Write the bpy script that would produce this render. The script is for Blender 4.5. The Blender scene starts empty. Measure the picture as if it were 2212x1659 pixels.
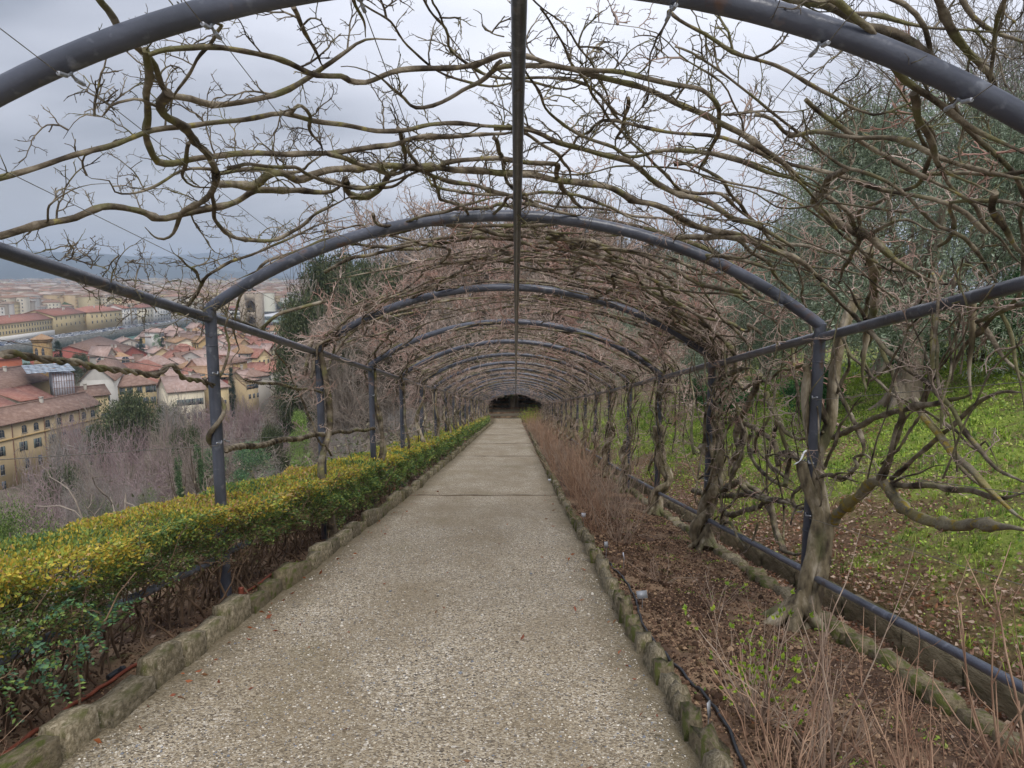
import bpy, math, random
import numpy as np
from math import sin, cos, pi, radians, sqrt, atan2

rng = np.random.default_rng(7)
random.seed(7)
SC = bpy.context.scene
COL = SC.collection

# ------------------------------------------------------------------ camera
TH = radians(8.24)
cam_d = bpy.data.cameras.new("camera")
cam = bpy.data.objects.new("camera", cam_d)
COL.objects.link(cam)
cam.location = (0, 0, 0)
cam.rotation_euler = (radians(90) - TH, 0, 0)
cam_d.sensor_width = 36
cam_d.lens = 36 * 1650 / 2212
cam_d.clip_start = 0.05
cam_d.clip_end = 30000
SC.camera = cam

# ------------------------------------------------------------------ sky, sun, exposure
SC.view_settings.view_transform = 'Standard'
SC.view_settings.look = 'None'
SC.view_settings.gamma = 1
SC.view_settings.use_curve_mapping = False
SC.view_settings.exposure = 0.33
SC.render.engine = 'CYCLES'
SC.cycles.max_bounces = 5
SC.cycles.diffuse_bounces = 3
SC.cycles.glossy_bounces = 2
SC.cycles.transparent_max_bounces = 4
SC.cycles.volume_bounces = 0
SC.cycles.use_denoising = True
SC.cycles.use_adaptive_sampling = True

SUN_EL, SUN_AZ = radians(52), radians(160)
W = bpy.data.worlds.new("World")
SC.world = W
W.use_nodes = True
nt = W.node_tree
nt.nodes.clear()
N, L = nt.nodes, nt.links
wo = N.new('ShaderNodeOutputWorld')
bg = N.new('ShaderNodeBackground')
bg.inputs[1].default_value = 0.1
L.new(bg.outputs[0], wo.inputs[0])
sky = N.new('ShaderNodeTexSky')
sky.sky_type = 'NISHITA'
sky.sun_disc = False
sky.sun_elevation = SUN_EL
sky.sun_rotation = SUN_AZ
tc = N.new('ShaderNodeTexCoord')
sep = N.new('ShaderNodeSeparateXYZ')
L.new(tc.outputs['Generated'], sep.inputs[0])
def wmath(op, a, b=None, c=None):
    n = N.new('ShaderNodeMath'); n.operation = op
    for i, v in enumerate((a, b, c)):
        if v is None: continue
        if isinstance(v, (int, float)): n.inputs[i].default_value = v
        else: L.new(v, n.inputs[i])
    return n.outputs[0]
# project the view direction onto a cloud layer overhead
zc = wmath('MAXIMUM', sep.outputs[2], 0.0)
den = wmath('ADD', zc, 0.25)
px_ = wmath('DIVIDE', sep.outputs[0], den)
py_ = wmath('DIVIDE', sep.outputs[1], den)
cmb = N.new('ShaderNodeCombineXYZ')
L.new(px_, cmb.inputs[0]); L.new(py_, cmb.inputs[1])
n1 = N.new('ShaderNodeTexNoise'); n1.inputs['Scale'].default_value = 0.9
n1.inputs['Detail'].default_value = 3; n1.inputs['Roughness'].default_value = 0.5
n2 = N.new('ShaderNodeTexNoise'); n2.inputs['Scale'].default_value = 2.6
n2.inputs['Detail'].default_value = 4
mp = N.new('ShaderNodeMapping'); mp.inputs['Scale'].default_value = (0.45, 0.75, 1)
mp.inputs['Location'].default_value = (3.1, 1.7, 0)
L.new(cmb.outputs[0], mp.inputs[0])
L.new(mp.outputs[0], n1.inputs[0]); L.new(mp.outputs[0], n2.inputs[0])
mx = wmath('MULTIPLY_ADD', n2.outputs[0], 0.34, wmath('MULTIPLY', n1.outputs[0], 0.66))
# the cloud tone carries a painted vignette: brighter mid view, darker to both sides
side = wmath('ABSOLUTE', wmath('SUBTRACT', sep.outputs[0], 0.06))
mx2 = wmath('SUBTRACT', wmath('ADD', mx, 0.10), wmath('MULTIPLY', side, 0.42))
cr = N.new('ShaderNodeValToRGB')
e = cr.color_ramp.elements
e[0].position = 0.28; e[0].color = (2.1, 2.3, 2.8, 1)
e[1].position = 0.66; e[1].color = (7.4, 7.55, 8.2, 1)
m_ = e.new(0.45); m_.color = (5.0, 5.2, 5.9, 1)
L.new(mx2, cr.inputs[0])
mix = N.new('ShaderNodeMixRGB'); mix.inputs[0].default_value = 0.96
hzf = wmath('POWER', 2.718, wmath('MULTIPLY', zc, -9.0))
hmix = N.new('ShaderNodeMixRGB'); L.new(wmath('MULTIPLY', hzf, 0.7), hmix.inputs[0]); L.new(cr.outputs[0], hmix.inputs[1]); hmix.inputs[2].default_value = (6.3, 6.4, 6.9, 1)
L.new(sky.outputs[0], mix.inputs[1]); L.new(hmix.outputs[0], mix.inputs[2])
# an overcast sky brightens steadily from the horizon to the zenith
zen = wmath('MULTIPLY_ADD', zc, 1.1, 1.0)
vs = N.new('ShaderNodeVectorMath'); vs.operation = 'SCALE'
L.new(mix.outputs[0], vs.inputs[0]); L.new(zen, vs.inputs['Scale'])
L.new(vs.outputs[0], bg.inputs[0])

sun_d = bpy.data.lights.new("sun", 'SUN')
sun_d.energy = 1.5
sun_d.angle = radians(25)
sun_d.color = (1.0, 0.96, 0.9)
sun = bpy.data.objects.new("sun", sun_d)
COL.objects.link(sun)
# sun_rotation is measured from +Y towards +X
sd = (sin(SUN_AZ) * cos(SUN_EL), cos(SUN_AZ) * cos(SUN_EL), sin(SUN_EL))
from mathutils import Vector, Matrix, noise as mnoise
sun.rotation_euler = Vector(sd).to_track_quat('Z', 'Y').to_euler()

# ------------------------------------------------------------------ helpers: objects
def link(o, parent=None):
    COL.objects.link(o)
    if parent is not None: o.parent = parent
    return o

def tag(o, label=None, cat=None, group=None, kind=None):
    if label: o['label'] = label
    if cat: o['category'] = cat
    if group: o['group'] = group
    if kind: o['kind'] = kind
    return o

def thing(name, label, cat, loc=(0, 0, 0), rz=0, group=None, kind=None):
    o = bpy.data.objects.new(name, None)
    o.empty_display_size = 0.2
    link(o)
    o.location = loc
    o.rotation_euler = (0, 0, rz)
    return tag(o, label, cat, group, kind)

def inst(name, src_mesh, parent=None, loc=(0, 0, 0), rot=(0, 0, 0), scale=(1, 1, 1)):
    o = bpy.data.objects.new(name, src_mesh)
    link(o, parent)
    o.location = loc; o.rotation_euler = rot; o.scale = scale
    return o

class Geo:
    def __init__(s):
        s.V = []; s.L = []; s.T = []; s.M = []; s.C = []; s.n = 0; s.hasc = False
    def add(s, v, f, mat=0, tint=None):
        v = np.asarray(v, dtype=np.float32).reshape(-1, 3)
        f = np.asarray(f, dtype=np.int32)
        s.V.append(v); s.L.append((f + s.n).ravel())
        s.T.append(np.full(len(f), f.shape[1], np.int32))
        s.M.append(np.full(len(f), mat, np.int32) if np.isscalar(mat) else np.asarray(mat, np.int32))
        if tint is None: c = np.full((len(v), 3), 0.5, np.float32)
        else:
            c = np.asarray(tint, np.float32)
            if c.ndim == 1: c = np.tile(c, (len(v), 1))
            s.hasc = True
        s.C.append(c)
        s.n += len(v)
    def mesh(s, name, mats, smooth=False):
        me = bpy.data.meshes.new(name)
        V = np.concatenate(s.V); Lp = np.concatenate(s.L); T = np.concatenate(s.T); M = np.concatenate(s.M)
        me.vertices.add(len(V)); me.vertices.foreach_set('co', V.ravel())
        me.loops.add(len(Lp)); me.loops.foreach_set('vertex_index', Lp)
        me.polygons.add(len(T))
        st = np.zeros(len(T), np.int32); st[1:] = np.cumsum(T)[:-1]
        me.polygons.foreach_set('loop_start', st)
        me.polygons.foreach_set('material_index', M)
        if smooth: me.polygons.foreach_set('use_smooth', np.ones(len(T), bool))
        for m in (mats if isinstance(mats, (list, tuple)) else [mats]): me.materials.append(m)
        if s.hasc:
            a = me.attributes.new('tint', 'FLOAT_COLOR', 'POINT')
            c = np.concatenate(s.C)
            a.data.foreach_set('color', np.hstack([c, np.ones((len(c), 1), np.float32)]).ravel())
        me.update(calc_edges=True)
        return me
    def build(s, name, mats, parent=None, smooth=False, loc=(0, 0, 0)):
        if not s.V: return None
        o = bpy.data.objects.new(name, s.mesh(name, mats, smooth))
        link(o, parent); o.location = loc
        return o
    def box(s, x0, x1, y0, y1, z0, z1, mat=0, tint=None, jit=0):
        v = np.array([[x0,y0,z0],[x1,y0,z0],[x1,y1,z0],[x0,y1,z0],[x0,y0,z1],[x1,y0,z1],[x1,y1,z1],[x0,y1,z1]], float)
        if jit: v += rng.uniform(-jit, jit, v.shape)
        s.add(v, BOXF, mat, tint)

BOXF = np.array([[0,3,2,1],[4,5,6,7],[0,1,5,4],[1,2,6,5],[2,3,7,6],[3,0,4,7]])

def frames(P):
    """parallel transport frames along polyline"""
    n = len(P)
    t = np.gradient(P, axis=0)
    t /= (np.linalg.norm(t, axis=1)[:, None] + 1e-9)
    a = np.zeros((n, 3)); b = np.zeros((n, 3))
    r = np.array([0, 0, 1.0]) if abs(t[0, 2]) < 0.8 else np.array([1.0, 0, 0])
    x = np.cross(t[0], r); x /= np.linalg.norm(x)
    for i in range(n):
        x = x - t[i] * np.dot(x, t[i])
        x /= (np.linalg.norm(x) + 1e-9)
        a[i] = x; b[i] = np.cross(t[i], x)
    return t, a, b

_ringcache = {}
def tube(g, P, R, sides=6, mat=0, tint=None, rough=0.0, cap=True, fr=None, flute=0.0):
    P = np.asarray(P, float); n = len(P)
    if n < 2: return
    R = np.broadcast_to(np.asarray(R, float), (n,)).astype(float)
    t, a, b = fr if fr is not None else frames(P)
    ang = np.linspace(0, 2 * pi, sides, endpoint=False)
    rr = R[:, None] * (1 + (rng.uniform(-rough, rough, (n, sides)) if rough else 0))
    if flute:      # sinewy ribs that wind slowly round the stem
        i_ = np.arange(n)[:, None] * .16
        rr = rr * (1 + flute * np.sin(3 * ang[None] + i_) + flute * .7 * np.sin(5 * ang[None] - i_ * 1.3 + 1))
    V = P[:, None, :] + (a[:, None, :] * np.cos(ang)[None, :, None] + b[:, None, :] * np.sin(ang)[None, :, None]) * rr[:, :, None]
    key = (n, sides)
    if key not in _ringcache:
        i = np.arange(n - 1)[:, None] * sides; j = np.arange(sides)[None, :]; j2 = (j + 1) % sides
        _ringcache[key] = np.stack([i + j, i + j2, i + sides + j2, i + sides + j], -1).reshape(-1, 4)
    F = _ringcache[key]
    g.add(V.reshape(-1, 3), F, mat, tint)
    if cap:
        Vc = np.vstack([V[-1], P[-1] + t[-1] * R[-1] * 0.6])
        g.add(Vc, [[k, (k + 1) % sides, sides] for k in range(sides)], mat, tint)
        Vc = np.vstack([V[0], P[0] - t[0] * R[0] * 0.2])
        g.add(Vc, [[(k + 1) % sides, k, sides] for k in range(sides)], mat, tint)

def smooth_path(pts, step=0.06, vals=None):
    """Catmull-Rom resampling; pts (n,3); vals optional (n,)"""
    P = np.asarray(pts, float)
    X = np.hstack([P, np.asarray(vals, float)[:, None]]) if vals is not None else P
    if len(P) < 2: return X
    E = np.vstack([2 * X[0] - X[1], X, 2 * X[-1] - X[-2]])
    out = []
    for i in range(1, len(E) - 2):
        k = max(2, int(np.linalg.norm(E[i + 1, :3] - E[i, :3]) / step))
        u = np.linspace(0, 1, k, endpoint=False)[:, None]
        p0, p1, p2, p3 = E[i - 1], E[i], E[i + 1], E[i + 2]
        out.append(0.5 * ((2 * p1) + (-p0 + p2) * u + (2 * p0 - 5 * p1 + 4 * p2 - p3) * u ** 2 + (-p0 + 3 * p1 - 3 * p2 + p3) * u ** 3))
    out.append(X[-1:])
    return np.vstack(out)

def lathe(g, prof, sides=16, mat=0, c=(0, 0, 0)):
    prof = np.asarray(prof, float); n = len(prof)
    ang = np.linspace(0, 2 * pi, sides, endpoint=False)
    V = np.stack([prof[:, 0][:, None] * np.cos(ang) + c[0], prof[:, 0][:, None] * np.sin(ang) + c[1],
                  np.repeat(prof[:, 1][:, None], sides, 1) + c[2]], -1).reshape(-1, 3)
    i = np.arange(n - 1)[:, None] * sides; j = np.arange(sides)[None, :]; j2 = (j + 1) % sides
    g.add(V, np.stack([i + j, i + j2, i + sides + j2, i + sides + j], -1).reshape(-1, 4), mat)

def rotz(a):
    c, s = cos(a), sin(a)
    return np.array([[c, -s, 0], [s, c, 0], [0, 0, 1.0]])

def rand_rot(k, tilt=pi):
    """k random rotation matrices"""
    q = rng.normal(size=(k, 4)); q /= np.linalg.norm(q, axis=1)[:, None]
    w, x, y, z = q.T
    return np.stack([np.stack([1-2*(y*y+z*z), 2*(x*y-z*w), 2*(x*z+y*w)], -1),
                     np.stack([2*(x*y+z*w), 1-2*(x*x+z*z), 2*(y*z-x*w)], -1),
                     np.stack([2*(x*z-y*w), 2*(y*z+x*w), 1-2*(x*x+y*y)], -1)], 1)

def basis_from_dir(D, spin=None):
    """(k,3) directions -> (k,3,3) matrices whose columns are (side, D, up)"""
    D = D / (np.linalg.norm(D, axis=1)[:, None] + 1e-9)
    r = rng.normal(size=D.shape)
    a = np.cross(D, r); a /= (np.linalg.norm(a, axis=1)[:, None] + 1e-9)
    b = np.cross(a, D)
    return np.stack([a, D, b], -1)

LEAF = np.array([[0, 0, 0], [0.5, 0.45, 0.10], [0, 1, 0], [-0.5, 0.45, 0.10]])       # folded diamond
def leaves(g, P, D, ln, wd, tint, mat=0):
    """leaf quads at P growing along D; ln, wd arrays; tint (k,3)"""
    k = len(P)
    if k == 0: return
    B = basis_from_dir(D)
    S = np.stack([np.broadcast_to(wd, (k,)), np.broadcast_to(ln, (k,)), np.broadcast_to(ln, (k,))], -1)
    loc = LEAF[None] * S[:, None, :]
    V = np.einsum('kij,kvj->kvi', B, loc) + P[:, None, :]
    F = (np.arange(k)[:, None] * 4 + np.array([[0, 1, 2, 3]]))
    # split along the midrib so that the fold shows
    F = np.concatenate([np.stack([F[:, 0], F[:, 1], F[:, 2]], 1), np.stack([F[:, 0], F[:, 2], F[:, 3]], 1)])
    g.add(V.reshape(-1, 3), F, mat, np.repeat(tint, 4, 0) if np.ndim(tint) == 2 else tint)

def stamp(g, tv, tf, P, Rm, S, mat=0, tint=None):
    """copy template (tv,tf) k times: positions P (k,3), rotations Rm (k,3,3), scale S (k,) or (k,3)"""
    k = len(P)
    if k == 0: return
    S = np.asarray(S, float)
    if S.ndim == 1: S = S[:, None]
    S = np.broadcast_to(S, (k, 3))
    V = np.einsum('kij,kvj->kvi', Rm, tv[None] * S[:, None, :]) + P[:, None, :]
    F = (tf[None] + (np.arange(k) * len(tv))[:, None, None]).reshape(-1, tf.shape[1])
    if tint is not None and np.ndim(tint) == 2: tint = np.repeat(tint, len(tv), 0)
    g.add(V.reshape(-1, 3), F, mat, tint)

# ------------------------------------------------------------------ helpers: materials
def rgb(h):
    """sRGB hex -> linear"""
    v = [int(h[i:i + 2], 16) / 255 for i in (0, 2, 4)]
    return tuple(c / 12.92 if c <= 0.04045 else ((c + 0.055) / 1.055) ** 2.4 for c in v)

def vary(m, lo=.7, hi=1.25):
    """each object that carries the material gets its own tone, as single stones do"""
    nt = m.node_tree; b = [n for n in nt.nodes if n.type == 'BSDF_PRINCIPLED'][0]
    src = b.inputs['Base Color'].links[0].from_socket
    oi = nt.nodes.new('ShaderNodeObjectInfo'); mr = nt.nodes.new('ShaderNodeMapRange')
    mr.inputs[3].default_value = lo; mr.inputs[4].default_value = hi
    nt.links.new(oi.outputs['Random'], mr.inputs[0])
    vm = nt.nodes.new('ShaderNodeVectorMath'); vm.operation = 'SCALE'
    nt.links.new(src, vm.inputs[0]); nt.links.new(mr.outputs[0], vm.inputs['Scale']); nt.links.new(vm.outputs[0], b.inputs['Base Color'])

def newmat(name):
    m = bpy.data.materials.new(name); m.use_nodes = True
    nt = m.node_tree; nt.nodes.clear()
    o = nt.nodes.new('ShaderNodeOutputMaterial'); b = nt.nodes.new('ShaderNodeBsdfPrincipled')
    nt.links.new(b.outputs[0], o.inputs[0])
    return m, nt, b

def mat_noise(name, stops, scale=5, detail=4, rough=0.85, bump=0.0, bscale=None, coord='Object', stretch=(1, 1, 1), dist=0.02, spec=0.3, metallic=0, second=None, nrough=0.55):
    """colour ramp over noise; second=(color, scale, lo, hi) overlays another noise patch layer"""
    m, nt, b = newmat(name)
    N, L = nt.nodes, nt.links
    tc = N.new('ShaderNodeTexCoord'); mp = N.new('ShaderNodeMapping'); mp.inputs['Scale'].default_value = stretch
    L.new(tc.outputs[coord], mp.inputs[0])
    no = N.new('ShaderNodeTexNoise'); no.inputs['Scale'].default_value = scale; no.inputs['Detail'].default_value = detail
    no.inputs['Roughness'].default_value = nrough
    L.new(mp.outputs[0], no.inputs[0])
    cr = N.new('ShaderNodeValToRGB'); L.new(no.outputs[0], cr.inputs[0])
    els = cr.color_ramp.elements
    for i, (p, c) in enumerate(stops):
        el = els[i] if i < 2 else els.new(p)
        el.position = p; el.color = (*c, 1)
    out = cr.outputs[0]
    for sec in (second if isinstance(second, list) else [second] if second else []):
        c2, sc2, lo, hi = sec
        n2 = N.new('ShaderNodeTexNoise'); n2.inputs['Scale'].default_value = sc2; n2.inputs['Detail'].default_value = 5
        L.new(mp.outputs[0], n2.inputs[0])
        mr = N.new('ShaderNodeMapRange'); mr.inputs[1].default_value = lo; mr.inputs[2].default_value = hi
        L.new(n2.outputs[0], mr.inputs[0])
        mi = N.new('ShaderNodeMixRGB'); L.new(mr.outputs[0], mi.inputs[0]); L.new(out, mi.inputs[1]); mi.inputs[2].default_value = (*c2, 1)
        out = mi.outputs[0]
    L.new(out, b.inputs['Base Color'])
    b.inputs['Roughness'].default_value = rough
    b.inputs['Specular IOR Level'].default_value = spec
    b.inputs['Metallic'].default_value = metallic
    if bump:
        nb = N.new('ShaderNodeTexNoise'); nb.inputs['Scale'].default_value = bscale or scale * 4; nb.inputs['Detail'].default_value = 5
        L.new(mp.outputs[0], nb.inputs[0])
        bu = N.new('ShaderNodeBump'); bu.inputs['Strength'].default_value = bump; bu.inputs['Distance'].default_value = dist
        L.new(nb.outputs[0], bu.inputs['Height']); L.new(bu.outputs[0], b.inputs['Normal'])
    return m

def mat_tint(name, rough=0.6, spec=0.3, noise_amt=0.0, nscale=30, translucent=0.0):
    m, nt, b = newmat(name)
    N, L = nt.nodes, nt.links
    at = N.new('ShaderNodeAttribute'); at.attribute_name = 'tint'
    out = at.outputs['Color']
    if noise_amt:
        tc = N.new('ShaderNodeTexCoord'); no = N.new('ShaderNodeTexNoise'); no.inputs['Scale'].default_value = nscale; no.inputs['Detail'].default_value = 4
        L.new(tc.outputs['Object'], no.inputs[0])
        mr = N.new('ShaderNodeMapRange'); mr.inputs[1].default_value = 0.3; mr.inputs[2].default_value = 0.7
        mr.inputs[3].default_value = 1 - noise_amt; mr.inputs[4].default_value = 1 + noise_amt
        L.new(no.outputs[0], mr.inputs[0])
        mu = N.new('ShaderNodeVectorMath'); mu.operation = 'SCALE'; L.new(out, mu.inputs[0]); L.new(mr.outputs[0], mu.inputs['Scale'])
        out = mu.outputs[0]
    L.new(out, b.inputs['Base Color'])
    b.inputs['Roughness'].default_value = rough; b.inputs['Specular IOR Level'].default_value = spec
    if translucent:
        o = [n for n in N if n.type == 'OUTPUT_MATERIAL'][0]
        tr = N.new('ShaderNodeBsdfTranslucent'); L.new(out, tr.inputs[0])
        ms = N.new('ShaderNodeMixShader'); ms.inputs[0].default_value = translucent
        L.new(b.outputs[0], ms.inputs[1]); L.new(tr.outputs[0], ms.inputs[2]); L.new(ms.outputs[0], o.inputs[0])
    return m

M = {}
M['pipe'] = mat_noise('pipe_paint', [(0.3, rgb('3d4048')), (0.7, rgb('585b66'))], 3, 5, 0.32, 0.10, 60, spec=0.5,
                      second=[(rgb('74777e'), 14, 0.58, 0.72), (rgb('5a453c'), 7, 0.62, 0.72)])
M['wire'] = mat_noise('galvanised_wire', [(0.3, rgb('77726c')), (0.7, rgb('9b968c'))], 40, rough=0.5, metallic=0.5)
M['clip'] = mat_noise('galvanised_fitting', [(0.3, rgb('8d8f93')), (0.7, rgb('b9bcc2'))], 40, rough=0.45, metallic=0.4)
M['bark'] = mat_noise('wisteria_bark', [(0.34, rgb('372f26')), (0.5, rgb('6c6151')), (0.66, rgb('9c917e'))], 7, 6, 0.9, 0.9, 45, dist=0.012,
                      stretch=(1, 1, 1), second=[(rgb('6f6b4a'), 5, 0.52, 0.62), (rgb('8c8150'), 14, 0.62, 0.70)])
M['bark_dark'] = mat_noise('wisteria_trunk_bark', [(0.34, rgb('453c31')), (0.5, rgb('83775f')), (0.66, rgb('b3a793'))], 9, 6, 0.95, 1.0, 30, dist=0.02,
                      stretch=(1, 1, 0.4), second=[(rgb('6a6b48'), 3, 0.52, 0.66)])
M['bark_lichen'] = mat_noise('lichened_bark', [(0.3, rgb('57503f')), (0.5, rgb('7f7662')), (0.7, rgb('9a937e'))], 7, 6, 0.95, 0.9, 40, dist=0.015,
                      second=[(rgb('8c8258'), 5, 0.48, 0.62), (rgb('98853c'), 16, .54, .62)])
M['twig'] = mat_noise('wisteria_twig', [(0.35, rgb('8a7668')), (0.65, rgb('c9b5a8'))], 3, 4, 0.85, second=[(rgb('b08a7c'), 1.1, 0.5, 0.65)])
M['rail'] = mat_noise('pipe_paint_lit', [(0.3, rgb('4d515c')), (0.7, rgb('6d7280'))], 3, 5, 0.30, 0.08, 60, spec=0.6,
                      second=[(rgb('8a8e98'), 12, 0.60, 0.72), (rgb('5a453c'), 7, 0.64, 0.74)])  # pipe paint lightened to carry the sheen on the low rails
M['gravel'] = None
M['leaf'] = mat_tint('leaf_surface', 0.5, 0.35, translucent=0.25)
M['matte_tint'] = mat_tint('matte_tinted', 0.9, 0.15, 0.12, 20)

# ------------------------------------------------------------------ the lie of the land
SL = 0.187
def XO(y): return 0.0048 * np.asarray(y, float)
def rise(y): return np.interp(y, [0, 14.5, 26, 34, 66, 300], [0, 0, .15, .3, .85, .85])
def prise(y): return np.interp(y, [0, 20, 66, 300], [0, 0, .35, .35])
YEND = 70.0
def GZ(y):
    y = np.asarray(y, float); yc = np.minimum(y, YEND)
    return -1.6 - SL * yc + rise(yc) + 0.10 * np.clip(y - YEND, 0, 25)
def bank(x):
    """height of the grass bank above path level, for x beyond the low wall"""
    d = np.maximum(0, np.asarray(x, float) - 3.0)
    return np.interp(d, [0, 1.3, 6, 20, 60], [0.0, .78, 2.5, 5.0, 7.0])
def nz(x, y, s, seed=0.0):
    x = np.asarray(x, float); y = np.asarray(y, float)
    return (np.sin(x * s * 1.3 + seed + 1.7 * np.sin(y * s * 0.7 + seed)) + np.sin(y * s * 1.1 + 2.1 * seed + 1.3 * np.sin(x * s * 0.9 + 1.1)) + np.sin((x + y) * s * 2.3 + seed * 3) * 0.4) / 2.4
def T(x, y):
    """terrain height in world metres"""
    x = np.asarray(x, float); y = np.asarray(y, float)
    X = x - XO(y)
    g = GZ(y)
    right = g + np.where(X > 3.0, bank(X) + 0.05 * nz(x, y, 1.2), -0.02 - 0.2 * np.clip((X - 0.95) / 1.9, 0, 1))
    dl = np.maximum(0, -X - 3.5)
    left = g - 0.1 - np.interp(dl, [0, 3, 80, 400], [0, 1.3, 44, 60]) + 0.25 * nz(x, y, .3) * np.clip(dl, 0, 1)
    z = np.where(X > 0, right, left)
    # beyond the pergola the ground climbs a little to the east only
    return np.maximum(z, -47.0)

ray_cache = {}
def ray(u, v):
    d = (829 - v) / 1650
    return np.array([(u - 1106) / 1650, cos(TH) + d * sin(TH), -sin(TH) + d * cos(TH)])
def at(u, v, y):
    """world point on the sight line through photo point (u,v) at distance y along +Y"""
    r = ray(u, v); return r * (y / r[1])
def xat(u, y):
    return (u - 1106) / 1650 * y / 0.99

VR = (2.5 ** 2 + .81 ** 2) / (2 * .81)
def vault(x):
    x = np.clip(x, -2.5, 2.5)
    return .82 - .028 * x + np.sqrt(VR ** 2 - x * x) - sqrt(VR ** 2 - 6.25)
def VZ(x, y): return vault(np.asarray(x) - XO(y)) - SL * np.asarray(y) + prise(y)
def surf(u, v, off=0.0, side=2.53):
    r = ray(u, v); s = 0.4
    while s < 90:
        p = r * s
        X = p[0] - 0.0048 * p[1]
        if abs(X) > side + off or p[2] > VZ(p[0], p[1]) + off: break
        s += 0.03
    return r * s, s

# ------------------------------------------------------------------ path and beds
def grid_sheet(name, xs, ys, zf, mat, kind='structure', parent=None, smooth=True):
    X, Y = np.meshgrid(xs, ys)
    Z = zf(X, Y)
    g = Geo(); nx, ny = len(xs), len(ys)
    i = np.arange(ny - 1)[:, None] * nx; j = np.arange(nx - 1)[None, :]
    g.add(np.stack([X, Y, Z], -1).reshape(-1, 3), np.stack([i + j, i + j + 1, i + j + nx + 1, i + j + nx], -1).reshape(-1, 4))
    o = g.build(name, mat, parent, smooth)
    if kind: o['kind'] = kind
    return o

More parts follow.
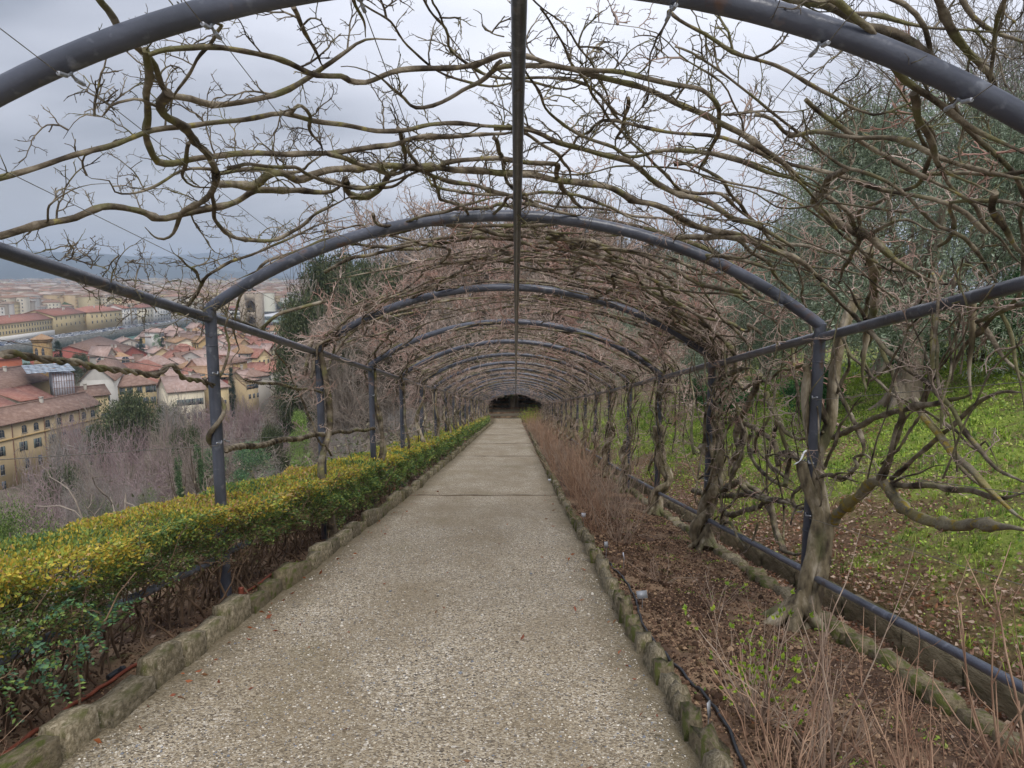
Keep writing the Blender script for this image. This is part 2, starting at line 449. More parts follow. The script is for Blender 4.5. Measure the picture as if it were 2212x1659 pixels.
def gravel_mat():
    m, nt, b = newmat('gravel_surface')
    N, L = nt.nodes, nt.links
    tc = N.new('ShaderNodeTexCoord')
    def vor(scale):
        v = N.new('ShaderNodeTexVoronoi'); v.inputs['Scale'].default_value = scale
        L.new(tc.outputs['Object'], v.inputs['Vector']); return v
    v1 = vor(105); v2 = vor(55)
    def ramp(inp, stops):
        c = N.new('ShaderNodeValToRGB'); L.new(inp, c.inputs[0]); els = c.color_ramp.elements
        for i, (p, col) in enumerate(stops):
            el = els[i] if i < 2 else els.new(p)
            el.position = p; el.color = (*col, 1)
        return c.outputs[0]
    stops = [(0.0, rgb('453f39')), (0.2, rgb('7b7061')), (0.45, rgb('a4957d')), (0.7, rgb('c0b095')), (0.9, rgb('d3c7b1')), (1.0, rgb('e4dccf'))]
    s1 = N.new('ShaderNodeSeparateColor'); L.new(v1.outputs['Color'], s1.inputs[0])
    s2 = N.new('ShaderNodeSeparateColor'); L.new(v2.outputs['Color'], s2.inputs[0])
    c1 = ramp(s1.outputs[0], stops); c2 = ramp(s2.outputs[1], stops)
    gt = N.new('ShaderNodeMath'); gt.operation = 'GREATER_THAN'; gt.inputs[1].default_value = 0.8; L.new(s2.outputs[0], gt.inputs[0])
    mi = N.new('ShaderNodeMixRGB'); L.new(gt.outputs[0], mi.inputs[0]); L.new(c1, mi.inputs[1]); L.new(c2, mi.inputs[2])
    # trodden fines and damp soil between the stones
    def patch(scale, lo, hi, rough=0.6):
        n = N.new('ShaderNodeTexNoise'); n.inputs['Scale'].default_value = scale; n.inputs['Detail'].default_value = 7; n.inputs['Roughness'].default_value = rough
        mp = N.new('ShaderNodeMapping'); mp.inputs['Scale'].default_value = (1.3, 0.55, 1); L.new(tc.outputs['Object'], mp.inputs[0]); L.new(mp.outputs[0], n.inputs[0])
        r = N.new('ShaderNodeMapRange'); r.inputs[1].default_value = lo; r.inputs[2].default_value = hi; L.new(n.outputs[0], r.inputs[0]); return r.outputs[0]
    p1 = patch(0.9, 0.40, 0.62); 
    sc = N.new('ShaderNodeMath'); sc.operation = 'MULTIPLY'; sc.inputs[1].default_value = 0.62; L.new(p1, sc.inputs[0])
    m2 = N.new('ShaderNodeMixRGB'); L.new(sc.outputs[0], m2.inputs[0]); L.new(mi.outputs[0], m2.inputs[1]); m2.inputs[2].default_value = (*rgb('8a7a60'), 1)
    p2 = patch(0.7, 0.56, 0.72)
    sc2 = N.new('ShaderNodeMath'); sc2.operation = 'MULTIPLY'; sc2.inputs[1].default_value = 0.35; L.new(p2, sc2.inputs[0])
    m3 = N.new('ShaderNodeMixRGB'); L.new(sc2.outputs[0], m3.inputs[0]); L.new(m2.outputs[0], m3.inputs[1]); m3.inputs[2].default_value = (*rgb('7d7650'), 1)
    # fines, moss and dirt gather along both edges
    sx = N.new('ShaderNodeSeparateXYZ'); L.new(tc.outputs['Object'], sx.inputs[0])
    def mth(op, a, b_):
        n = N.new('ShaderNodeMath'); n.operation = op
        for i, v in enumerate((a, b_)):
            if isinstance(v, (int, float)): n.inputs[i].default_value = v
            else: L.new(v, n.inputs[i])
        return n.outputs[0]
    ax = mth('ABSOLUTE', mth('SUBTRACT', mth('ADD', sx.outputs[0], .62), mth('MULTIPLY', sx.outputs[1], .0048)), 0)
    en = N.new('ShaderNodeTexNoise'); en.inputs['Scale'].default_value = 4; en.inputs['Detail'].default_value = 6; L.new(tc.outputs['Object'], en.inputs[0])
    em = N.new('ShaderNodeMapRange'); em.inputs[1].default_value = 1.30; em.inputs[2].default_value = 1.62; em.inputs[4].default_value = .8
    L.new(mth('ADD', ax, mth('MULTIPLY', en.outputs[0], .35)), em.inputs[0])
    m4 = N.new('ShaderNodeMixRGB'); L.new(em.outputs[0], m4.inputs[0]); L.new(m3.outputs[0], m4.inputs[1]); m4.inputs[2].default_value = (*rgb('6e634c'), 1)
    L.new(m4.outputs[0], b.inputs['Base Color'])
    b.inputs['Roughness'].default_value = 0.85; b.inputs['Specular IOR Level'].default_value = 0.25
    mr = N.new('ShaderNodeMapRange'); mr.inputs[1].default_value = 0; mr.inputs[2].default_value = 0.7; mr.inputs[3].default_value = 1; mr.inputs[4].default_value = 0
    L.new(v1.outputs['Distance'], mr.inputs[0])
    bu = N.new('ShaderNodeBump'); bu.inputs['Strength'].default_value = 0.7; bu.inputs['Distance'].default_value = 0.008
    L.new(mr.outputs[0], bu.inputs['Height']); L.new(bu.outputs[0], b.inputs['Normal'])
    return m
M['gravel'] = gravel_mat()
M['soil'] = mat_noise('bed_soil', [(0.3, rgb('3a2b22')), (0.5, rgb('584335')), (0.72, rgb('7b6350'))], 6, 8, 0.95, 1.0, 35, dist=0.03, nrough=0.7,
                      second=[(rgb('93795f'), 1.3, 0.44, 0.62), (rgb('4f5424'), 2.2, 0.62, 0.72)])
M['stone'] = mat_noise('kerb_sandstone', [(0.32, rgb('544c3c')), (0.5, rgb('857a62')), (0.66, rgb('aa9e88'))], 9, 7, 0.92, 0.8, 28, dist=0.012, nrough=0.65,
                       second=[(rgb('63623c'), 2.6, 0.50, 0.68), (rgb('b5ad98'), 17, 0.66, 0.72)])
M['stone_moss'] = mat_noise('mossy_sandstone', [(0.3, rgb('5a5140')), (0.5, rgb('7c7058')), (0.7, rgb('978b72'))], 6, 7, 0.95, 0.9, 28, dist=0.015, nrough=0.65,
                       second=[(rgb('5c6030'), 3.2, 0.48, 0.60)])
M['wallstone'] = mat_noise('retaining_wall_stone', [(0.3, rgb('5a513f')), (0.5, rgb('857960')), (0.72, rgb('a89b80'))], 4, 7, 0.95, 0.9, 20, dist=0.02, nrough=0.65,
                       second=[(rgb('50562c'), 2.5, 0.52, 0.66)])
M['timber'] = mat_noise('weathered_timber', [(0.3, rgb('55493c')), (0.7, rgb('8d7d68'))], 3, 6, 0.9, 0.5, 20, stretch=(1, 12, 12), dist=0.01)
M['grassground'] = mat_noise('bank_turf', [(0.32, rgb('5f4c3a')), (0.44, rgb('6e6840')), (0.56, rgb('7c8a38')), (0.72, rgb('92a244'))], 1.6, 9, 0.95, 0.8, 25, dist=0.04, nrough=0.72)
M['hillground'] = mat_noise('rough_hillside', [(0.3, rgb('4a4238')), (0.5, rgb('635c4a')), (0.7, rgb('7c7468'))], 0.25, 9, 0.95, 0.5, 3, dist=0.2, nrough=0.7)

for k_ in ('stone', 'stone_moss', 'wallstone'): vary(M[k_], .68, 1.3)
def litter_zone(m):
    """bare leaf-strewn soil on the foot of the bank"""
    nt = m.node_tree; N, L = nt.nodes, nt.links
    b = [n for n in N if n.type == 'BSDF_PRINCIPLED'][0]; src = b.inputs['Base Color'].links[0].from_socket
    tc = N.new('ShaderNodeTexCoord'); sx = N.new('ShaderNodeSeparateXYZ'); L.new(tc.outputs['Object'], sx.inputs[0])
    no = N.new('ShaderNodeTexNoise'); no.inputs['Scale'].default_value = 1.1; no.inputs['Detail'].default_value = 6; L.new(tc.outputs['Object'], no.inputs[0])
    ma = N.new('ShaderNodeMath'); ma.operation = 'MULTIPLY_ADD'; L.new(no.outputs[0], ma.inputs[0]); ma.inputs[1].default_value = -5.5; L.new(sx.outputs[0], ma.inputs[2])
    mr = N.new('ShaderNodeMapRange'); mr.inputs[1].default_value = .75; mr.inputs[2].default_value = 1.7; mr.inputs[3].default_value = .85; mr.inputs[4].default_value = 0; L.new(ma.outputs[0], mr.inputs[0])
    mi = N.new('ShaderNodeMixRGB'); L.new(mr.outputs[0], mi.inputs[0]); L.new(src, mi.inputs[1]); mi.inputs[2].default_value = (*rgb('6f5542'), 1)
    L.new(mi.outputs[0], b.inputs['Base Color'])
litter_zone(M['grassground'])
def pathz(X, Y): return GZ(Y) + 0.012 * nz(X, Y, 2.1) + 0.008 * nz(X, Y, 6.3, 2)
ys = np.concatenate([np.arange(-1.5, 14.4, .12), [14.46], np.arange(14.54, 72, .5)])
def kx(y, side):
    """wavering line of the path edges"""
    w = 0.02 * nz(y, y * 0, 1.1, side)
    return (-2.05 + w if side < 0 else 0.81 + w) + XO(y)
grid_sheet('gravel_path', np.linspace(-2.12, 0.9, 34), ys, lambda X, Y: pathz(X, Y), M['gravel'])

def soilz_r(X, Y):
    x = X - XO(Y)
    return GZ(Y) - 0.03 - 0.17 * np.clip((x - 0.95) / 1.9, 0, 1) + 0.03 * nz(X, Y, 5) * np.clip((x - .9) * 4, 0, 1) + 0.015 * nz(X, Y, 19, 4)
def soilz_l(X, Y):
    x = X - XO(Y)
    return GZ(Y) - 0.02 + 0.03 * nz(X, Y, 4) + 0.012 * nz(X, Y, 17, 4) - np.clip(-x - 3.5, 0, 1) * 0.5 - 0.04
ysb = np.concatenate([np.arange(-1.5, 9, .07), np.arange(9, 73, .4)])
grid_sheet('soil_bed', np.linspace(0.84, 3.02, 44), ysb, soilz_r, M['soil'])
grid_sheet('hedge_bed', np.linspace(-3.9, -2.08, 30), ysb, soilz_l, M['soil'])
grid_sheet('grass_bank', np.concatenate([np.linspace(3.0, 9, 40), np.linspace(9.3, 70, 50)]), np.concatenate([np.arange(-4, 20, .3), np.arange(20, 130, 1.5)]), T, M['grassground'])
grid_sheet('hillside', np.concatenate([-np.geomspace(260, 3.7, 120)]), np.concatenate([np.arange(-25, 72.5, 2.0), np.arange(72.5, 330, 5)]), T, M['hillground'])
grid_sheet('woodland_ground', np.concatenate([np.linspace(-3.8, 3.6, 14)]), np.arange(71.2, 140, 1.5), lambda X, Y: GZ(Y) - .02, M['hillground'])

# ------------------------------------------------------------------ cut stones
def block_mesh(name, mat, seed, jit=0.045, nx=2, ny=3, nz_=2, round_top=0.06):
    """unit block, origin at the centre of its base, x width, y length, z height"""
    r = np.random.default_rng(seed)
    gx, gy, gz = np.linspace(-.5, .5, nx + 1), np.linspace(-.5, .5, ny + 1), np.linspace(0, 1, nz_ + 1)
    idx = {}; V = []
    def vid(i, j, k):
        if (i, j, k) not in idx:
            idx[(i, j, k)] = len(V)
            x, y, z = gx[i], gy[j], gz[k]
            if k == nz_:
                if i in (0, nx): x *= 1 - 2 * round_top; z -= round_top * .6
                if j in (0, ny): y *= 1 - 1.2 * round_top; z -= round_top * .4
            V.append([x + r.uniform(-jit, jit), y + r.uniform(-jit, jit) * .6, z + (r.uniform(-jit, jit) * 1.3 if k else 0)])
        return idx[(i, j, k)]
    F = []
    for i in range(nx):
        for j in range(ny):
            F.append([vid(i, j, nz_), vid(i + 1, j, nz_), vid(i + 1, j + 1, nz_), vid(i, j + 1, nz_)])
    for j in range(ny):
        for k in range(nz_):
            F.append([vid(0, j, k), vid(0, j, k + 1), vid(0, j + 1, k + 1), vid(0, j + 1, k)])
            F.append([vid(nx, j, k), vid(nx, j + 1, k), vid(nx, j + 1, k + 1), vid(nx, j, k + 1)])
    for i in range(nx):
        for k in range(nz_):
            F.append([vid(i, 0, k), vid(i + 1, 0, k), vid(i + 1, 0, k + 1), vid(i, 0, k + 1)])
            F.append([vid(i, ny, k), vid(i, ny, k + 1), vid(i + 1, ny, k + 1), vid(i + 1, ny, k)])
    g = Geo(); g.add(V, F)
    return g.mesh(name, mat)

kerbs = [block_mesh('stone', M['stone'] if k % 3 else M['stone_moss'], k, jit=.035, round_top=.045) for k in range(8)]
slabs = [block_mesh('stone', M['stone_moss'] if k % 2 else M['stone'], 30 + k, jit=0.08, nx=2, ny=2) for k in range(8)]
walls = [block_mesh('stone', M['wallstone'], 60 + k, jit=0.02, nx=1, ny=4, nz_=3, round_top=0.03) for k in range(6)]

def stone_row(t, meshes, y0, y1, lmin, lmax, xf, zf, w, h, dx=.012, dz=.02, dw=.15, yaw=.03, gap=.02, hj=.0):
    y = y0
    while y < y1:
        k = 1 + 0.02 * max(0, y - 10)
        l = random.uniform(lmin, lmax)
        o = inst('stone', random.choice(meshes), t)
        ym = y + l / 2
        o.location = (float(xf(ym)) + random.uniform(-dx, dx), ym, float(zf(ym)) + random.uniform(-dz, dz))
        o.scale = (w * random.uniform(1 - dw, 1 + dw), (l - gap), h * random.uniform(1 - hj, 1 + hj))
        # follow the gradient of the ground
        o.rotation_euler = (atan2(float(zf(ym + .2) - zf(ym - .2)), .4) + random.uniform(-.02, .02), random.uniform(-.05, .05), random.uniform(-yaw, yaw))
        y += l * 1.0

t = thing('stone_kerb', 'row of mossy sandstone kerb blocks between the gravel path and the hedge bed', 'kerb', (0, 0, 0))
stone_row(t, kerbs, 0.9, 68, .30, .62, lambda y: kx(y, -1) - 0.075, lambda y: GZ(y) - .10, .13, .25, hj=.18, gap=.05, yaw=.05, dx=.018)
t = thing('stone_edging', 'jagged edging of small upright mossy stones between the gravel path and the planted bed', 'edging', (0, 0, 0))
stone_row(t, slabs, 0.6, 60, .13, .30, lambda y: kx(y, 1) + 0.055, lambda y: GZ(y) - .12, .10, .23, dx=.02, dz=.022, yaw=.16, hj=.14, gap=.02)
t = thing('bed_edging', 'sunken line of flat stones at the back of the planted bed by the vine trunks', 'edging', (0, 0, 0))
stone_row(t, slabs, 1.2, 40, .28, .52, lambda y: 2.60 + XO(y), lambda y: GZ(y) - .24, .15, .13, dx=.02, dz=.015, yaw=.1, gap=.03, hj=.1)
t = thing('retaining_wall', 'low mossy stone wall holding back the grass bank behind the lower pipe', 'wall', (0, 0, 0))
stone_row(t, walls, 0.6, 60, .75, 1.15, lambda y: 2.93 + XO(y), lambda y: GZ(y) - .26, .16, .26, dx=.012, dz=.01, yaw=.012, gap=.025, hj=.05)

for k, yy in enumerate([14.5, 26, 34, 43, 53]):
    g = Geo(); n = 12
    xs_ = np.linspace(-2.08, .86, n)
    for i in range(n - 1):
        z = float(GZ(yy)) + .012 + .006 * sin(i * 1.7 + k)
        z2 = float(GZ(yy)) + .012 + .006 * sin((i + 1) * 1.7 + k)
        x0, x1 = xs_[i], xs_[i + 1]; yo = .05 * sin(i * .5 + k)
        g.add([[x0, yy - .03, z - .12], [x1, yy - .03, z2 - .12], [x1, yy + .03, z2 - .12], [x0, yy + .03, z - .12],
               [x0, yy - .03, z], [x1, yy - .03, z2], [x1, yy + .03, z2 ], [x0, yy + .03, z]], BOXF)
    o = g.build('timber_riser', M['timber'])
    tag(o, ['thin timber board across the gravel path, nearest of the cross boards', 'timber board across the path, second of the cross boards going down',
            'timber board across the path, third of the cross boards going down', 'timber board across the path, fourth of the cross boards, far down the tunnel',
            'timber board across the path, last of the cross boards before the tunnel end'][k], 'board', 'timber boards across the path')

# loose pebbles (real relief over the printed gravel)
def ico(sub=0):
    v = np.array([[0,0,1],[.89,0,.45],[.28,.85,.45],[-.72,.53,.45],[-.72,-.53,.45],[.28,-.85,.45],[.72,.53,-.45],[-.28,.85,-.45],[-.89,0,-.45],[-.28,-.85,-.45],[.72,-.53,-.45],[0,0,-1]])
    f = np.array([[0,1,2],[0,2,3],[0,3,4],[0,4,5],[0,5,1],[1,6,2],[2,7,3],[3,8,4],[4,9,5],[5,10,1],[6,7,2],[7,8,3],[8,9,4],[9,10,5],[10,6,1],[11,7,6],[11,8,7],[11,9,8],[11,10,9],[11,6,10]])
    return v, f
OCT = (np.array([[1,0,0],[0,1,0],[-1,0,0],[0,-1,0],[0,0,1.],[0,0,-1]]), np.array([[0,1,4],[1,2,4],[2,3,4],[3,0,4]]))
g = Geo()
k = 46000
u_ = rng.random(k); y = 1.9 + 8.5 * u_ ** 1.7
x = rng.uniform(-2.0, .78, k) + XO(y)
keep = (nz(x, y, 1.9, 5) + rng.normal(0, .5, k)) > -.35
x, y = x[keep], y[keep]; k = len(x)
sz = rng.lognormal(math.log(.0046), .35, k)
pal = np.array([rgb(c) for c in ('6b665f', '8d867b', 'b0a592', 'c4b8a2', 'd4cbba', '9b8a73', '7b7f86', 'd9d2c4')])
stamp(g, OCT[0], OCT[1], np.stack([x, y, pathz(x, y) + sz * .2], -1), np.stack([rotz(a) for a in rng.uniform(0, 6.3, k)]),
      np.stack([sz, sz * rng.uniform(.6, 1, k), sz * .6], -1), tint=pal[rng.integers(0, 8, k)])
IV, IF = ico()
k = 70; y = rng.uniform(2.2, 9, k); x = rng.uniform(-1.95, .75, k); sz = rng.uniform(.010, .02, k)
stamp(g, IV, IF, np.stack([x, y, pathz(x, y) + sz * .15], -1), rand_rot(k), np.stack([sz, sz * .8, sz * .55], -1), tint=pal[rng.integers(0, 8, k)])
o = g.build('loose_gravel', M['matte_tint']); tag(o, 'loose pebbles lying over the gravel path', 'gravel', kind='stuff')

# clods in both beds
g = Geo()
k = 15000; y = 1.2 + 12 * rng.random(k) ** 1.4
x = np.where(rng.random(k) < .68, rng.normal(1.35, .32, k), rng.uniform(-3.4, -2.2, k))
ok = ((x > .98) & (x < 2.5)) | ((x < -2.2) & (x > -3.5)); x, y = x[ok], y[ok]; k = len(x)
sz = rng.lognormal(math.log(.0085), .5, k)
zz = np.where(x > 0, soilz_r(x, y), soilz_l(x, y))
cl = np.array([rgb(c) for c in ('4a382c', '5a4638', '3b2c22', '6c5443', '544230')])
stamp(g, IV, IF, np.stack([x + XO(y), y, zz + sz * .2], -1), rand_rot(k), np.stack([sz, sz * rng.uniform(.6, 1.1, k), sz * .7], -1), tint=cl[rng.integers(0, 5, k)])
k = 90000; y = 1.0 + 12 * rng.random(k) ** 1.5
x = np.where(rng.random(k) < .8, rng.uniform(.95, 2.62, k), rng.uniform(-3.4, -2.2, k))
sz = rng.lognormal(math.log(.0042), .45, k) * (1 + y / 12)
cl2 = np.array([rgb(c) for c in ('4a382c', '6a5242', '8a6e58', '3b2c22', 'a08468', '5f4a38')])
stamp(g, OCT[0], OCT[1], np.stack([x + XO(y), y, np.where(x > 0, soilz_r(x, y), soilz_l(x, y)) + sz * .2], -1), rand_rot(k)[:, :, :] * 0 + np.stack([rotz(a) for a in rng.uniform(0, 6.3, k)]),
      np.stack([sz, sz * .8, sz * .8], -1), tint=cl2[rng.integers(0, 6, k)])
o = g.build('soil_clods', M['matte_tint']); tag(o, 'crumbly brown clods of dug soil in both beds', 'soil', kind='stuff')

# dead leaves: in the gutter, on the bank, a few on bed and path
g = Geo()
def scatter_leaves(k, xf, yf, zf, sz=(.03, .06), cols=('8f6e5a', 'a78670', '7a5846', 'b89c86', '9b6d50', 'c3ab97'), lift=.012):
    y = yf(k); x = xf(k, y)
    z = zf(x, y) + rng.uniform(.0, lift, k)
    D = np.stack([rng.normal(size=k), rng.normal(size=k), rng.normal(0, .35, k)], -1)
    c = np.array([rgb(c) for c in cols])[rng.integers(0, len(cols), k)] * rng.uniform(.75, 1.15, (k, 1))
    ln = rng.uniform(*sz, k)
    leaves(g, np.stack([x, y, z], -1), D, ln, ln * rng.uniform(.3, .6, k), c)
yb = lambda a, b, p=1.5: (lambda k: a + (b - a) * rng.random(k) ** p)
scatter_leaves(4200, lambda k, y: rng.uniform(2.62, 2.86, k) + XO(y), yb(1.2, 16), lambda x, y: soilz_r(x, y), lift=.04)
def patchy(k, y):
    x = 3.05 + 5.5 * rng.random(k) ** 1.3
    return x
yv = yb(1.5, 20)(60000); xv = patchy(60000, yv)
mk = nz(xv, yv, 1.5, 9) + rng.normal(0, .35, 60000) - .45 * (xv - 4.2) > 0.0
xv, yv = xv[mk], yv[mk]
scatter_leaves(len(xv), lambda k, y: xv, lambda k: yv, T, lift=.03)
scatter_leaves(5200, lambda k, y: np.minimum(2.75, 1.2 + 1.5 * rng.random(k) ** .6), yb(1.5, 18), soilz_r, (.015, .045))
scatter_leaves(500, lambda k, y: rng.uniform(-3.3, -2.15, k), yb(1.2, 12), soilz_l, (.02, .05))
scatter_leaves(190, lambda k, y: np.where(rng.random(k) < .5, -2.0 + np.abs(rng.normal(0, .16, k)), np.where(rng.random(k) < .5, .76 - np.abs(rng.normal(0, .1, k)), rng.uniform(-1.9, .7, k))), yb(2.2, 16), pathz, (.03, .06), ('a4623e', '8d5038', '9b7355'))
o = g.build('dead_leaves', M['leaf']); tag(o, 'dry brown fallen leaves in the gutter, on the bank and on the beds', 'leaves', kind='stuff')

# grass and clover on the bank, thin weeds on the bed
g = Geo()
tv = []; tf = []
for b_ in range(9):
    a = random.uniform(0, 6.3); l = random.uniform(.6, 1.1); w = .035; bend = random.uniform(.2, .7)
    c_, s_ = cos(a), sin(a); o_ = np.array([random.uniform(-.25, .25), random.uniform(-.25, .25), 0])
    p = np.array([[-s_ * w, c_ * w, 0], [s_ * w, -c_ * w, 0], [c_ * bend * .4 + s_ * w * .7, s_ * bend * .4 - c_ * w * .7, l * .6], [c_ * bend * .4 - s_ * w * .7, s_ * bend * .4 + c_ * w * .7, l * .6], [c_ * bend, s_ * bend, l * .9]]) + o_
    n0 = len(tv) * 5
    tv.append(p); tf += [[n0, n0 + 1, n0 + 2], [n0, n0 + 2, n0 + 3], [n0 + 3, n0 + 2, n0 + 4]]
TUFT = (np.vstack(tv), np.array(tf))
k = 15000; y = 1.5 + 40 * rng.random(k) ** 1.7; x = 3.06 + 13 * rng.random(k) ** 1.25
mk = (nz(x, y, 1.5, 9) + rng.normal(0, .4, k) - .45 * (x - 4.2)) < .2
x, y = x[mk], y[mk]; k = len(x)
gc = np.array([rgb(c) for c in ('7d9838', '94ae40', '6c8834', 'a6bc4c', 'b0b860', '5e7a30')])
sz = rng.uniform(.035, .10, k) * (1 + y / 22)
stamp(g, TUFT[0], TUFT[1], np.stack([x, y, T(x, y) - .01], -1), np.stack([rotz(a) for a in rng.uniform(0, 6.3, k)]), sz, tint=gc[rng.integers(0, 6, k)] * rng.uniform(.8, 1.3, (k, 1)))
k = 190000; y = 1.5 + 30 * rng.random(k) ** 1.6; x = 3.05 + 10 * rng.random(k) ** 1.15
mk = (nz(x, y, 1.5, 9) + rng.normal(0, .45, k) - .45 * (x - 4.2)) < .12
x, y = x[mk], y[mk]; k = len(x)
D = np.stack([rng.normal(size=k), rng.normal(size=k), rng.uniform(.1, .8, k)], -1)
ln = rng.uniform(.009, .026, k) * (1 + y / 16)
leaves(g, np.stack([x, y, T(x, y) + rng.uniform(.005, .04, k)], -1), D, ln, ln * .8, gc[rng.integers(0, 6, k)] * rng.uniform(.7, 1.25, (k, 1)))
o = g.build('bank_grass', M['leaf']); tag(o, 'grass and clover growing over the sloping bank', 'grass', kind='stuff')
g = Geo()
cx_ = np.concatenate([rng.uniform(1.6, 2.55, 60), rng.uniform(.9, 1.1, 10), rng.uniform(-2.4, -2.2, 16)]); cy_ = rng.uniform(1.6, 12, len(cx_))
for a, b_ in zip(cx_, cy_):
    k = random.randint(10, 30)
    x = a + rng.normal(0, .05, k); y = b_ + rng.normal(0, .07, k)
    D = np.stack([rng.normal(size=k), rng.normal(size=k), rng.uniform(.1, .9, k)], -1); ln = rng.uniform(.015, .03, k)
    z = soilz_r(x, y) if a > 0 else soilz_l(x, y)
    leaves(g, np.stack([x, y, z + .012], -1), D, ln, ln * .6, gc[rng.integers(0, 6, k)] * .9)
o = g.build('bed_weeds', M['leaf']); tag(o, 'small green weeds dotted over the soil beds', 'weeds', kind='stuff')

# ------------------------------------------------------------------ pergola: one welded steel frame
Y0, DY, NA = 2.82, 3.45, 20
def AYf(i): return [2.97, 6.27, 9.65, 13.1][i] if i < 4 else 13.1 + 3.45 * (i - 3)
AY = [-0.25] + [AYf(i) for i in range(NA)]       # arch distances (the first stands behind the camera)
perg = thing('pergola', 'long grey steel tube pergola of round arches over the gravel path', 'pergola', (0, 0, 0))
def post_top(s): return .89 if s < 0 else .754
def rail_z(s): return .81 if s < 0 else .655
def lowrail_z(y, s): return float(GZ(y)) + (.385 if s < 0 else .23)
EX = 2.50
def lz(y): return -SL * y + prise(y)
lug_mesh = None
def make_lug():
    g = Geo()
    tube(g, [[0, 0, -.056], [0, 0, -.018]], .0075, 5)
    tube(g, [[.0 , -.03, -.07], [0, 0, -.056], [0, .03, -.07]], .006, 5)
    tube(g, [[0, .03, -.07], [0, .085, -.074]], .0085, 6)
    tube(g, [[0, -.03, -.07], [0, -.085, -.074]], .0085, 6)
    return g.mesh('cable_lug', M['clip'])
lug_mesh = make_lug()
LUGX = [-2.15, -1.65, -1.12, -.57, .57, 1.12, 1.65, 2.15]
for ia, y in enumerate(AY):
    if ia == 0: continue
    xo = float(XO(y)); sd_ = 14 if ia < 6 else 8
    # arch tube
    xs_ = np.linspace(-EX, EX, 44 if ia < 6 else 22)
    P = np.stack([xs_ + xo, np.full_like(xs_, y), vault(xs_) + lz(y)], -1)
    g = Geo(); tube(g, P, .0475, sd_)
    ar = g.build('arch', M['pipe'], perg, True)
    if ia < 7:
        for lx in LUGX:
            o = inst('cable_lug', lug_mesh, ar, (lx + xo, y, float(vault(lx)) + lz(y) + .0))
        g = Geo()
        for lx in (-.02,):
            pass
    for s in (-1, 1):
        gz_ = float(GZ(y)) - (.3 if s > 0 else .05)
        top = post_top(s) + lz(y) + .012
        g = Geo()
        tube(g, [[s * EX + xo, y, gz_], [s * EX + xo, y, top]], .048, sd_)
        po = g.build('post', M['pipe'], perg, True)
        if ia < 9:
            g = Geo()
            lathe(g, [[.049, 0], [.0535, .002], [.0535, .012], [.049, .014]], sd_, 0, (s * EX + xo, y, gz_ + (.62 if s < 0 else .9)))
            lathe(g, [[.049, 0], [.052, .002], [.052, .008], [.049, .010]], sd_, 0, (s * EX + xo, y, top - .32))
            g.build('weld_collar', M['pipe'], po, True)
        # rails from this post to the next
        y0_ = AY[ia - 1]
        for nm, zf, r_ in (('top_rail', lambda q: rail_z(s) + lz(q), .038), ('bottom_rail', lambda q: lowrail_z(q, s), .029)):
            ya = y0_ if ia > 1 else y0_
            x_ = s * EX
            g = Geo(); tube(g, [[x_ + float(XO(ya)), ya + (.049 if ia > 1 else 0), zf(ya)], [x_ + xo, y - .047, zf(y)]], r_, sd_)
            ro = g.build(nm, M['rail' if nm == 'bottom_rail' else 'pipe'], perg, True)
            if ia < 5:
                g = Geo(); f_ = .52
                yc = ya + (y - ya) * f_; tube(g, [[x_ + float(XO(yc)), yc, zf(ya) + (zf(y) - zf(ya)) * f_], [x_ + float(XO(yc)), yc + .12, zf(ya) + (zf(y) - zf(ya)) * (f_ + .12 / (y - ya))]], r_ + .003, sd_)
                g.build('sleeve', M['pipe'], ro, True)
    ya = AY[ia - 1]
    g = Geo(); zc_ = float(vault(0))
    tube(g, [[float(XO(ya)) + .012, ya, zc_ + lz(ya) - .06], [xo + .012, y, zc_ + lz(y) - .06]], .031, sd_)
    g.build('ridge_pipe', M['pipe'], perg, True)
# training wires along the vault and the sides
WH = [(-1, .62), (-1, 1.37 - 0.0), (-1, 1.95), (1, .75), (1, 1.2), (1, 1.75)]
for ia in range(0, 9):
    ya, y = AY[ia], AY[ia + 1]
    for lx in LUGX:
        g = Geo(); z0 = float(vault(lx)) - .074
        tube(g, [[lx + float(XO(ya)), ya + .08, z0 + lz(ya)], [lx + float(XO(y)), y - .08, z0 + lz(y)]], .0022, 4)
        g.build('training_wire', M['wire'], perg, True)
    for s, h in WH:
        g = Geo()
        tube(g, [[s * 2.45 + float(XO(ya)), ya + .12, float(GZ(ya)) + h], [s * 2.45 + float(XO(y)), y - .12, float(GZ(y)) + h]], .0022, 4)
        w_ = g.build('training_wire', M['wire'], perg, True)
        g = Geo()
        for a_, b_, c_ in ((ya, .05, .14), (y, -.05, -.14)):
            x_ = s * 2.452 + float(XO(a_)); z_ = float(GZ(a_)) + h; sl_ = -SL
            tube(g, [[x_, a_ + b_ * .6, z_ + .02], [x_, a_ + b_, z_], [x_ , a_ + c_, z_ + sl_ * c_]], [.006, .008, .007], 5)
        g.build('turnbuckle', M['clip'], w_, True)

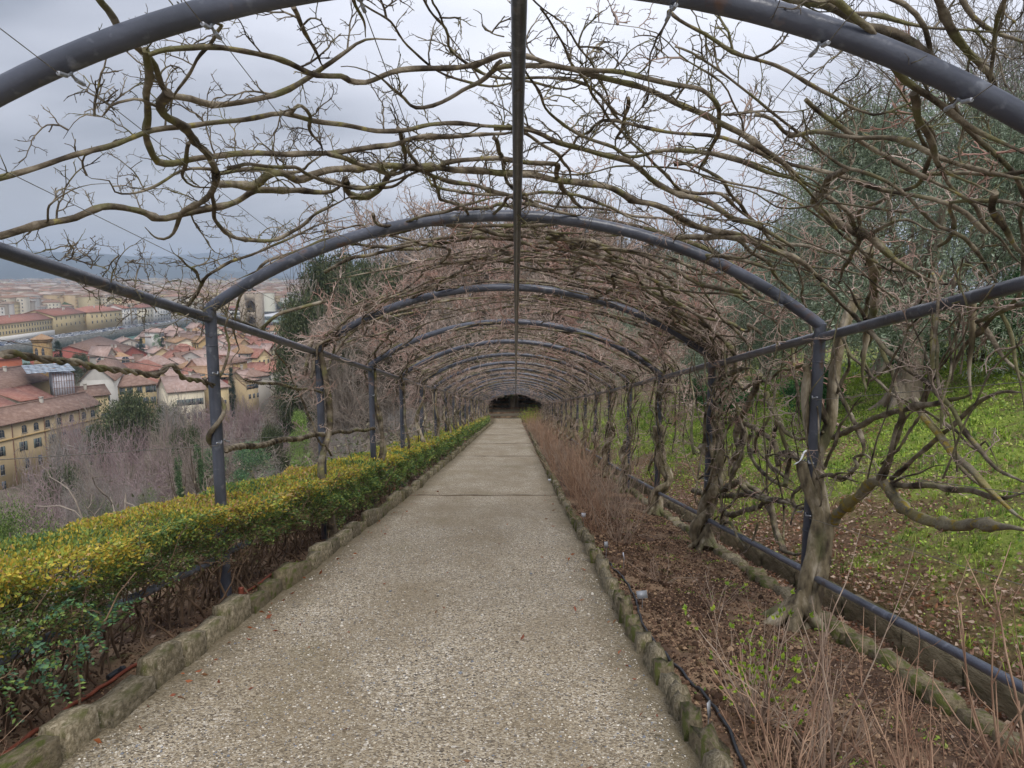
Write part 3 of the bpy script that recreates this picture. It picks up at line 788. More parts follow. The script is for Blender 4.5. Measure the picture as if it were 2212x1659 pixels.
# ------------------------------------------------------------------ wisteria
class Skel:
    """collects many thin tapering twigs as 3-sided tubes, vectorised"""
    def __init__(s): s.A = []; s.B = []; s.RA = []; s.RB = []
    def seg(s, a, b, ra, rb): s.A.append(a); s.B.append(b); s.RA.append(ra); s.RB.append(rb)
    def arrays(s, sides=3):
        A = np.array(s.A); B = np.array(s.B); RA = np.array(s.RA); RB = np.array(s.RB)
        d = B - A; d /= (np.linalg.norm(d, axis=1)[:, None] + 1e-9)
        r = np.where(np.abs(d[:, 2:3]) < .9, np.array([[0, 0, 1.0]]), np.array([[1.0, 0, 0]]))
        x = np.cross(d, r); x /= np.linalg.norm(x, axis=1)[:, None]; y = np.cross(d, x)
        ang = np.linspace(0, 2 * pi, sides, endpoint=False)
        ring = x[:, None, :] * np.cos(ang)[None, :, None] + y[:, None, :] * np.sin(ang)[None, :, None]
        V = np.concatenate([A[:, None, :] + ring * RA[:, None, None], B[:, None, :] + ring * RB[:, None, None]], 1)
        k = len(A); o = (np.arange(k) * 2 * sides)[:, None]
        F = np.concatenate([np.stack([o[:, 0] + j, o[:, 0] + (j + 1) % sides, o[:, 0] + sides + (j + 1) % sides, o[:, 0] + sides + j], 1) for j in range(sides)])
        return V.reshape(-1, 3), F

def rvec(s=1.0):
    v = rng.normal(size=3); return v / np.linalg.norm(v) * s

def make_spur(seed, n=9, step=.034, r0=.0056, wig=.62, p_side=.85, depth=0, flat=.6):
    """a crooked spur shoot with knuckles and side twiglets, growing along +Y"""
    global rng
    keep = rng; rng = np.random.default_rng(seed)
    sk = Skel()
    def grow(p, d, n, step, r, lev):
        for i in range(n):
            d = d + rvec(wig) * np.array([1, 1, flat]) * (.8 if i else .3); d /= np.linalg.norm(d)
            l = step * rng.uniform(.6, 1.4); q = p + d * l; r2 = r * .92
            sk.seg(p, q, r, r2 * rng.uniform(.85, 1.1)); p = q; r = r2
            if lev < 2 and rng.random() < p_side:
                dd = d + rvec(1.1); dd /= np.linalg.norm(dd)
                grow(p, dd, int(rng.integers(2, 5)) if lev == 0 else 2, step * .62, r * .72, lev + 1)
        sk.seg(p, p + d * step * .45, r * 1.35, r * .35)     # bud
    grow(np.zeros(3), np.array([0, 1.0, 0]), n, step, r0, 0)
    rng = keep
    return sk.arrays()
SPURS = [make_spur(100 + i, n=int(6 + i % 5)) for i in range(16)]
SPURS_FAR = [make_spur(200 + i, n=5, step=.07, r0=.0062, p_side=.6) for i in range(10)]

def stamp_spurs(g, P, D, S, lib=SPURS, tint=None):
    P = np.asarray(P); D = np.asarray(D); S = np.asarray(S)
    which = rng.integers(0, len(lib), len(P))
    for i, (tv, tf) in enumerate(lib):
        m = which == i
        if m.any(): stamp(g, tv, tf, P[m], basis_from_dir(D[m]), S[m])

def limb_mesh(g, pts, rad, sides=7, rough=.10, wob=.008, mat=0, step=.06, flute=0):
    """pts (n,3), rad (n,) -> knobbly tapering limb; returns resampled centre line and radii"""
    X = smooth_path(pts, step, rad)
    P, R = X[:, :3].copy(), np.maximum(X[:, 3], .003)
    n = len(P)
    ph = rng.uniform(0, 6, 3)
    i = np.arange(n)[:, None]
    w = wob * (np.sin(i * .9 + ph) + .6 * np.sin(i * .37 + ph * 2)); w[0] = 0
    P += w * np.array([1, 1, .8])
    R = R * (1 + .09 * np.sin(np.arange(n) * .8 + ph[0]) + rng.uniform(-.08, .08, n))
    k = rng.random(n) < .07; R[k] *= rng.uniform(1.15, 1.5, k.sum())
    e_ = np.minimum(1, (n - 1 - np.arange(n)) / min(9, n) * .75 + .25); R = R * e_
    tube(g, P, R, sides, mat, rough=rough * (.6 if flute else 1), flute=flute)
    return P, R

def out_normal(P):
    """outward direction of the pergola skin at P"""
    X = P[:, 0] - XO(P[:, 1])
    n = np.stack([X / VR, np.zeros(len(P)), np.sqrt(np.maximum(.05, 1 - (X / VR) ** 2))], -1)
    sidem = np.abs(X) > 2.44
    n[sidem] = np.stack([np.sign(X[sidem]), np.zeros(sidem.sum()), np.zeros(sidem.sum())], -1)
    return n

# ---- limbs traced from the photograph: (points in sheet units, width at start, width at end, depth above skin)
# sheet unit Q = photo point (2212 wide) * 2.793 ; wall sheet adds (4525, 1810)
O6, O7 = 1961, 4072
def q6(p): return [(a + O6, b) for a, b in p]
def q7(p): return [(a + O7, b) for a, b in p]
def qw(p): return [(a + 4525, b + 1810) for a, b in p]
def ql(p): return [(a * .8183, 1357 + b * .8183) for a, b in p]
def q5(p): return [((1350 + a / 3.072) * 2.793, (594 + b / 3.072) * 2.793) for a, b in p]
ROOF = [
 ([(-60,1100),(0,1080),(300,980),(640,880),(820,825),(1000,775),(1350,735),(1640,685),(1780,700),(2111,765),(2411,790),(2600,745),(2861,755),(3061,765),(3300,800)], 34, 24, .05),
 ([(-40,1430),(0,1420),(150,1380),(350,1340),(450,1310),(560,1260),(700,1245),(830,1265),(970,1320),(1100,1290),(1280,1255),(1420,1210),(1550,1150),(1750,1145),(1900,1160),(2000,1150),(2060,1100),(2085,1070)], 42, 34, .04),
 ([(880,300),(895,450),(885,600),(885,800),(900,900),(950,970),(1050,985),(1130,965),(1250,940),(1500,925),(1850,930),(2111,905),(2361,870),(2501,835),(2761,818),(3041,800),(3200,760)], 46, 24, .07),
 ([(590,-20),(680,110),(740,210),(830,290),(930,400),(990,520),(1040,580),(1150,590),(1280,625),(1450,620),(1600,590),(1750,530),(1880,460),(1960,400),(2101,300),(2201,245),(2391,235)], 40, 30, .10),
 ([(900,330),(1000,290),(1150,280),(1350,290),(1550,320),(1750,385),(1900,445),(2050,455),(2111,485),(2211,492),(2361,440),(2561,415),(2811,400),(2911,375),(3021,320),(3121,325),(3241,360),(3361,400),(3561,425),(3761,440),(3961,480),(4072,510),(4202,530),(4272,560),(4332,650),(4342,730),(4302,870),(4252,960),(4212,1060)], 34, 26, .06),
 (q6([(1000,440),(1080,400),(1200,385),(1400,400),(1600,445),(1800,500),(2000,560),(2111,610),(2311,700),(2461,780),(2611,880),(2761,980),(2911,1110),(2991,1160)]), 30, 38, .05),
 (q6([(1060,370),(1000,440),(900,510),(750,590),(550,650),(450,570),(350,480),(180,395),(100,400)]), 28, 14, .04),
 ([(1020,560),(970,620),(1000,690),(1060,730),(1110,770),(1160,830),(1230,910),(1290,990),(1310,1070),(1290,1150),(1200,1220),(1110,1270),(1070,1340),(1020,1430),(960,1440),(870,1370)], 58, 18, .03),
 ([(1310,1110),(1400,1110),(1520,1120),(1600,1060),(1700,1045),(1790,1085),(1880,1060),(1980,1030),(2111,1010),(2361,1000),(2561,1010),(2761,1020),(3011,1040),(3161,1050),(3361,1085),(3511,1105),(3661,1120),(3811,1200),(3961,1240),(4072,1290),(4222,1370),(4472,1420),(4650,1500)], 46, 34, .06),
 ([(1310,1050),(1420,1030),(1600,1020),(1800,1035),(1860,990),(1950,930),(2060,900)], 26, 18, .09),
 ([(1370,1015),(1480,990),(1600,1000),(1780,1010),(1830,1040),(1900,1070),(2050,1115),(2211,1135),(2361,1090),(2511,1040),(2600,1000)], 24, 16, .03),
 ([(1280,1020),(1100,1030),(950,1110),(870,1150),(780,1165),(690,1150),(660,1090),(560,1080),(480,1010)], 20, 8, .05),
 ([(1290,1000),(1290,1140),(1290,1280),(1310,1350),(1380,1410),(1500,1450),(1680,1440),(1800,1370),(1900,1300),(2000,1240),(2111,1190),(2211,1190)], 28, 18, .03),
 (q6([(120,1080),(130,1140),(180,1185),(260,1185),(320,1150),(350,1100),(420,1020),(480,1005),(600,1030)]), 38, 30, .08),
 ([(1140,860),(1110,1000),(1110,1070),(1170,1120),(1290,1135)], 28, 24, .08),
 ([(1340,150),(1280,230),(1170,400),(1090,500),(1040,640),(1030,720)], 22, 20, .09),
 (q6([(-190,40),(-110,200),(-20,390),(0,400)]), 28, 22, .09),
 (q6([(170,-10),(230,120),(255,230)]), 28, 24, .07),
 ([(1740,690),(1790,650),(1830,640),(1865,690),(1870,790),(1930,870),(1960,940)], 24, 20, .06),
 ([(1000,660),(860,600),(760,610),(660,640),(620,700),(520,690),(440,740),(390,830)], 20, 6, .05),
 ([(1121,1856),(1170,1791),(1219,1709),(1252,1660),(1309,1627),(1391,1578),(1555,1520),(1810,1406),(1950,1345),(2140,1300)], 26, 10, .04),
 ([(1219,1709),(1180,1640),(1120,1590),(1060,1530),(1020,1470)], 16, 8, .04),
 ([(290,1330),(290,1260),(320,1220),(440,1140),(560,1110),(700,1115)], 14, 10, .05),
 ([(-20,1060),(40,1040),(10,940),(-20,880)], 14, 8, .05),
 (q6([(0,920),(200,980),(400,1050),(520,1010),(600,1030),(700,1080),(900,1120),(1100,1175),(1200,1230),(1350,1260),(1520,1300),(1580,1260)]), 28, 20, .03),
 (q6([(700,990),(850,965),(1000,950),(1150,970),(1380,990),(1400,1060),(1450,1150),(1560,1270)]), 30, 30, .08),
 (q6([(1020,770),(1150,770),(1280,800),(1400,850),(1600,910),(1800,960),(1900,1020),(1980,1090),(2111,1160),(2311,1220),(2461,1320),(2611,1360),(2811,1480),(2831,1510)]), 30, 36, .05),
 (q6([(1100,750),(1160,780),(1300,860),(1400,930),(1470,1020),(1500,1115)]), 20, 20, .08),
 (q6([(1190,400),(1250,490),(1300,580),(1350,670),(1450,760),(1600,840),(1740,890),(1840,940),(2000,915),(2111,905),(2311,925),(2511,960),(2661,1010),(2861,1090)]), 14, 28, .06),
 (q6([(590,-20),(720,180),(760,300),(860,390),(1000,450),(1150,470),(1400,470),(1550,500),(1700,620),(1790,690),(1810,620),(1830,560)]), 16, 18, .10),
 (q6([(640,-20),(730,170),(850,370)]), 13, 12, .08),
 (q6([(200,0),(400,140),(500,270),(600,370),(800,480),(1000,520),(1200,490),(1450,530),(1600,480),(1800,455)]), 13, 16, .11),
 (q6([(1240,-20),(1450,170),(1560,310),(1660,480),(1720,640),(1800,760),(1880,860),(1960,940)]), 11, 16, .12),
 (q6([(1300,50),(1400,200),(1470,350),(1560,470),(1700,700),(1900,900),(2111,1110),(2261,1230),(2400,1290)]), 13, 20, .10),
 (q6([(1830,590),(1800,740),(1750,880),(1775,930)]), 24, 22, .08),
 (q6([(1020,830),(1050,900),(1080,990),(1090,1080),(1150,1150),(1250,1220),(1400,1280),(1530,1295)]), 26, 18, .10),
 (q6([(290,1290),(330,1360),(450,1350),(600,1300),(750,1270),(835,1240),(870,1305),(980,1310),(1060,1250),(1105,1190),(1200,1170),(1210,1220),(1090,1245)]), 18, 18, .0),
 (q6([(440,770),(470,870),(490,960),(480,1050)]), 26, 22, .09),
 (q6([(1000,190),(950,150),(940,90),(900,50)]), 12, 5, .07),
 (q6([(1080,220),(1000,190),(940,130)]), 12, 6, .07),
 (q6([(0,1080),(200,1130),(400,1120),(550,1040),(640,1020)]), 22, 20, .07),
 (q6([(500,900),(560,1000),(640,1060),(680,1140),(700,1200),(830,1230),(1000,1200),(1090,1180)]), 20, 18, .05),
 (q6([(640,1110),(760,1150),(950,1170),(1200,1170),(1380,1160),(1600,1200),(1800,1290),(2000,1380)]), 18, 18, .07),
 (q6([(0,1640),(150,1560),(300,1530),(500,1480),(700,1470),(900,1430),(1100,1440),(1300,1420),(1460,1500),(1600,1470),(1750,1540),(1950,1640)]), 22, 20, .05),
 (q6([(130,1465),(350,1490),(560,1500),(720,1440),(900,1400),(1130,1400),(1350,1390),(1460,1440),(1550,1560),(1700,1600)]), 20, 20, .08),
 (q6([(0,1500),(300,1420),(450,1380),(640,1340),(800,1380),(1000,1390),(1200,1350),(1400,1330),(1600,1350),(1850,1420)]), 14, 18, .10),
 # right of the ridge, towards the heavy corner
 (q7([(660,-30),(760,0),(900,30),(1050,90),(1130,170),(1300,210),(1500,310),(1650,420),(1800,520),(1950,660),(2105,790),(2200,900)]), 52, 74, .12),
 (q7([(930,-20),(1080,100),(1180,170),(1250,300),(1350,430),(1500,560),(1700,710),(1900,830),(2105,920),(2240,960)]), 44, 40, .02),
 (q7([(1580,-30),(1650,130),(1700,230),(1790,340),(1900,440),(1960,600),(2060,760)]), 50, 46, .22),
 (q7([(1730,-10),(1800,90),(1930,190),(2105,260),(2230,330)]), 42, 40, .25),
 (q7([(1080,80),(1250,90),(1400,140),(1560,180),(1750,180),(2105,190)]), 24, 26, .22),
 (q7([(2010,-60),(1940,150),(1910,400),(1890,650)]), 28, 26, .16),
 (q7([(-40,60),(0,85),(180,210),(350,310),(600,400),(800,490),(950,570),(1050,640),(1200,690),(1300,670),(1460,700)]), 24, 26, .04),
 (q7([(1440,560),(1470,700),(1540,840),(1580,960),(1650,1040),(1800,1110),(1930,1170)]), 46, 32, .03),
 (q7([(0,280),(100,310),(300,450),(500,610),(750,800),(1000,1000),(1100,1030),(1250,1080),(1400,1180),(1500,1280),(1600,1370),(1750,1440),(1900,1640),(2000,1790)]), 13, 28, .06),
 (q7([(480,690),(600,730),(700,810),(850,795),(1050,820),(1250,830),(1400,860),(1550,920),(1730,1000),(1900,1040),(2105,1070),(2200,1080)]), 22, 40, .05),
 (q7([(790,600),(900,700),(1050,800),(1200,900),(1400,1010),(1550,1090),(1750,1190),(1910,1250)]), 30, 32, .08),
 (q7([(1930,1160),(1930,1280),(2000,1400),(2105,1550),(2180,1640)]), 42, 40, .05),
 (q7([(300,690),(500,675),(700,670),(830,640)]), 18, 20, .07),
 (q7([(0,900),(200,925),(400,970),(560,1040),(740,1080),(860,1130),(880,1170)]), 26, 30, .03),
 (q7([(700,810),(780,830),(930,1000),(1030,1020)]), 10, 12, .1),
 (q7([(1030,1020),(920,1090),(890,1150),(840,1190),(840,1240),(900,1290),(960,1330),(1060,1390),(1160,1420),(1260,1500),(1340,1580),(1440,1640),(1560,1700)]), 40, 54, .07),
 (q7([(880,1170),(980,1230),(1060,1300),(1100,1390),(1110,1450),(1060,1540),(1010,1640),(990,1720)]), 26, 28, .04),
 (q7([(1110,1450),(1180,1410),(1280,1350),(1400,1330),(1500,1380),(1620,1400),(1750,1440)]), 24, 16, .09),
 (q7([(0,1140),(150,1170),(280,1170),(360,1240),(420,1290),(500,1350),(560,1380)]), 22, 20, .1),
 (q7([(0,990),(120,1000),(250,1060),(350,1180),(440,1290),(560,1420),(700,1560),(830,1700)]), 22, 20, .12),
 (q7([(0,1520),(200,1540),(330,1550),(500,1600),(700,1640)]), 22, 26, .0),
 (q7([(200,1590),(190,1560),(280,1540),(420,1560),(500,1480),(520,1420)]), 18, 12, -.02),
 (q7([(370,1440),(480,1530),(560,1580),(640,1700),(760,1800)]), 24, 26, .09),
 (q7([(0,1430),(220,1430),(430,1440),(560,1500),(700,1540),(830,1640),(960,1760)]), 34, 40, .03),
 (q7([(660,980),(760,1120),(850,1200),(960,1350),(1100,1500),(1300,1640),(1420,1780)]), 16, 14, .0),
 (q7([(1450,740),(1530,900),(1600,1010),(1700,1160),(1800,1240),(1900,1380),(2100,1600)]), 20, 26, .1),
]
WALL = [
 (qw([(330,1140),(310,1060),(290,960),(250,920),(200,915),(165,950),(180,990)]), 26, 24, .06, 0),
 (qw([(500,1340),(560,1260),(640,1190),(700,1130),(760,1090),(820,1110),(880,1200),(960,1280),(1060,1320),(1200,1360),(1400,1350),(1550,1370),(1700,1390)]), 62, 64, .10, 2),
 (qw([(800,1095),(950,1120),(1050,1110),(1200,1140),(1350,1150),(1450,1180),(1530,1195),(1700,1150)]), 36, 34, .13, 0),
 (qw([(990,600),(1060,720),(1150,820),(1250,950),(1350,1040),(1450,1150),(1550,1250),(1700,1350)]), 36, 44, .09, 2),
 (qw([(1000,640),(1080,720),(1170,830),(1240,960),(1330,1070),(1460,1170),(1600,1290)]), 20, 24, .13, 0),
 (qw([(500,830),(650,760),(780,700),(850,680),(1000,640),(1150,620),(1300,580),(1340,560)]), 32, 36, .05, 0),
 (qw([(770,1080),(820,990),(860,880),(880,770),(910,700),(900,600),(860,450),(800,300),(700,130),(630,-20),(560,-120)]), 28, 22, .03, 0),
 (qw([(840,1090),(950,990),(1080,880),(1150,820),(1300,680),(1420,590),(1550,555),(1700,560)]), 26, 26, .14, 0),
 (qw([(800,1080),(850,960),(870,860),(940,720),(1010,640)]), 32, 30, .07, 0),
 (qw([(1030,630),(1080,490),(1100,300),(1100,180),(1150,50),(1160,0)]), 30, 34, .08, 0),
 (qw([(1345,-20),(1340,200),(1325,400),(1335,600)]), 44, 40, .08, 0),
 (qw([(1360,110),(1480,260),(1560,380),(1700,500)]), 30, 34, .12, 0),
 (qw([(430,-100),(530,0),(650,120),(760,230),(850,330),(1000,450),(1100,520),(1200,640),(1270,750),(1380,900),(1480,1000),(1700,1130)]), 22, 32, .0, 0),
 (qw([(440,1020),(510,870),(550,750),(640,620),(670,580)]), 20, 16, .02, 0),
 (qw([(330,1260),(270,1240),(260,1170),(330,1110),(450,1060),(600,1040)]), 24, 22, -.03, 0),
 (qw([(170,1000),(165,940),(200,915),(260,940),(320,1000),(450,1050),(650,1090)]), 24, 28, .02, 0),
 (qw([(600,1040),(650,1000),(620,950),(700,935),(750,1000),(770,1080)]), 22, 18, .06, 0),
 (qw([(720,-300),(750,-100),(740,100),(700,200),(690,350),(680,450),(700,540)]), 44, 36, .05, 0),
 (qw([(740,-100),(700,60),(735,200),(680,330),(720,450),(700,560),(720,600)]), 22, 20, .09, 0),
 (qw([(120,1220),(160,1380),(200,1500),(250,1530),(320,1530)]), 32, 30, .10, 0),
 (qw([(1480,-20),(1560,180),(1610,400),(1660,700)]), 24, 28, .10, 0),
 (qw([(520,150),(560,240),(600,320),(680,400),(760,480),(850,560),(1000,640),(1200,760),(1300,850),(1500,1000)]), 18, 16, .1, 0),
 (qw([(545,560),(590,660),(650,780),(690,900),(650,980),(600,1040)]), 26, 24, .09, 0),
 (qw([(530,560),(560,470),(600,390),(590,300),(560,200)]), 24, 18, .1, 0),
 (qw([(-340,1150),(-250,1170),(-100,1180),(0,1170),(100,1195),(250,1220),(300,1260)]), 30, 30, .08, 0),
 (qw([(640,1010),(560,1090),(480,1080)]), 16, 14, .1, 0),
 (qw([(1020,1080),(1035,1160)]), 16, 14, .1, 0),
 (qw([(850,1100),(950,1060),(1030,1035),(1130,1000),(1250,985)]), 14, 10, .1, 0),
 (qw([(1370,900),(1420,850),(1500,1000),(1430,1030)]), 14, 10, .12, 0),
 (q5([(600,900),(555,820),(600,720),(720,640),(830,615)]), 30, 30, -.04, 0),
 (q5([(600,900),(620,1000),(640,1120),(630,1300),(650,1400)]), 40, 46, -.03, 0),
 (q5([(770,950),(700,950),(740,960),(830,1000),(900,1040),(990,1110),(1010,1200),(1100,1250)]), 34, 26, .06, 0),
 (q5([(900,660),(870,740),(820,850),(770,950),(740,1080),(770,1180),(720,1300),(690,1400)]), 34, 40, .05, 0),
 (q5([(760,900),(790,1040),(760,1160),(700,1250),(690,1330)]), 40, 40, .08, 0),
 (q5([(940,780),(960,860),(1010,960),(980,1080),(960,1160),(940,1230),(1010,1300),(1120,1380)]), 26, 24, .08, 0),
 (q5([(1110,420),(1120,640),(1140,700),(1150,820),(1160,1000),(1180,1150)]), 20, 12, .0, 0),
 (q5([(640,1430),(760,1370),(800,1420),(900,1480),(1020,1500),(1110,1520)]), 34, 30, .02, 0),
 (q5([(640,1560),(700,1590),(800,1560),(900,1530),(960,1440)]), 34, 28, .04, 0),
 (q5([(760,1350),(820,1400),(900,1450),(960,1560),(980,1660),(1010,1780)]), 30, 34, .1, 0),
 (q5([(830,1060),(820,1150),(880,1270),(960,1350),(1080,1410),(1140,1440)]), 20, 22, .04, 0),
]
# a vine is one plant: gather traced limbs by the post nearest to their start
def trace3d(Q, off, side=2.55):
    pts, sc = [], []
    for a, b in Q:
        p, s = surf(a / 2.793, b / 2.793, off, side); pts.append(p); sc.append(s)
    return np.array(pts), np.array(sc)

def add_spurs(gs, P, R, dens, smin=.6, smax=1.25, lib=SPURS, up=.7):
    L_ = np.linalg.norm(np.diff(P, axis=0), axis=1).sum()
    k = rng.poisson(dens * L_)
    if k == 0: return
    i = rng.integers(0, len(P) - 1, k)
    nrm = out_normal(P[i])
    D = nrm * up + rng.normal(0, .8, (k, 3))
    stamp_spurs(gs, P[i] + D * 0.002, D, rng.uniform(smin, smax, k), lib)

def ordinal(i): return (['first', 'second', 'third', 'fourth', 'fifth', 'sixth', 'seventh', 'eighth', 'ninth', 'tenth', 'eleventh', 'twelfth', 'thirteenth', 'fourteenth', 'fifteenth', 'sixteenth', 'seventeenth', 'eighteenth', 'nineteenth', 'twentieth'] + ['twenty-' + w for w in ('first', 'second', 'third', 'fourth', 'fifth', 'sixth', 'seventh', 'eighth', 'ninth')] + ['thirtieth'])[i]

vine_near = thing('wisteria', 'big wisteria whose bare crooked limbs cross the nearest open bay overhead', 'wisteria', (2.9, 3.0, float(T(2.9, 3.0))), group='wisterias trained over the pergola')
vine_post1 = thing('wisteria', 'wisteria with twined trunks at the nearest full post beside the bank, near the white tag', 'wisteria', (2.42, 5.9, float(GZ(5.9)) - .18), group='wisterias trained over the pergola')
bpy.context.view_layer.update()
def rel(o, P): return np.asarray(P) - np.array(o.location)
gs_near = Geo(); gs_wall = Geo()
for Q, w0, w1, off in ROOF:
    P, s = trace3d(Q, off)
    # remove jumps in depth that a grazing sight line can give
    rad = np.linspace(w0, w1, len(P)) / 2 / 2.793 / 1650 * s
    # the radius follows the apparent width, but the plant tapers: smooth it
    rad = np.clip(rad, .004, .06)
    g = Geo()
    P2, R2 = limb_mesh(g, rel(vine_near, P), rad, sides=14 if w0 > 30 else 9, wob=.0045, step=.045, flute=.07)
    g.build('limb', M['bark'], vine_near, True)
    m_ = R2 < .034
    add_spurs(gs_near, P2 + np.array(vine_near.location), R2, 4.8 if max(w0, w1) < 48 else 1.8)
for Q, w0, w1, off, mk in WALL:
    P, s = trace3d(Q, off)
    rad = np.clip(np.linspace(w0, w1, len(P)) / 2 / 2.793 / 1650 * s, .004, .06)
    g = Geo()
    P2, R2 = limb_mesh(g, rel(vine_post1, P), rad, sides=14, wob=.004, step=.045, flute=.08)
    g.build('limb', M['bark_lichen'] if mk == 2 else M['bark_dark'] if w0 > 38 else M['bark'], vine_post1, True)
    add_spurs(gs_wall, P2 + np.array(vine_post1.location), R2, 1.5, .5, 1.0, up=.2)
for gg, vn in ((gs_near, vine_near), (gs_wall, vine_post1)):
    gg.V = [v - np.array(vn.location, dtype=np.float32) for v in gg.V]
    o = gg.build('twigs', M['twig'] if vn is vine_post1 else M['bark'], vn); o['kind'] = 'stuff'

def rope(P, R, phase, amp, pitch, r):
    """a strand twining round the centre line P"""
    t, a, b = frames(P)
    L_ = np.concatenate([[0], np.cumsum(np.linalg.norm(np.diff(P, axis=0), axis=1))])
    ph = L_ / pitch * 2 * pi + phase
    am = np.broadcast_to(amp, (len(P),))
    return P + (a * np.cos(ph)[:, None] + b * np.sin(ph)[:, None]) * am[:, None]

def trunk_parts(vine, base, top, rad, nst=2, lean=.15, mat='bark_dark', roots=True, pitch=1.1, seed=0, sides=10, top_r=.6):
    base = np.array(base, float); top = np.array(top, float)
    k = 6
    C = np.array([base + (top - base) * f + np.array([rng.normal(0, lean * .35), rng.normal(0, lean * .5), 0]) * sin(pi * f) for f in np.linspace(0, 1, k)])
    X = smooth_path(C, .07)
    n = len(X); f = np.linspace(0, 1, n)
    for s in range(nst):
        S = rope(X, None, s * 2 * pi / nst + seed, rad * .72 * (1 + .35 * np.sin(f * 7 + s)) if nst > 1 else 0, pitch, 0)
        r = rad * (1.0 - (1 - top_r) * f) * (1 + .10 * np.sin(f * 11 + s * 2)) + rad * .55 * np.exp(-f * 22)
        g = Geo(); tube(g, S - np.array(vine.location), r, sides + 4, rough=.05, flute=.10)
        g.build('trunk', M[mat], vine, True)
    if roots:
        for a in (pi * .95, pi * 1.25, -.3 + pi / 2, -pi / 3):
            g = Geo(); l = random.uniform(.22, .42)
            d = np.array([cos(a), sin(a), 0])
            P = np.array([base + [0, 0, .34], base + d * rad * .9 + [0, 0, .16], base + d * (rad + l * .45) + [0, 0, .03], base + d * (rad + l) + [0, 0, -.06]])
            X2 = smooth_path(P, .05, [rad * .2, rad * .55, rad * .42, rad * .15])
            tube(g, X2[:, :3] - np.array(vine.location), X2[:, 3], 8, rough=.1)
            g.build('root', M[mat], vine, True)

# trunk of the near vine at post 1: traced twin strands and flared foot
tb = []
for pts, w in (([(1712,1362),(1722,1330),(1735,1300),(1739,1254),(1753,1202),(1762,1150),(1768,1110),(1752,1070),(1738,1030),(1732,1000)], 33),
               ([(1740,1358),(1757,1300),(1772,1247),(1780,1195),(1784,1150),(1778,1100),(1772,1060),(1765,1020),(1768,980),(1790,930),(1798,890),(1800,850),(1810,760),(1825,700),(1850,640)], 30),
               ([(1797,930),(1772,880),(1752,840),(1745,805),(1738,790)], 18),
               ([(1745,805),(1738,850),(1742,900),(1752,960),(1762,1010)], 20)):
    P = []
    for u, v in pts:
        y_ = 5.95 + .35 * np.clip((1360 - v) / 400, 0, 1)
        p = at(u, v, y_); P.append(p)
    P = np.array(P); k = len(P)
    rad = w / 2 / 1650 * 6.0 * (1 + .9 * np.exp(-np.arange(k) * 1.6) * (w > 28)) * np.linspace(1, .8, k)
    g = Geo(); X = smooth_path(P, .06, rad); tube(g, X[:, :3] - np.array(vine_post1.location), X[:, 3], 20, rough=.05, flute=.11)
    g.build('trunk', M['bark_dark'], vine_post1, True)
b0 = at(1722, 1350, 5.95)
for d, l in (((-.95, -.25), .42), ((-.5, -.9), .3), ((.7, -.5), .25), ((-.8, .5), .3)):
    d = np.array([*d, 0]); g = Geo()
    P = np.array([b0 + [0, 0, .3], b0 + d * .07 + [0, 0, .15], b0 + d * (.1 + l * .45) + [0, 0, .03], b0 + d * (.1 + l) + [0, 0, -.06]])
    X = smooth_path(P, .05, [.02, .055, .045, .012]); tube(g, X[:, :3] - np.array(vine_post1.location), X[:, 3], 14, rough=.08, flute=.10)
    g.build('root', M['bark_dark'], vine_post1, True)

# ---- vines further down the pergola, each rooted at its post
def skin_point(a, y, off):
    """a: distance across the skin from the right elbow (negative: down the right side), arc length about 5.4"""
    ARC = 5.62
    out = np.zeros((len(a), 3))
    f = np.clip(a / ARC, 0, 1)
    ang = np.arcsin(2.5 / VR); th = ang - 2 * ang * f
    X = VR * np.sin(th)
    zv = vault(X)
    X = np.where(a < 0, 2.5 + off, np.where(a > ARC, -2.5 - off, X * (1 + off / VR)))
    z = np.where(a < 0, .75 + a, np.where(a > ARC, .89 - (a - ARC), zv + off))
    return np.stack([X + XO(y), y, z - SL * y + prise(y)], -1)

def wander(a0, y0, n, step, bias, kink=.05, jit=.26):
    a = [a0]; y = [y0]; ph = bias
    for k in range(n - 1):
        ph = bias + .86 * (ph - bias) + rng.normal(0, jit)
        if rng.random() < kink: ph += rng.choice([-1, 1]) * rng.uniform(.9, 2.0)
        a.append(a[-1] + cos(ph) * step); y.append(y[-1] + sin(ph) * step)
    return np.array(a), np.array(y)

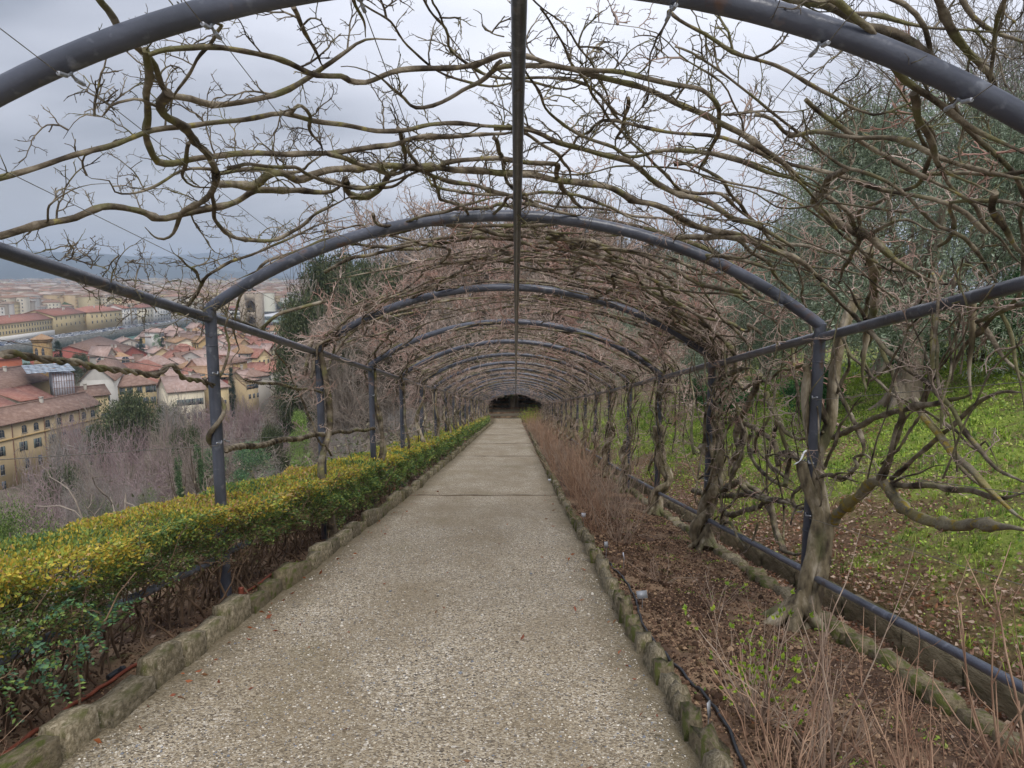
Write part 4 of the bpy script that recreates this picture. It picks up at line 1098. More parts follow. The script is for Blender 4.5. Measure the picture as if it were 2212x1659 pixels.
def vine_limbs(i, ypost, side, nl, near, vine, gs, gl):
    ARC = 5.62
    for l in range(nl):
        L_ = rng.uniform(2.2, 5.6) if near or i < 8 else rng.uniform(2.5, 5)
        n = int(L_ / .22) + 2
        start = rng.uniform(-.5, .15)
        y0 = ypost + rng.normal(0, .25)
        yt = ypost + rng.uniform(-2.1, 2.1)
        a, y = wander(start, y0, n, .22, rng.normal(0, .35) if rng.random() < .75 else rng.choice([-1, 1]) * rng.uniform(.7, 1.3))
        f = np.linspace(0, 1, n)
        off = .05 + .05 * np.sin(f * rng.uniform(3, 9) + rng.uniform(0, 6)) + rng.uniform(-.06, .09)
        if side < 0: a = ARC - a
        y = np.maximum(y, 6.5 + .2 * rng.random()) if near else y
        P = skin_point(a, y, off)
        r0 = rng.uniform(.012, .024) if not near else rng.uniform(.011, .026)
        R = r0 * (1 - .62 * f)
        if near:
            g = Geo(); P2, R2 = limb_mesh(g, P - np.array(vine.location), R, 6, wob=.010, step=.1)
            g.build('limb', M['bark'], vine, True)
            P2 = P2 + np.array(vine.location)
        else:
            P2, R2 = limb_mesh(gl, P - np.array(vine.location), R * 1.12, 4 if i > 6 else 5, wob=.012, step=.16, rough=0)
            P2 = P2 + np.array(vine.location)
        add_spurs(gs, P2, R2, 6.5 if i < 4 else 4.4 if i < 8 else 2.8, .7, 1.7, SPURS if i < 4 else SPURS_FAR, up=.8)

def hang_limbs(i, ypost, n, vine, side=1, sy=.3, thin=False):
    """crooked stems climbing and crossing the side between bed and top rail"""
    for l in range(n):
        y0 = ypost + rng.normal(0, sy)
        k = int(rng.integers(9, 17))
        cross = rng.random() < .3
        h, yy = wander(rng.uniform(.15, 1.3) if not thin else rng.uniform(.9, 1.9), y0, k, .17, rng.normal(0, .35) if not cross else rng.choice([-1, 1]) * rng.uniform(.8, 1.4), kink=.10, jit=.33)
        top = 2.5
        h = np.where(h > top, top - (h - top) * .3, h); h = np.where(h < .12, .12 + (.12 - h) * .5, h)
        f = np.linspace(0, 1, k)
        x = side * (2.5 + rng.normal(0, .05) + .08 * np.sin(f * rng.uniform(3, 9) + rng.uniform(0, 6))) + XO(yy)
        R = np.full(k, (rng.choice([.007, .010, .014, .022]) if not thin else rng.uniform(.005, .010)) * rng.uniform(.8, 1.2)) * (1 - .5 * f)
        P = np.stack([x, yy, GZ(yy) + h], -1)
        if i <= 6:
            g = Geo(); X = smooth_path(P - np.array(vine.location), .09, R)
            if rng.random() < .35 and i < 5 and R[0] < .02:
                for ph in (0, pi): tube(g, rope(X[:, :3], None, ph, X[:, 3].mean() * .8, .2, 0), X[:, 3] * .85, 7, rough=.06)
            else: tube(g, X[:, :3], X[:, 3], 7, rough=.1)
            g.build('limb', M['bark_dark'] if R[0] > .022 else M['bark'], vine, True)
        yield P, R

for i in range(2, NA):
    y = AYf(i)
    for side in (1, -1):
        far = i > 5
        bx = side * 2.5 + float(XO(y)) - side * random.uniform(.02, .14); by = y - random.uniform(.12, .3)
        bz = float(GZ(by)) - (.16 if side > 0 else .04)
        vine = thing('wisteria', f"{ordinal(i - 1)} wisteria down the {'grass bank' if side > 0 else 'hedge'} side, past the nearest full post",
                     'wisteria', (bx, by, bz), group='wisterias trained over the pergola')
        topz = (rail_z(side) + lz(y))
        rad = (random.uniform(.062, .085) if side > 0 else random.uniform(.035, .055)) * (1 if i < 10 else .9)
        trunk_parts(vine, (bx, by, bz), (side * 2.46 + float(XO(y)), y + random.uniform(-.15, .15), topz if side < 0 else bz + random.uniform(1.0, 1.7)), rad,
                    nst=(2 if side > 0 else (2 if i % 2 else 1)), lean=.25, roots=(side > 0 and i < 8), sides=10 if i < 6 else 6, pitch=random.uniform(.8, 1.4), mat='bark_dark' if side > 0 or i > 4 else 'bark')
        gs, gl = Geo(), Geo()
        nl = (17 if i < 5 else 13 if i < 12 else 10) if side > 0 else (9 if i < 5 else 10 if i < 12 else 8)
        if i == 2 : nl = 24 if side > 0 else 9
        vine_limbs(i, y, side, nl, i < 5, vine, gs, gl)
        for P, R in hang_limbs(i, y, (13 if i < 7 else 9) if side > 0 else (2 if i < 4 else 4), vine, side):
            if i > 6: X = smooth_path(P - np.array(vine.location), .14, R); tube(gl, X[:, :3], X[:, 3], 5)
            add_spurs(gs, P, R, 1.6, .5, 1.1, SPURS if i < 4 else SPURS_FAR, up=.1)
        # side twigs
        k = 26 if side > 0 else 16
        Pt = np.stack([np.full(k, side * 2.5) + XO(y) + rng.normal(0, .05, k), y + rng.normal(0, .9, k), topz - rng.uniform(-.2, 1.2, k)], -1)
        stamp_spurs(gs, Pt, rng.normal(0, 1, (k, 3)), rng.uniform(.6, 1.3, k), SPURS if i < 4 else SPURS_FAR)
        gs.V = [v - np.array(vine.location, dtype=np.float32) for v in gs.V]
        o = gs.build('twigs', M['twig'], vine); o['kind'] = 'stuff'
        if gl.V: o = gl.build('branches', M['bark'], vine, True); o['kind'] = 'stuff'
# extra limbs between the first two full arches, belonging to the near vine
gs = Geo()
for l in range(24):
    n = int(rng.uniform(14, 30)); a, y = wander(rng.uniform(-.3, 2.2), rng.uniform(6.4, 9.3), n, .19, rng.normal(0, .4))
    f = np.linspace(0, 1, n)
    y = np.maximum(y, 6.35 + .1 * rng.random())
    P = skin_point(a, y, .06 + .05 * np.sin(f * 7 + l))
    g = Geo(); P2, R2 = limb_mesh(g, P - np.array(vine_post1.location), rng.uniform(.010, .024) * (1 - .55 * f), 7, wob=.010, step=.08)
    g.build('limb', M['bark'], vine_post1, True)
    add_spurs(gs, P2 + np.array(vine_post1.location), R2, 6.0, .6, 1.4, up=.8)
for P, R in hang_limbs(2, 7.8, 18, vine_post1, 1, sy=.9): add_spurs(gs, P, R, 1.6, .5, 1.0, up=.1)
for P, R in hang_limbs(2, 5.0, 14, vine_post1, 1, sy=.7, thin=True): add_spurs(gs, P, R, 2.2, .5, 1.1, up=.1)
for l in range(16):      # thin shoots in the heavy corner
    n = int(rng.uniform(12, 24)); a, y = wander(rng.uniform(-.6, .8), rng.uniform(3.4, 6.2), n, .17, rng.normal(0, .6))
    P = skin_point(a, y, .05 + rng.uniform(-.05, .15)); f = np.linspace(0, 1, n)
    g = Geo(); P2, R2 = limb_mesh(g, P - np.array(vine_post1.location), rng.uniform(.006, .015) * (1 - .5 * f), 7, wob=.010, step=.08)
    g.build('limb', M['bark'], vine_post1, True)
    add_spurs(gs, P2 + np.array(vine_post1.location), R2, 4.0, .6, 1.2)
gs.V = [v - np.array(vine_post1.location, dtype=np.float32) for v in gs.V]
gs.build('twigs', M['twig'], vine_post1)['kind'] = 'stuff'

# the thin vine wound round the nearest post on the hedge side and its ropes along the wires
vine_l = thing('wisteria', 'thin wisteria twined round the bare nearest post on the hedge side, roped along the wires', 'wisteria', (-2.5, 6.2, float(GZ(6.2))), group='wisterias trained over the pergola')
def vl(P, R, sides=8, name='limb', mat='bark', step=.05):
    g = Geo(); X = smooth_path(P, step, R); tube(g, X[:, :3] - np.array(vine_l.location), X[:, 3], sides, rough=.08); g.build(name, M[mat], vine_l, True); return X
py = AYf(1); pxo = float(XO(py))
tl = .0
Q = ql([(0,960),(100,950),(200,970),(400,1000),(550,1010),(700,1050),(900,1075),(1000,1085),(1150,1110),(1230,1050),(1280,1040),(1340,1120),(1400,1140),(1480,1150),(1575,1185)])
P = np.array([surf(a / 2.793, b / 2.793, .0, 2.47)[0] for a, b in Q]); 
X = smooth_path(P, .025, np.linspace(.017, .013, len(P)))
for ph in (0, pi):
    g = Geo(); S = rope(X[:, :3], None, ph, .011, .28, 0); tube(g, S - np.array(vine_l.location), X[:, 3] * .78, 7, rough=.1); g.build('limb', M['bark'], vine_l, True)
zp = float(GZ(py))
f = np.linspace(0, 1, 60)
hz = zp + 1.92 - .62 * f
ph = 2.6 + f * 2 * pi * 1.25
P = np.stack([-2.5 + pxo + .068 * np.cos(ph), py - .068 * np.sin(ph), hz], -1)
vl(P, np.linspace(.014, .024, 60), 9, step=.03)
def twist_rope(y0, y1, h0, h1, r, amp, pitch, mat='bark'):
    y0, y1 = float(y0), float(y1); n = int((y1 - y0) / .02); yy = np.linspace(y0, y1, n)
    h = np.linspace(h0, h1, n) + .012 * np.sin(yy * 5)
    C = np.stack([-2.46 + XO(yy), yy, GZ(yy) + h], -1)
    for p_ in (0, pi):
        g = Geo(); S = rope(C, None, p_, amp, pitch, 0); tube(g, S - np.array(vine_l.location), np.full(n, r) * (1 + .15 * np.sin(yy * 20)), 7, rough=.1); g.build('limb', M[mat], vine_l, True)
twist_rope(py + .04, py + DY - .1, 1.30, 1.36, .017, .015, .17)
twist_rope(py + .6, py + DY - .1, 1.93, 1.9, .008, .010, .12)
twist_rope(py + DY + .1, py + 2 * DY - .1, 1.36, 1.36, .015, .014, .17)
P = np.array([at(a / 2.793, b / 2.793, 6.3) for a, b in ql([(1575,1180),(1640,1080),(1680,960),(1690,880),(1660,760),(1680,680),(1655,620)])])
X = vl(P, np.linspace(.013, .008, len(P)))
gs = Geo(); add_spurs(gs, X[:, :3], X[:, 3], 8, .5, .9)
P = np.array([surf(a / 2.793, b / 2.793, .03)[0] for a, b in ql([(1480,610),(1600,670),(1750,700),(1850,740),(1960,790),(1940,760),(2050,660),(2212,610),(2400,560)])])
X = vl(P, np.linspace(.015, .018, len(P))); add_spurs(gs, X[:, :3], X[:, 3], 6, .5, 1.1)
k = 60; yy = rng.uniform(4.4, 6.6, k); 
stamp_spurs(gs, np.stack([np.full(k, -2.5) + rng.normal(0, .05, k), yy, rail_z(-1) + lz(yy) + rng.uniform(-.12, .3, k)], -1), rng.normal(0, 1, (k, 3)), rng.uniform(.5, 1.1, k))
gs.V = [v - np.array(vine_l.location, dtype=np.float32) for v in gs.V]
gs.build('twigs', M['bark'], vine_l)['kind'] = 'stuff'
# white marker ribbon tied to the bank-side vine
g = Geo()
p0 = at(1735, 980, 5.9); p1 = at(1716, 1004, 5.88)
d = p1 - p0
for a, b in (((0, 0), (1, 1)),):
    w = np.array([.014, 0, .012]); k = 6
    V = []
    for i in range(k + 1):
        f = i / k; c = p0 + d * f + np.array([0, -.02 * sin(f * 3), -.012 * sin(f * 4)]); V += [c - w * (.7 + .3 * f), c + w * (.7 + .3 * f), c + w * (.7 + .3 * f) + [0, .003, 0], c - w * (.7 + .3 * f) + [0, .003, 0]]
    F = []
    for i in range(k):
        for j in range(4): F.append([i * 4 + j, i * 4 + (j + 1) % 4, i * 4 + 4 + (j + 1) % 4, i * 4 + 4 + j])
    F += [[0, 3, 2, 1], [k * 4, k * 4 + 1, k * 4 + 2, k * 4 + 3]]
    g.add(V, F)
tube(g, [p0 + [.0, 0, .0], p0 + [.012, .01, .014], p0 + [.03, .02, .02]], .008, 6)
M['white'] = mat_noise('white_plastic', [(0.3, rgb('dfe0e2')), (0.7, rgb('f2f2f2'))], 10, rough=.5)
o = g.build('plant_tag', M['white']); tag(o, 'curled white plastic tag tied to the wisteria at the nearest bank side post', 'plant tag')

# ------------------------------------------------------------------ hedge
def hedge_build():
    t = thing('hedge', 'long clipped privet hedge, golden on top, standing along the drop side of the path', 'hedge', (0, 0, 0))
    gf = Geo()
    yel = np.array([rgb(c) for c in ('c4b246', 'd2bc4e', 'b0b24c', 'dcc45a', '9ca848', 'c8a848', 'a8b44e')])
    org = np.array([rgb(c) for c in ('c49c66', 'c08a62', 'bca874', 'b09668', 'c8a878')])
    grn = np.array([rgb(c) for c in ('6f8a4a', '5f7c44', '849c50', '94a45c', '547048', '6c8658', '98a656')])
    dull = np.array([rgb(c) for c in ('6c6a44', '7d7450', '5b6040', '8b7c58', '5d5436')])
    def X0(y): return np.interp(y, [1, 4.5, 7], [-2.44, -2.38, -2.31]) + .05 * nz(y, y * 0, 1.9, 3) + XO(y)
    def X1(y): return -3.12 + .05 * nz(y, y * 0, 1.4, 6) + XO(y)
    def TOP(y): return np.interp(y, [1, 6, 20, 66], [.84, .82, .78, .7]) + .04 * nz(y, y * 0, 2.3, 1)
    for (ya, yb_, n, ls) in ((1.6, 6.5, 78000, .0235), (6.5, 12, 52000, .031), (12, 24, 42000, .048), (24, 66, 36000, .085)):
        y = rng.uniform(ya, yb_, n)
        part = rng.random(n)
        top = part < .42; front = (part >= .42) & (part < .80); back = (part >= .80) & (part < .86)
        inner = part >= .86
        fx = rng.random(n)
        x = X1(y) + (X0(y) - X1(y)) * fx
        h = TOP(y) + .035 * nz(x, y, 7, 2) - np.abs(rng.normal(0, .035, n)) - .10 * np.clip((fx - .85) / .15, 0, 1) ** 2
        # front skin
        low = np.interp(y, [1.6, 3.2, 4.3, 5.5, 8.5, 10, 14, 60], [.42, .38, .46, .48, .34, .12, .1, .05])
        low = low + .09 * nz(y, y * 0, 5.0, 8) + .05 * nz(y, y * 0, 13.0, 1)
        hh = low + (TOP(y) - low) * rng.random(n) ** .75
        bul = .08 * nz(y * 1.0, hh * 4, 3.3, 7) + .03 * nz(y * 3, hh * 9, 3.3, 2)
        x = np.where(front, X0(y) + bul - np.abs(rng.normal(0, .045, n)) - .07 * (1 - hh / .8), x)
        x = np.where(back, X1(y) + np.abs(rng.normal(0, .05, n)), x)
        h = np.where(front | back, hh, h)
        h = np.where(inner, rng.uniform(.3, .8, n), h)
        # thin places in the skin
        thin = (front & (nz(y * 2.2, hh * 6, 2.1, 11) > .55) & (rng.random(n) < .8)) | (inner & (rng.random(n) < .3))
        kk = ~thin
        D = np.stack([np.where(front, 1.0, np.where(back, -1, 0)), np.zeros(n), np.where(top, 1.0, .35)], -1) + rng.normal(0, .6, (n, 3))
        patch = nz(x * 1.0, y, 1.7, 4) + rng.normal(0, .45, n)
        hf = np.clip((h - .5) / .35, 0, 1) + rng.normal(0, .22, n)
        c = grn[rng.integers(0, len(grn), n)]
        yy_ = yel[rng.integers(0, len(yel), n)]; oo = org[rng.integers(0, len(org), n)]
        isy = (hf > .52) & (patch > -.55); c = np.where(isy[:, None], yy_, c)
        iso = isy & (rng.random(n) < np.interp(y, [3, 5.5, 7, 10, 12], [.06, .2, .5, .5, .12])) & (patch > .0)
        c = np.where(iso[:, None], oo, c)
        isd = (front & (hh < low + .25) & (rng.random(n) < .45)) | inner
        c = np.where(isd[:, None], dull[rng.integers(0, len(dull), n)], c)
        c = c * rng.uniform(.72, 1.22, (n, 1))
        ln = ls * rng.uniform(.5, 1.5, n)
        P = np.stack([x, y, GZ(y) + h], -1)
        leaves(gf, P[kk], D[kk], ln[kk], ln[kk] * .52, c[kk])
    # loose sprigs hanging out at the near end
    blu = np.array([rgb(c) for c in ('527458', '5f845c', '6f9458', '88a054', '4a6a58')])
    for s in range(80):
        y = rng.uniform(1.9, 4.4); h = rng.uniform(.28, .62); x = -2.42 + rng.normal(0, .05) + float(XO(y))
        d = np.array([rng.uniform(.1, .8), rng.normal(0, .6), rng.uniform(-.5, .6)]); d /= np.linalg.norm(d)
        L_ = rng.uniform(.1, .24); k = 11
        f = np.repeat(np.linspace(.15, 1, k), 2)
        C = np.array([x, y, float(GZ(y)) + h]) + d[None] * (f * L_)[:, None] + np.array([0, 0, -.25 * L_]) * (f ** 2)[:, None]
        side = np.cross(d, [0, 0, 1.0]); side /= np.linalg.norm(side)
        sg = np.tile([1, -1], k)
        D = side[None] * sg[:, None] + d[None] * .5 + rng.normal(0, .2, (2 * k, 3))
        ln = rng.uniform(.022, .036, 2 * k)
        leaves(gf, C, D, ln, ln * .5, blu[rng.integers(0, 5, 2 * k)] * rng.uniform(.8, 1.3, (2 * k, 1)))
    gf.build('foliage', M['leaf'], t)['kind'] = 'stuff'
    gs = Geo()
    for s in range(620):
        y = 1.5 + 24 * rng.random() ** 1.6; x = -2.70 + rng.normal(0, .16) + float(XO(y))
        n = 7; f = np.linspace(0, 1, n)
        tx = -2.62 + rng.normal(0, .18) + float(XO(y)); ty = y + rng.normal(0, .28)
        P = np.stack([x + (tx - x) * f + rng.normal(0, .018, n), y + (ty - y) * f + rng.normal(0, .022, n), float(GZ(y)) - .05 + (rng.uniform(.45, .8)) * f], -1)
        tube(gs, P, rng.uniform(.005, .013) * (1 - .6 * f), 5, cap=False)
    tv = SPURS
    k = 420; y = 1.5 + 14 * rng.random(k) ** 1.4
    stamp_spurs(gs, np.stack([-2.6 + rng.normal(0, .12, k) + XO(y), y, GZ(y) + rng.uniform(.15, .55, k)], -1), np.stack([rng.normal(.3, .4, k), rng.normal(0, .5, k), np.full(k, .9)], -1), rng.uniform(.7, 1.4, k))
    gs.build('stems', M['hedge_stem'], t)['kind'] = 'stuff'
M['hedge_stem'] = mat_noise('hedge_stem', [(0.35, rgb('4c3d31')), (0.65, rgb('8a725c'))], 6, 4, 0.9)
hedge_build()

# ------------------------------------------------------------------ things lying and standing in the beds
def onground(u, v, zf):
    r = ray(u, v); s = .8
    while s < 90:
        p = r * s
        if p[2] < float(zf(p[0], p[1])): break
        s += .01
    return r * s
M['hose'] = mat_noise('black_hose', [(0.3, rgb('26282c')), (0.7, rgb('3a3d44'))], 8, rough=.45, spec=.5)
M['redpipe'] = mat_noise('red_pipe', [(0.3, rgb('6f3a2c')), (0.7, rgb('97553f'))], 5, rough=.55)
M['tagmetal'] = mat_noise('name_plate_metal', [(0.3, rgb('8b8d90')), (0.7, rgb('b2b5ba'))], 8, rough=.45, metallic=.3)
M['tagwhite'] = mat_noise('name_plate_white', [(0.3, rgb('b9bcc6')), (0.7, rgb('d6d8e0'))], 8, rough=.5)
c3 = lambda a, b: (1188 + a / 2.6215, 1026 + b / 2.6215)
c1 = lambda a, b: (a / 2.6215, 1026 + b / 2.6215)
P = [onground(*c3(a, b), soilz_r) + np.array([0, 0, .014]) for a, b in [(318,480),(345,510),(362,560),(380,640),(450,730),(478,830),(490,920),(520,1010),(590,1110),(660,1200),(740,1330),(820,1470),(880,1600),(920,1720),(960,1850)]]
X = smooth_path(P, .04); X[:, 0] = np.maximum(X[:, 0], kx(X[:, 1], 1) + .21 + .05 * np.sin(X[:, 1] * 2.1)); X[:, 2] = soilz_r(X[:, 0], X[:, 1]) + .016
g = Geo(); tube(g, X, .0095, 8); tag(g.build('drip_hose', M['hose'], None, True), 'thin black irrigation hose snaking over the soil of the planted bed', 'hose')
P = [onground(*c1(a, b), soilz_l) for a, b in [(-160,1720),(0,1620),(150,1510),(350,1370),(560,1220),(700,1130),(850,1050),(1000,960),(1170,860),(1260,800),(1330,750),(1400,670),(1500,600),(1650,530)]]
X = smooth_path(P, .05); X[:, 2] = soilz_l(X[:, 0], X[:, 1]) + .018; X[:, 0] = np.minimum(X[:, 0], kx(X[:, 1], -1) - .16)
yy = np.arange(X[-1, 1] + .2, 24, .4)
X = np.vstack([X, np.stack([kx(yy, -1) - .2 + .03 * np.sin(yy * 1.3), yy, soilz_l(kx(yy, -1) - .2, yy) + .016], -1)])
t = thing('irrigation_pipe', 'rust red irrigation pipe lying on the soil behind the kerb under the hedge', 'pipe', (0, 0, 0))
g = Geo(); tube(g, X, .012, 8); g.build('pipe_run', M['redpipe'], t, True)
pj = onground(*c1(660, 1145), soilz_l) + np.array([0, 0, .03])
g = Geo(); tube(g, [pj + [-.02, -.06, .0], pj + [0, 0, .004], pj + [.02, .06, 0]], .019, 8); tube(g, [pj + [0, 0, 0], pj + [.03, .01, .035]], .009, 6); g.build('connector', M['hose'], t)
# red corrugated sleeves beside the hedge posts
for (yy_, lb) in ((AYf(1) + .03, 'short red corrugated stub at the foot of the nearest full hedge side post'), (AYf(3) + 1.2, 'red corrugated conduit standing upright by the kerb further down the hedge')):
    xx = -2.5 + .12 + float(XO(yy_)); z_ = float(GZ(yy_)) - .04
    if yy_ > 8: xx = -2.28
    prof = []
    for q in range(12): prof += [[.021, q * .008], [.026, q * .008 + .004]]
    prof.append([.001, 12 * .008])
    g = Geo(); lathe(g, prof, 12, 0, (xx, yy_, z_ + (.03 if yy_ < 8 else .12)))
    M['redcorr'] = M.get('redcorr') or mat_noise('red_conduit', [(0.3, rgb('8a4536')), (0.7, rgb('a4604c'))], 5, rough=.5)
    if yy_ > 8: tube(g, [[xx, yy_, z_], [xx, yy_, z_ + .13]], .026, 10)
    tag(g.build('conduit_stub', M['redcorr'], None, True), lb, 'conduit')

# plant name plates on wire stakes
def name_plate(u, v, w, h, H, rz, lab, mat, tilt=.2, yfix=None):
    w, h, H = w * .75, h * .75, H * .62
    p = onground(u, v, soilz_r); p[2] = float(soilz_r(p[0], p[1]))
    t = thing('name_plate', lab, 'plant label', tuple(p), rz, 'plant name plates in the bed')
    g = Geo(); tube(g, [[0, 0, -.05], [.002, 0, H * .6], [0, 0, H]], .0028, 5); g.build('stake', M['clip'], t)
    g = Geo(); g.box(-w / 2, w / 2, -.002, .002, 0, h)
    o = g.build('plate', M[mat], t, loc=(0, -.006, H - h * .3)); o.rotation_euler = (-tilt, 0, .05)
name_plate(1187, 1046, .09, .055, .16, .1, 'small white plate, furthest of the plates standing by the path edge', 'tagwhite')
name_plate(1207, 1064, .10, .06, .17, -.1, 'white plate on a stake, second furthest beside the stone edging', 'tagwhite')
name_plate(1260, 1135, .085, .08, .24, -.15, 'square white plate standing at the foot of the nearest tall reddish shrub', 'tagwhite')
name_plate(1309, 1204, .06, .09, .22, .2, 'upright grey plate on bare soil just past the end of the black hose', 'tagmetal')
name_plate(1347, 1228, .025, .10, .2, .9, 'narrow white marker seen edge on beside the low twiggy shrub', 'tagwhite')
name_plate(1387, 1312, .12, .085, .16, .12, 'wide grey plate tilted low over the soil behind the budding shrub', 'tagmetal', .5)
name_plate(1528, 1600, .05, .11, .24, .9, 'grey plate turned edge on, nearest of the plates at the photo bottom', 'tagmetal', .1)

# bare shrubs in the bed
def shrub(x, y, n, H, spread, mat, label, group=None, r=.004, buds=None, nseg=6, side=3, wig=.10, lean=(0, 0), cat='shrub', rad0=.05):
    z = float(soilz_r(x, y)) - .02
    t = thing('bare_shrub' if buds is None else 'budding_shrub', label, cat, (x, y, z), 0, group)
    sk = Skel(); gl = Geo()
    for s in range(n):
        a = rng.uniform(0, 2 * pi); o = np.array([cos(a), sin(a), 0]) * rng.uniform(0, rad0)
        p = o.copy(); out = spread * rng.uniform(.2, 1.2); d = np.array([cos(a) * out + lean[0], sin(a) * out + lean[1], 1.0]); d /= np.linalg.norm(d)
        h = H * rng.uniform(.45, 1.1); rr = r * rng.uniform(.7, 1.5)
        for k in range(nseg):
            d = d + rng.normal(0, wig, 3) + np.array([0, 0, .06]); d /= np.linalg.norm(d)
            q = p + d * h / nseg; r2 = rr * .87
            sk.seg(p, q, rr, r2); p, rr = q, r2
            if k >= 1 and rng.random() < .5:
                dd = d + rvec(.6); dd[2] = abs(dd[2]); dd /= np.linalg.norm(dd); l = h * rng.uniform(.12, .35)
                m_ = p + dd * l * .5; e_ = m_ + (dd + np.array([0, 0, .35])) * l * .5
                sk.seg(p, m_, rr * .75, rr * .6); sk.seg(m_, e_, rr * .6, rr * .4)
                if buds is not None and rng.random() < .7: buds_at(gl, e_, dd, buds)
        if buds is not None and rng.random() < .85: buds_at(gl, p, d, buds)
    V, F = sk.arrays(side if side > 3 else 3)
    g = Geo(); g.add(V, F); g.build('stems', M[mat], t)['kind'] = 'stuff'
    if gl.V: gl.build('young_leaves', M['leaf'], t)['kind'] = 'stuff'
    return t
budc = np.array([rgb(c) for c in ('7f9c2e', '95ad3a', 'a9b848', '6d8a2c')])
def buds_at(g, p, d, size):
    k = int(rng.integers(4, 8))
    D = np.tile(d, (k, 1)) + rng.normal(0, .55, (k, 3)); ln = size * rng.uniform(.6, 1.2, k)
    leaves(g, np.tile(p, (k, 1)), D, ln, ln * .55, budc[rng.integers(0, 4, k)] * rng.uniform(.8, 1.2, (k, 1)))
M['redstem'] = mat_noise('reddish_shrub_stem', [(0.35, rgb('8a6a56')), (0.65, rgb('c4a489'))], 4, 3, 0.85)
M['palestem'] = mat_noise('pale_shrub_stem', [(0.35, rgb('8a7262')), (0.65, rgb('b8a592'))], 4, 3, 0.85)
M['yelstem'] = mat_noise('yellowish_shrub_stem', [(0.35, rgb('7b7038')), (0.65, rgb('a89a52'))], 4, 3, 0.85)
shrub(1.30, 3.75, 34, .60, 1.0, 'palestem', 'low shrub with fresh green leaf buds on pale spreading stems in the near bed', buds=.03, r=.0042, nseg=7, side=5, wig=.16)
shrub(1.38, 3.05, 20, .85, .5, 'palestem', 'leafless pale shrub right of the budding shrub, stems straight up', r=.0048, nseg=7, side=5, group='bare shrubs in the near bed', wig=.12)
shrub(1.15, 2.95, 22, .6, .6, 'redstem', 'leafless shrub at the bottom of the photo, nearest to the black hose', r=.0042, nseg=7, side=5, group='bare shrubs in the near bed', wig=.14)
shrub(1.62, 2.75, 24, .75, .6, 'redstem', 'leafless brown shrub at the bottom edge between two others', r=.005, nseg=7, side=5, group='bare shrubs in the near bed', wig=.14)
shrub(2.15, 2.85, 22, 1.0, .45, 'redstem', 'tall sparse leafless shrub nearest to the low wall and gutter', r=.0062, nseg=8, side=6, group='bare shrubs in the near bed', wig=.14)
shrub(1.42, 7.0, 12, .42, .8, 'palestem', 'low spreading twiggy shrub halfway along the bare soil', r=.0035, side=5, group='low bare shrubs past the budding one', wig=.2)
shrub(1.75, 6.2, 9, .45, .7, 'palestem', 'sparse low twiggy shrub on bare soil, nearer than the other low one', r=.0035, side=5, group='low bare shrubs past the budding one', wig=.2)
kk = 0; y = 9.4
while y < 62:
    x = 1.12 + rng.uniform(0, .55)
    far = y > 30
    yellow = 52 < y
    lb = (f"{ordinal(kk)} tall reddish leafless shrub in the row beside the path, counted from the camera" if kk < 16 else 'leafless shrub far down the row beside the path inside the tunnel') if not yellow else 'yellow green leafy shrub at the far end of the bed in the tunnel'
    sh = shrub(x, y, int(30 if y < 16 else 24), rng.uniform(.65, 1.25) * (1.15 if y > 12 else 1), .46, 'yelstem' if yellow else ('redstem' if rng.random() < .7 else 'palestem'), lb,
          'yellow green shrubs at the far end of the bed' if yellow else ('tall reddish shrubs along the path' if kk < 16 else 'far shrubs in the row beside the path'), r=.0036 * (1 + y / 30), nseg=6, wig=.19, rad0=.14, buds=(.06 if yellow else None))
    y += rng.uniform(.62, .9) * (1 if y < 22 else 1.5); kk += 1
# twiggy litter under the near end of the hedge
t = thing('dead_stems', 'tangle of reddish dead stems under the near end of the hedge', 'shrub', (-2.5, 2.4, float(soilz_l(-2.5, 2.4))), 0)
sk = Skel()
for s in range(240):
    p = np.array([rng.uniform(-.5, .2), rng.uniform(-.9, 1.0), rng.uniform(-.02, .02) + .0]); p[2] += -SL * p[1]
    d = np.array([rng.normal(.1, .5), rng.normal(0, .5), rng.uniform(.25, 1.1)]); d /= np.linalg.norm(d)
    l = rng.uniform(.12, .42); rr = rng.uniform(.0018, .0038)
    for k in range(5):
        d = d + rng.normal(0, .16, 3) - np.array([0, 0, .05]); d /= np.linalg.norm(d)
        q = p + d * l / 5; sk.seg(p, q, rr, rr * .85); p, rr = q, rr * .85
V, F = sk.arrays(3); g = Geo(); g.add(V, F); g.build('stems', M['redstem'], t)['kind'] = 'stuff'

# ------------------------------------------------------------------ trees
def gy(x, y):
    """ground height anywhere, beds included"""
    return float(T(x, y))
M['trunk'] = mat_noise('tree_bark', [(0.3, rgb('433a31')), (0.5, rgb('65594b')), (0.7, rgb('84786a'))], 2.2, 6, 0.95, 1.0, 12, dist=.05, stretch=(1, 1, .4))
M['olivebark'] = mat_noise('olive_bark', [(0.3, rgb('6d6154')), (0.5, rgb('8d8070')), (0.7, rgb('ab9f8d'))], 3, 6, 0.95, 1.0, 14, dist=.04, stretch=(1, 1, .4))
M['pinktwig'] = mat_noise('pinkish_bare_twigs', [(0.35, rgb('857270')), (0.65, rgb('b39e9c'))], .5, 3, 0.9)
M['browntwig'] = mat_noise('brown_bare_twigs', [(0.35, rgb('786c60')), (0.65, rgb('a3978a'))], .4, 3, 0.9)
M['greytwig'] = mat_noise('grey_bare_twigs', [(0.35, rgb('77706a')), (0.65, rgb('aaa39c'))], .4, 3, 0.9)
M['darktwig'] = mat_noise('dark_bare_twigs', [(0.35, rgb('40372f')), (0.65, rgb('6b5e50'))], .4, 3, 0.9)

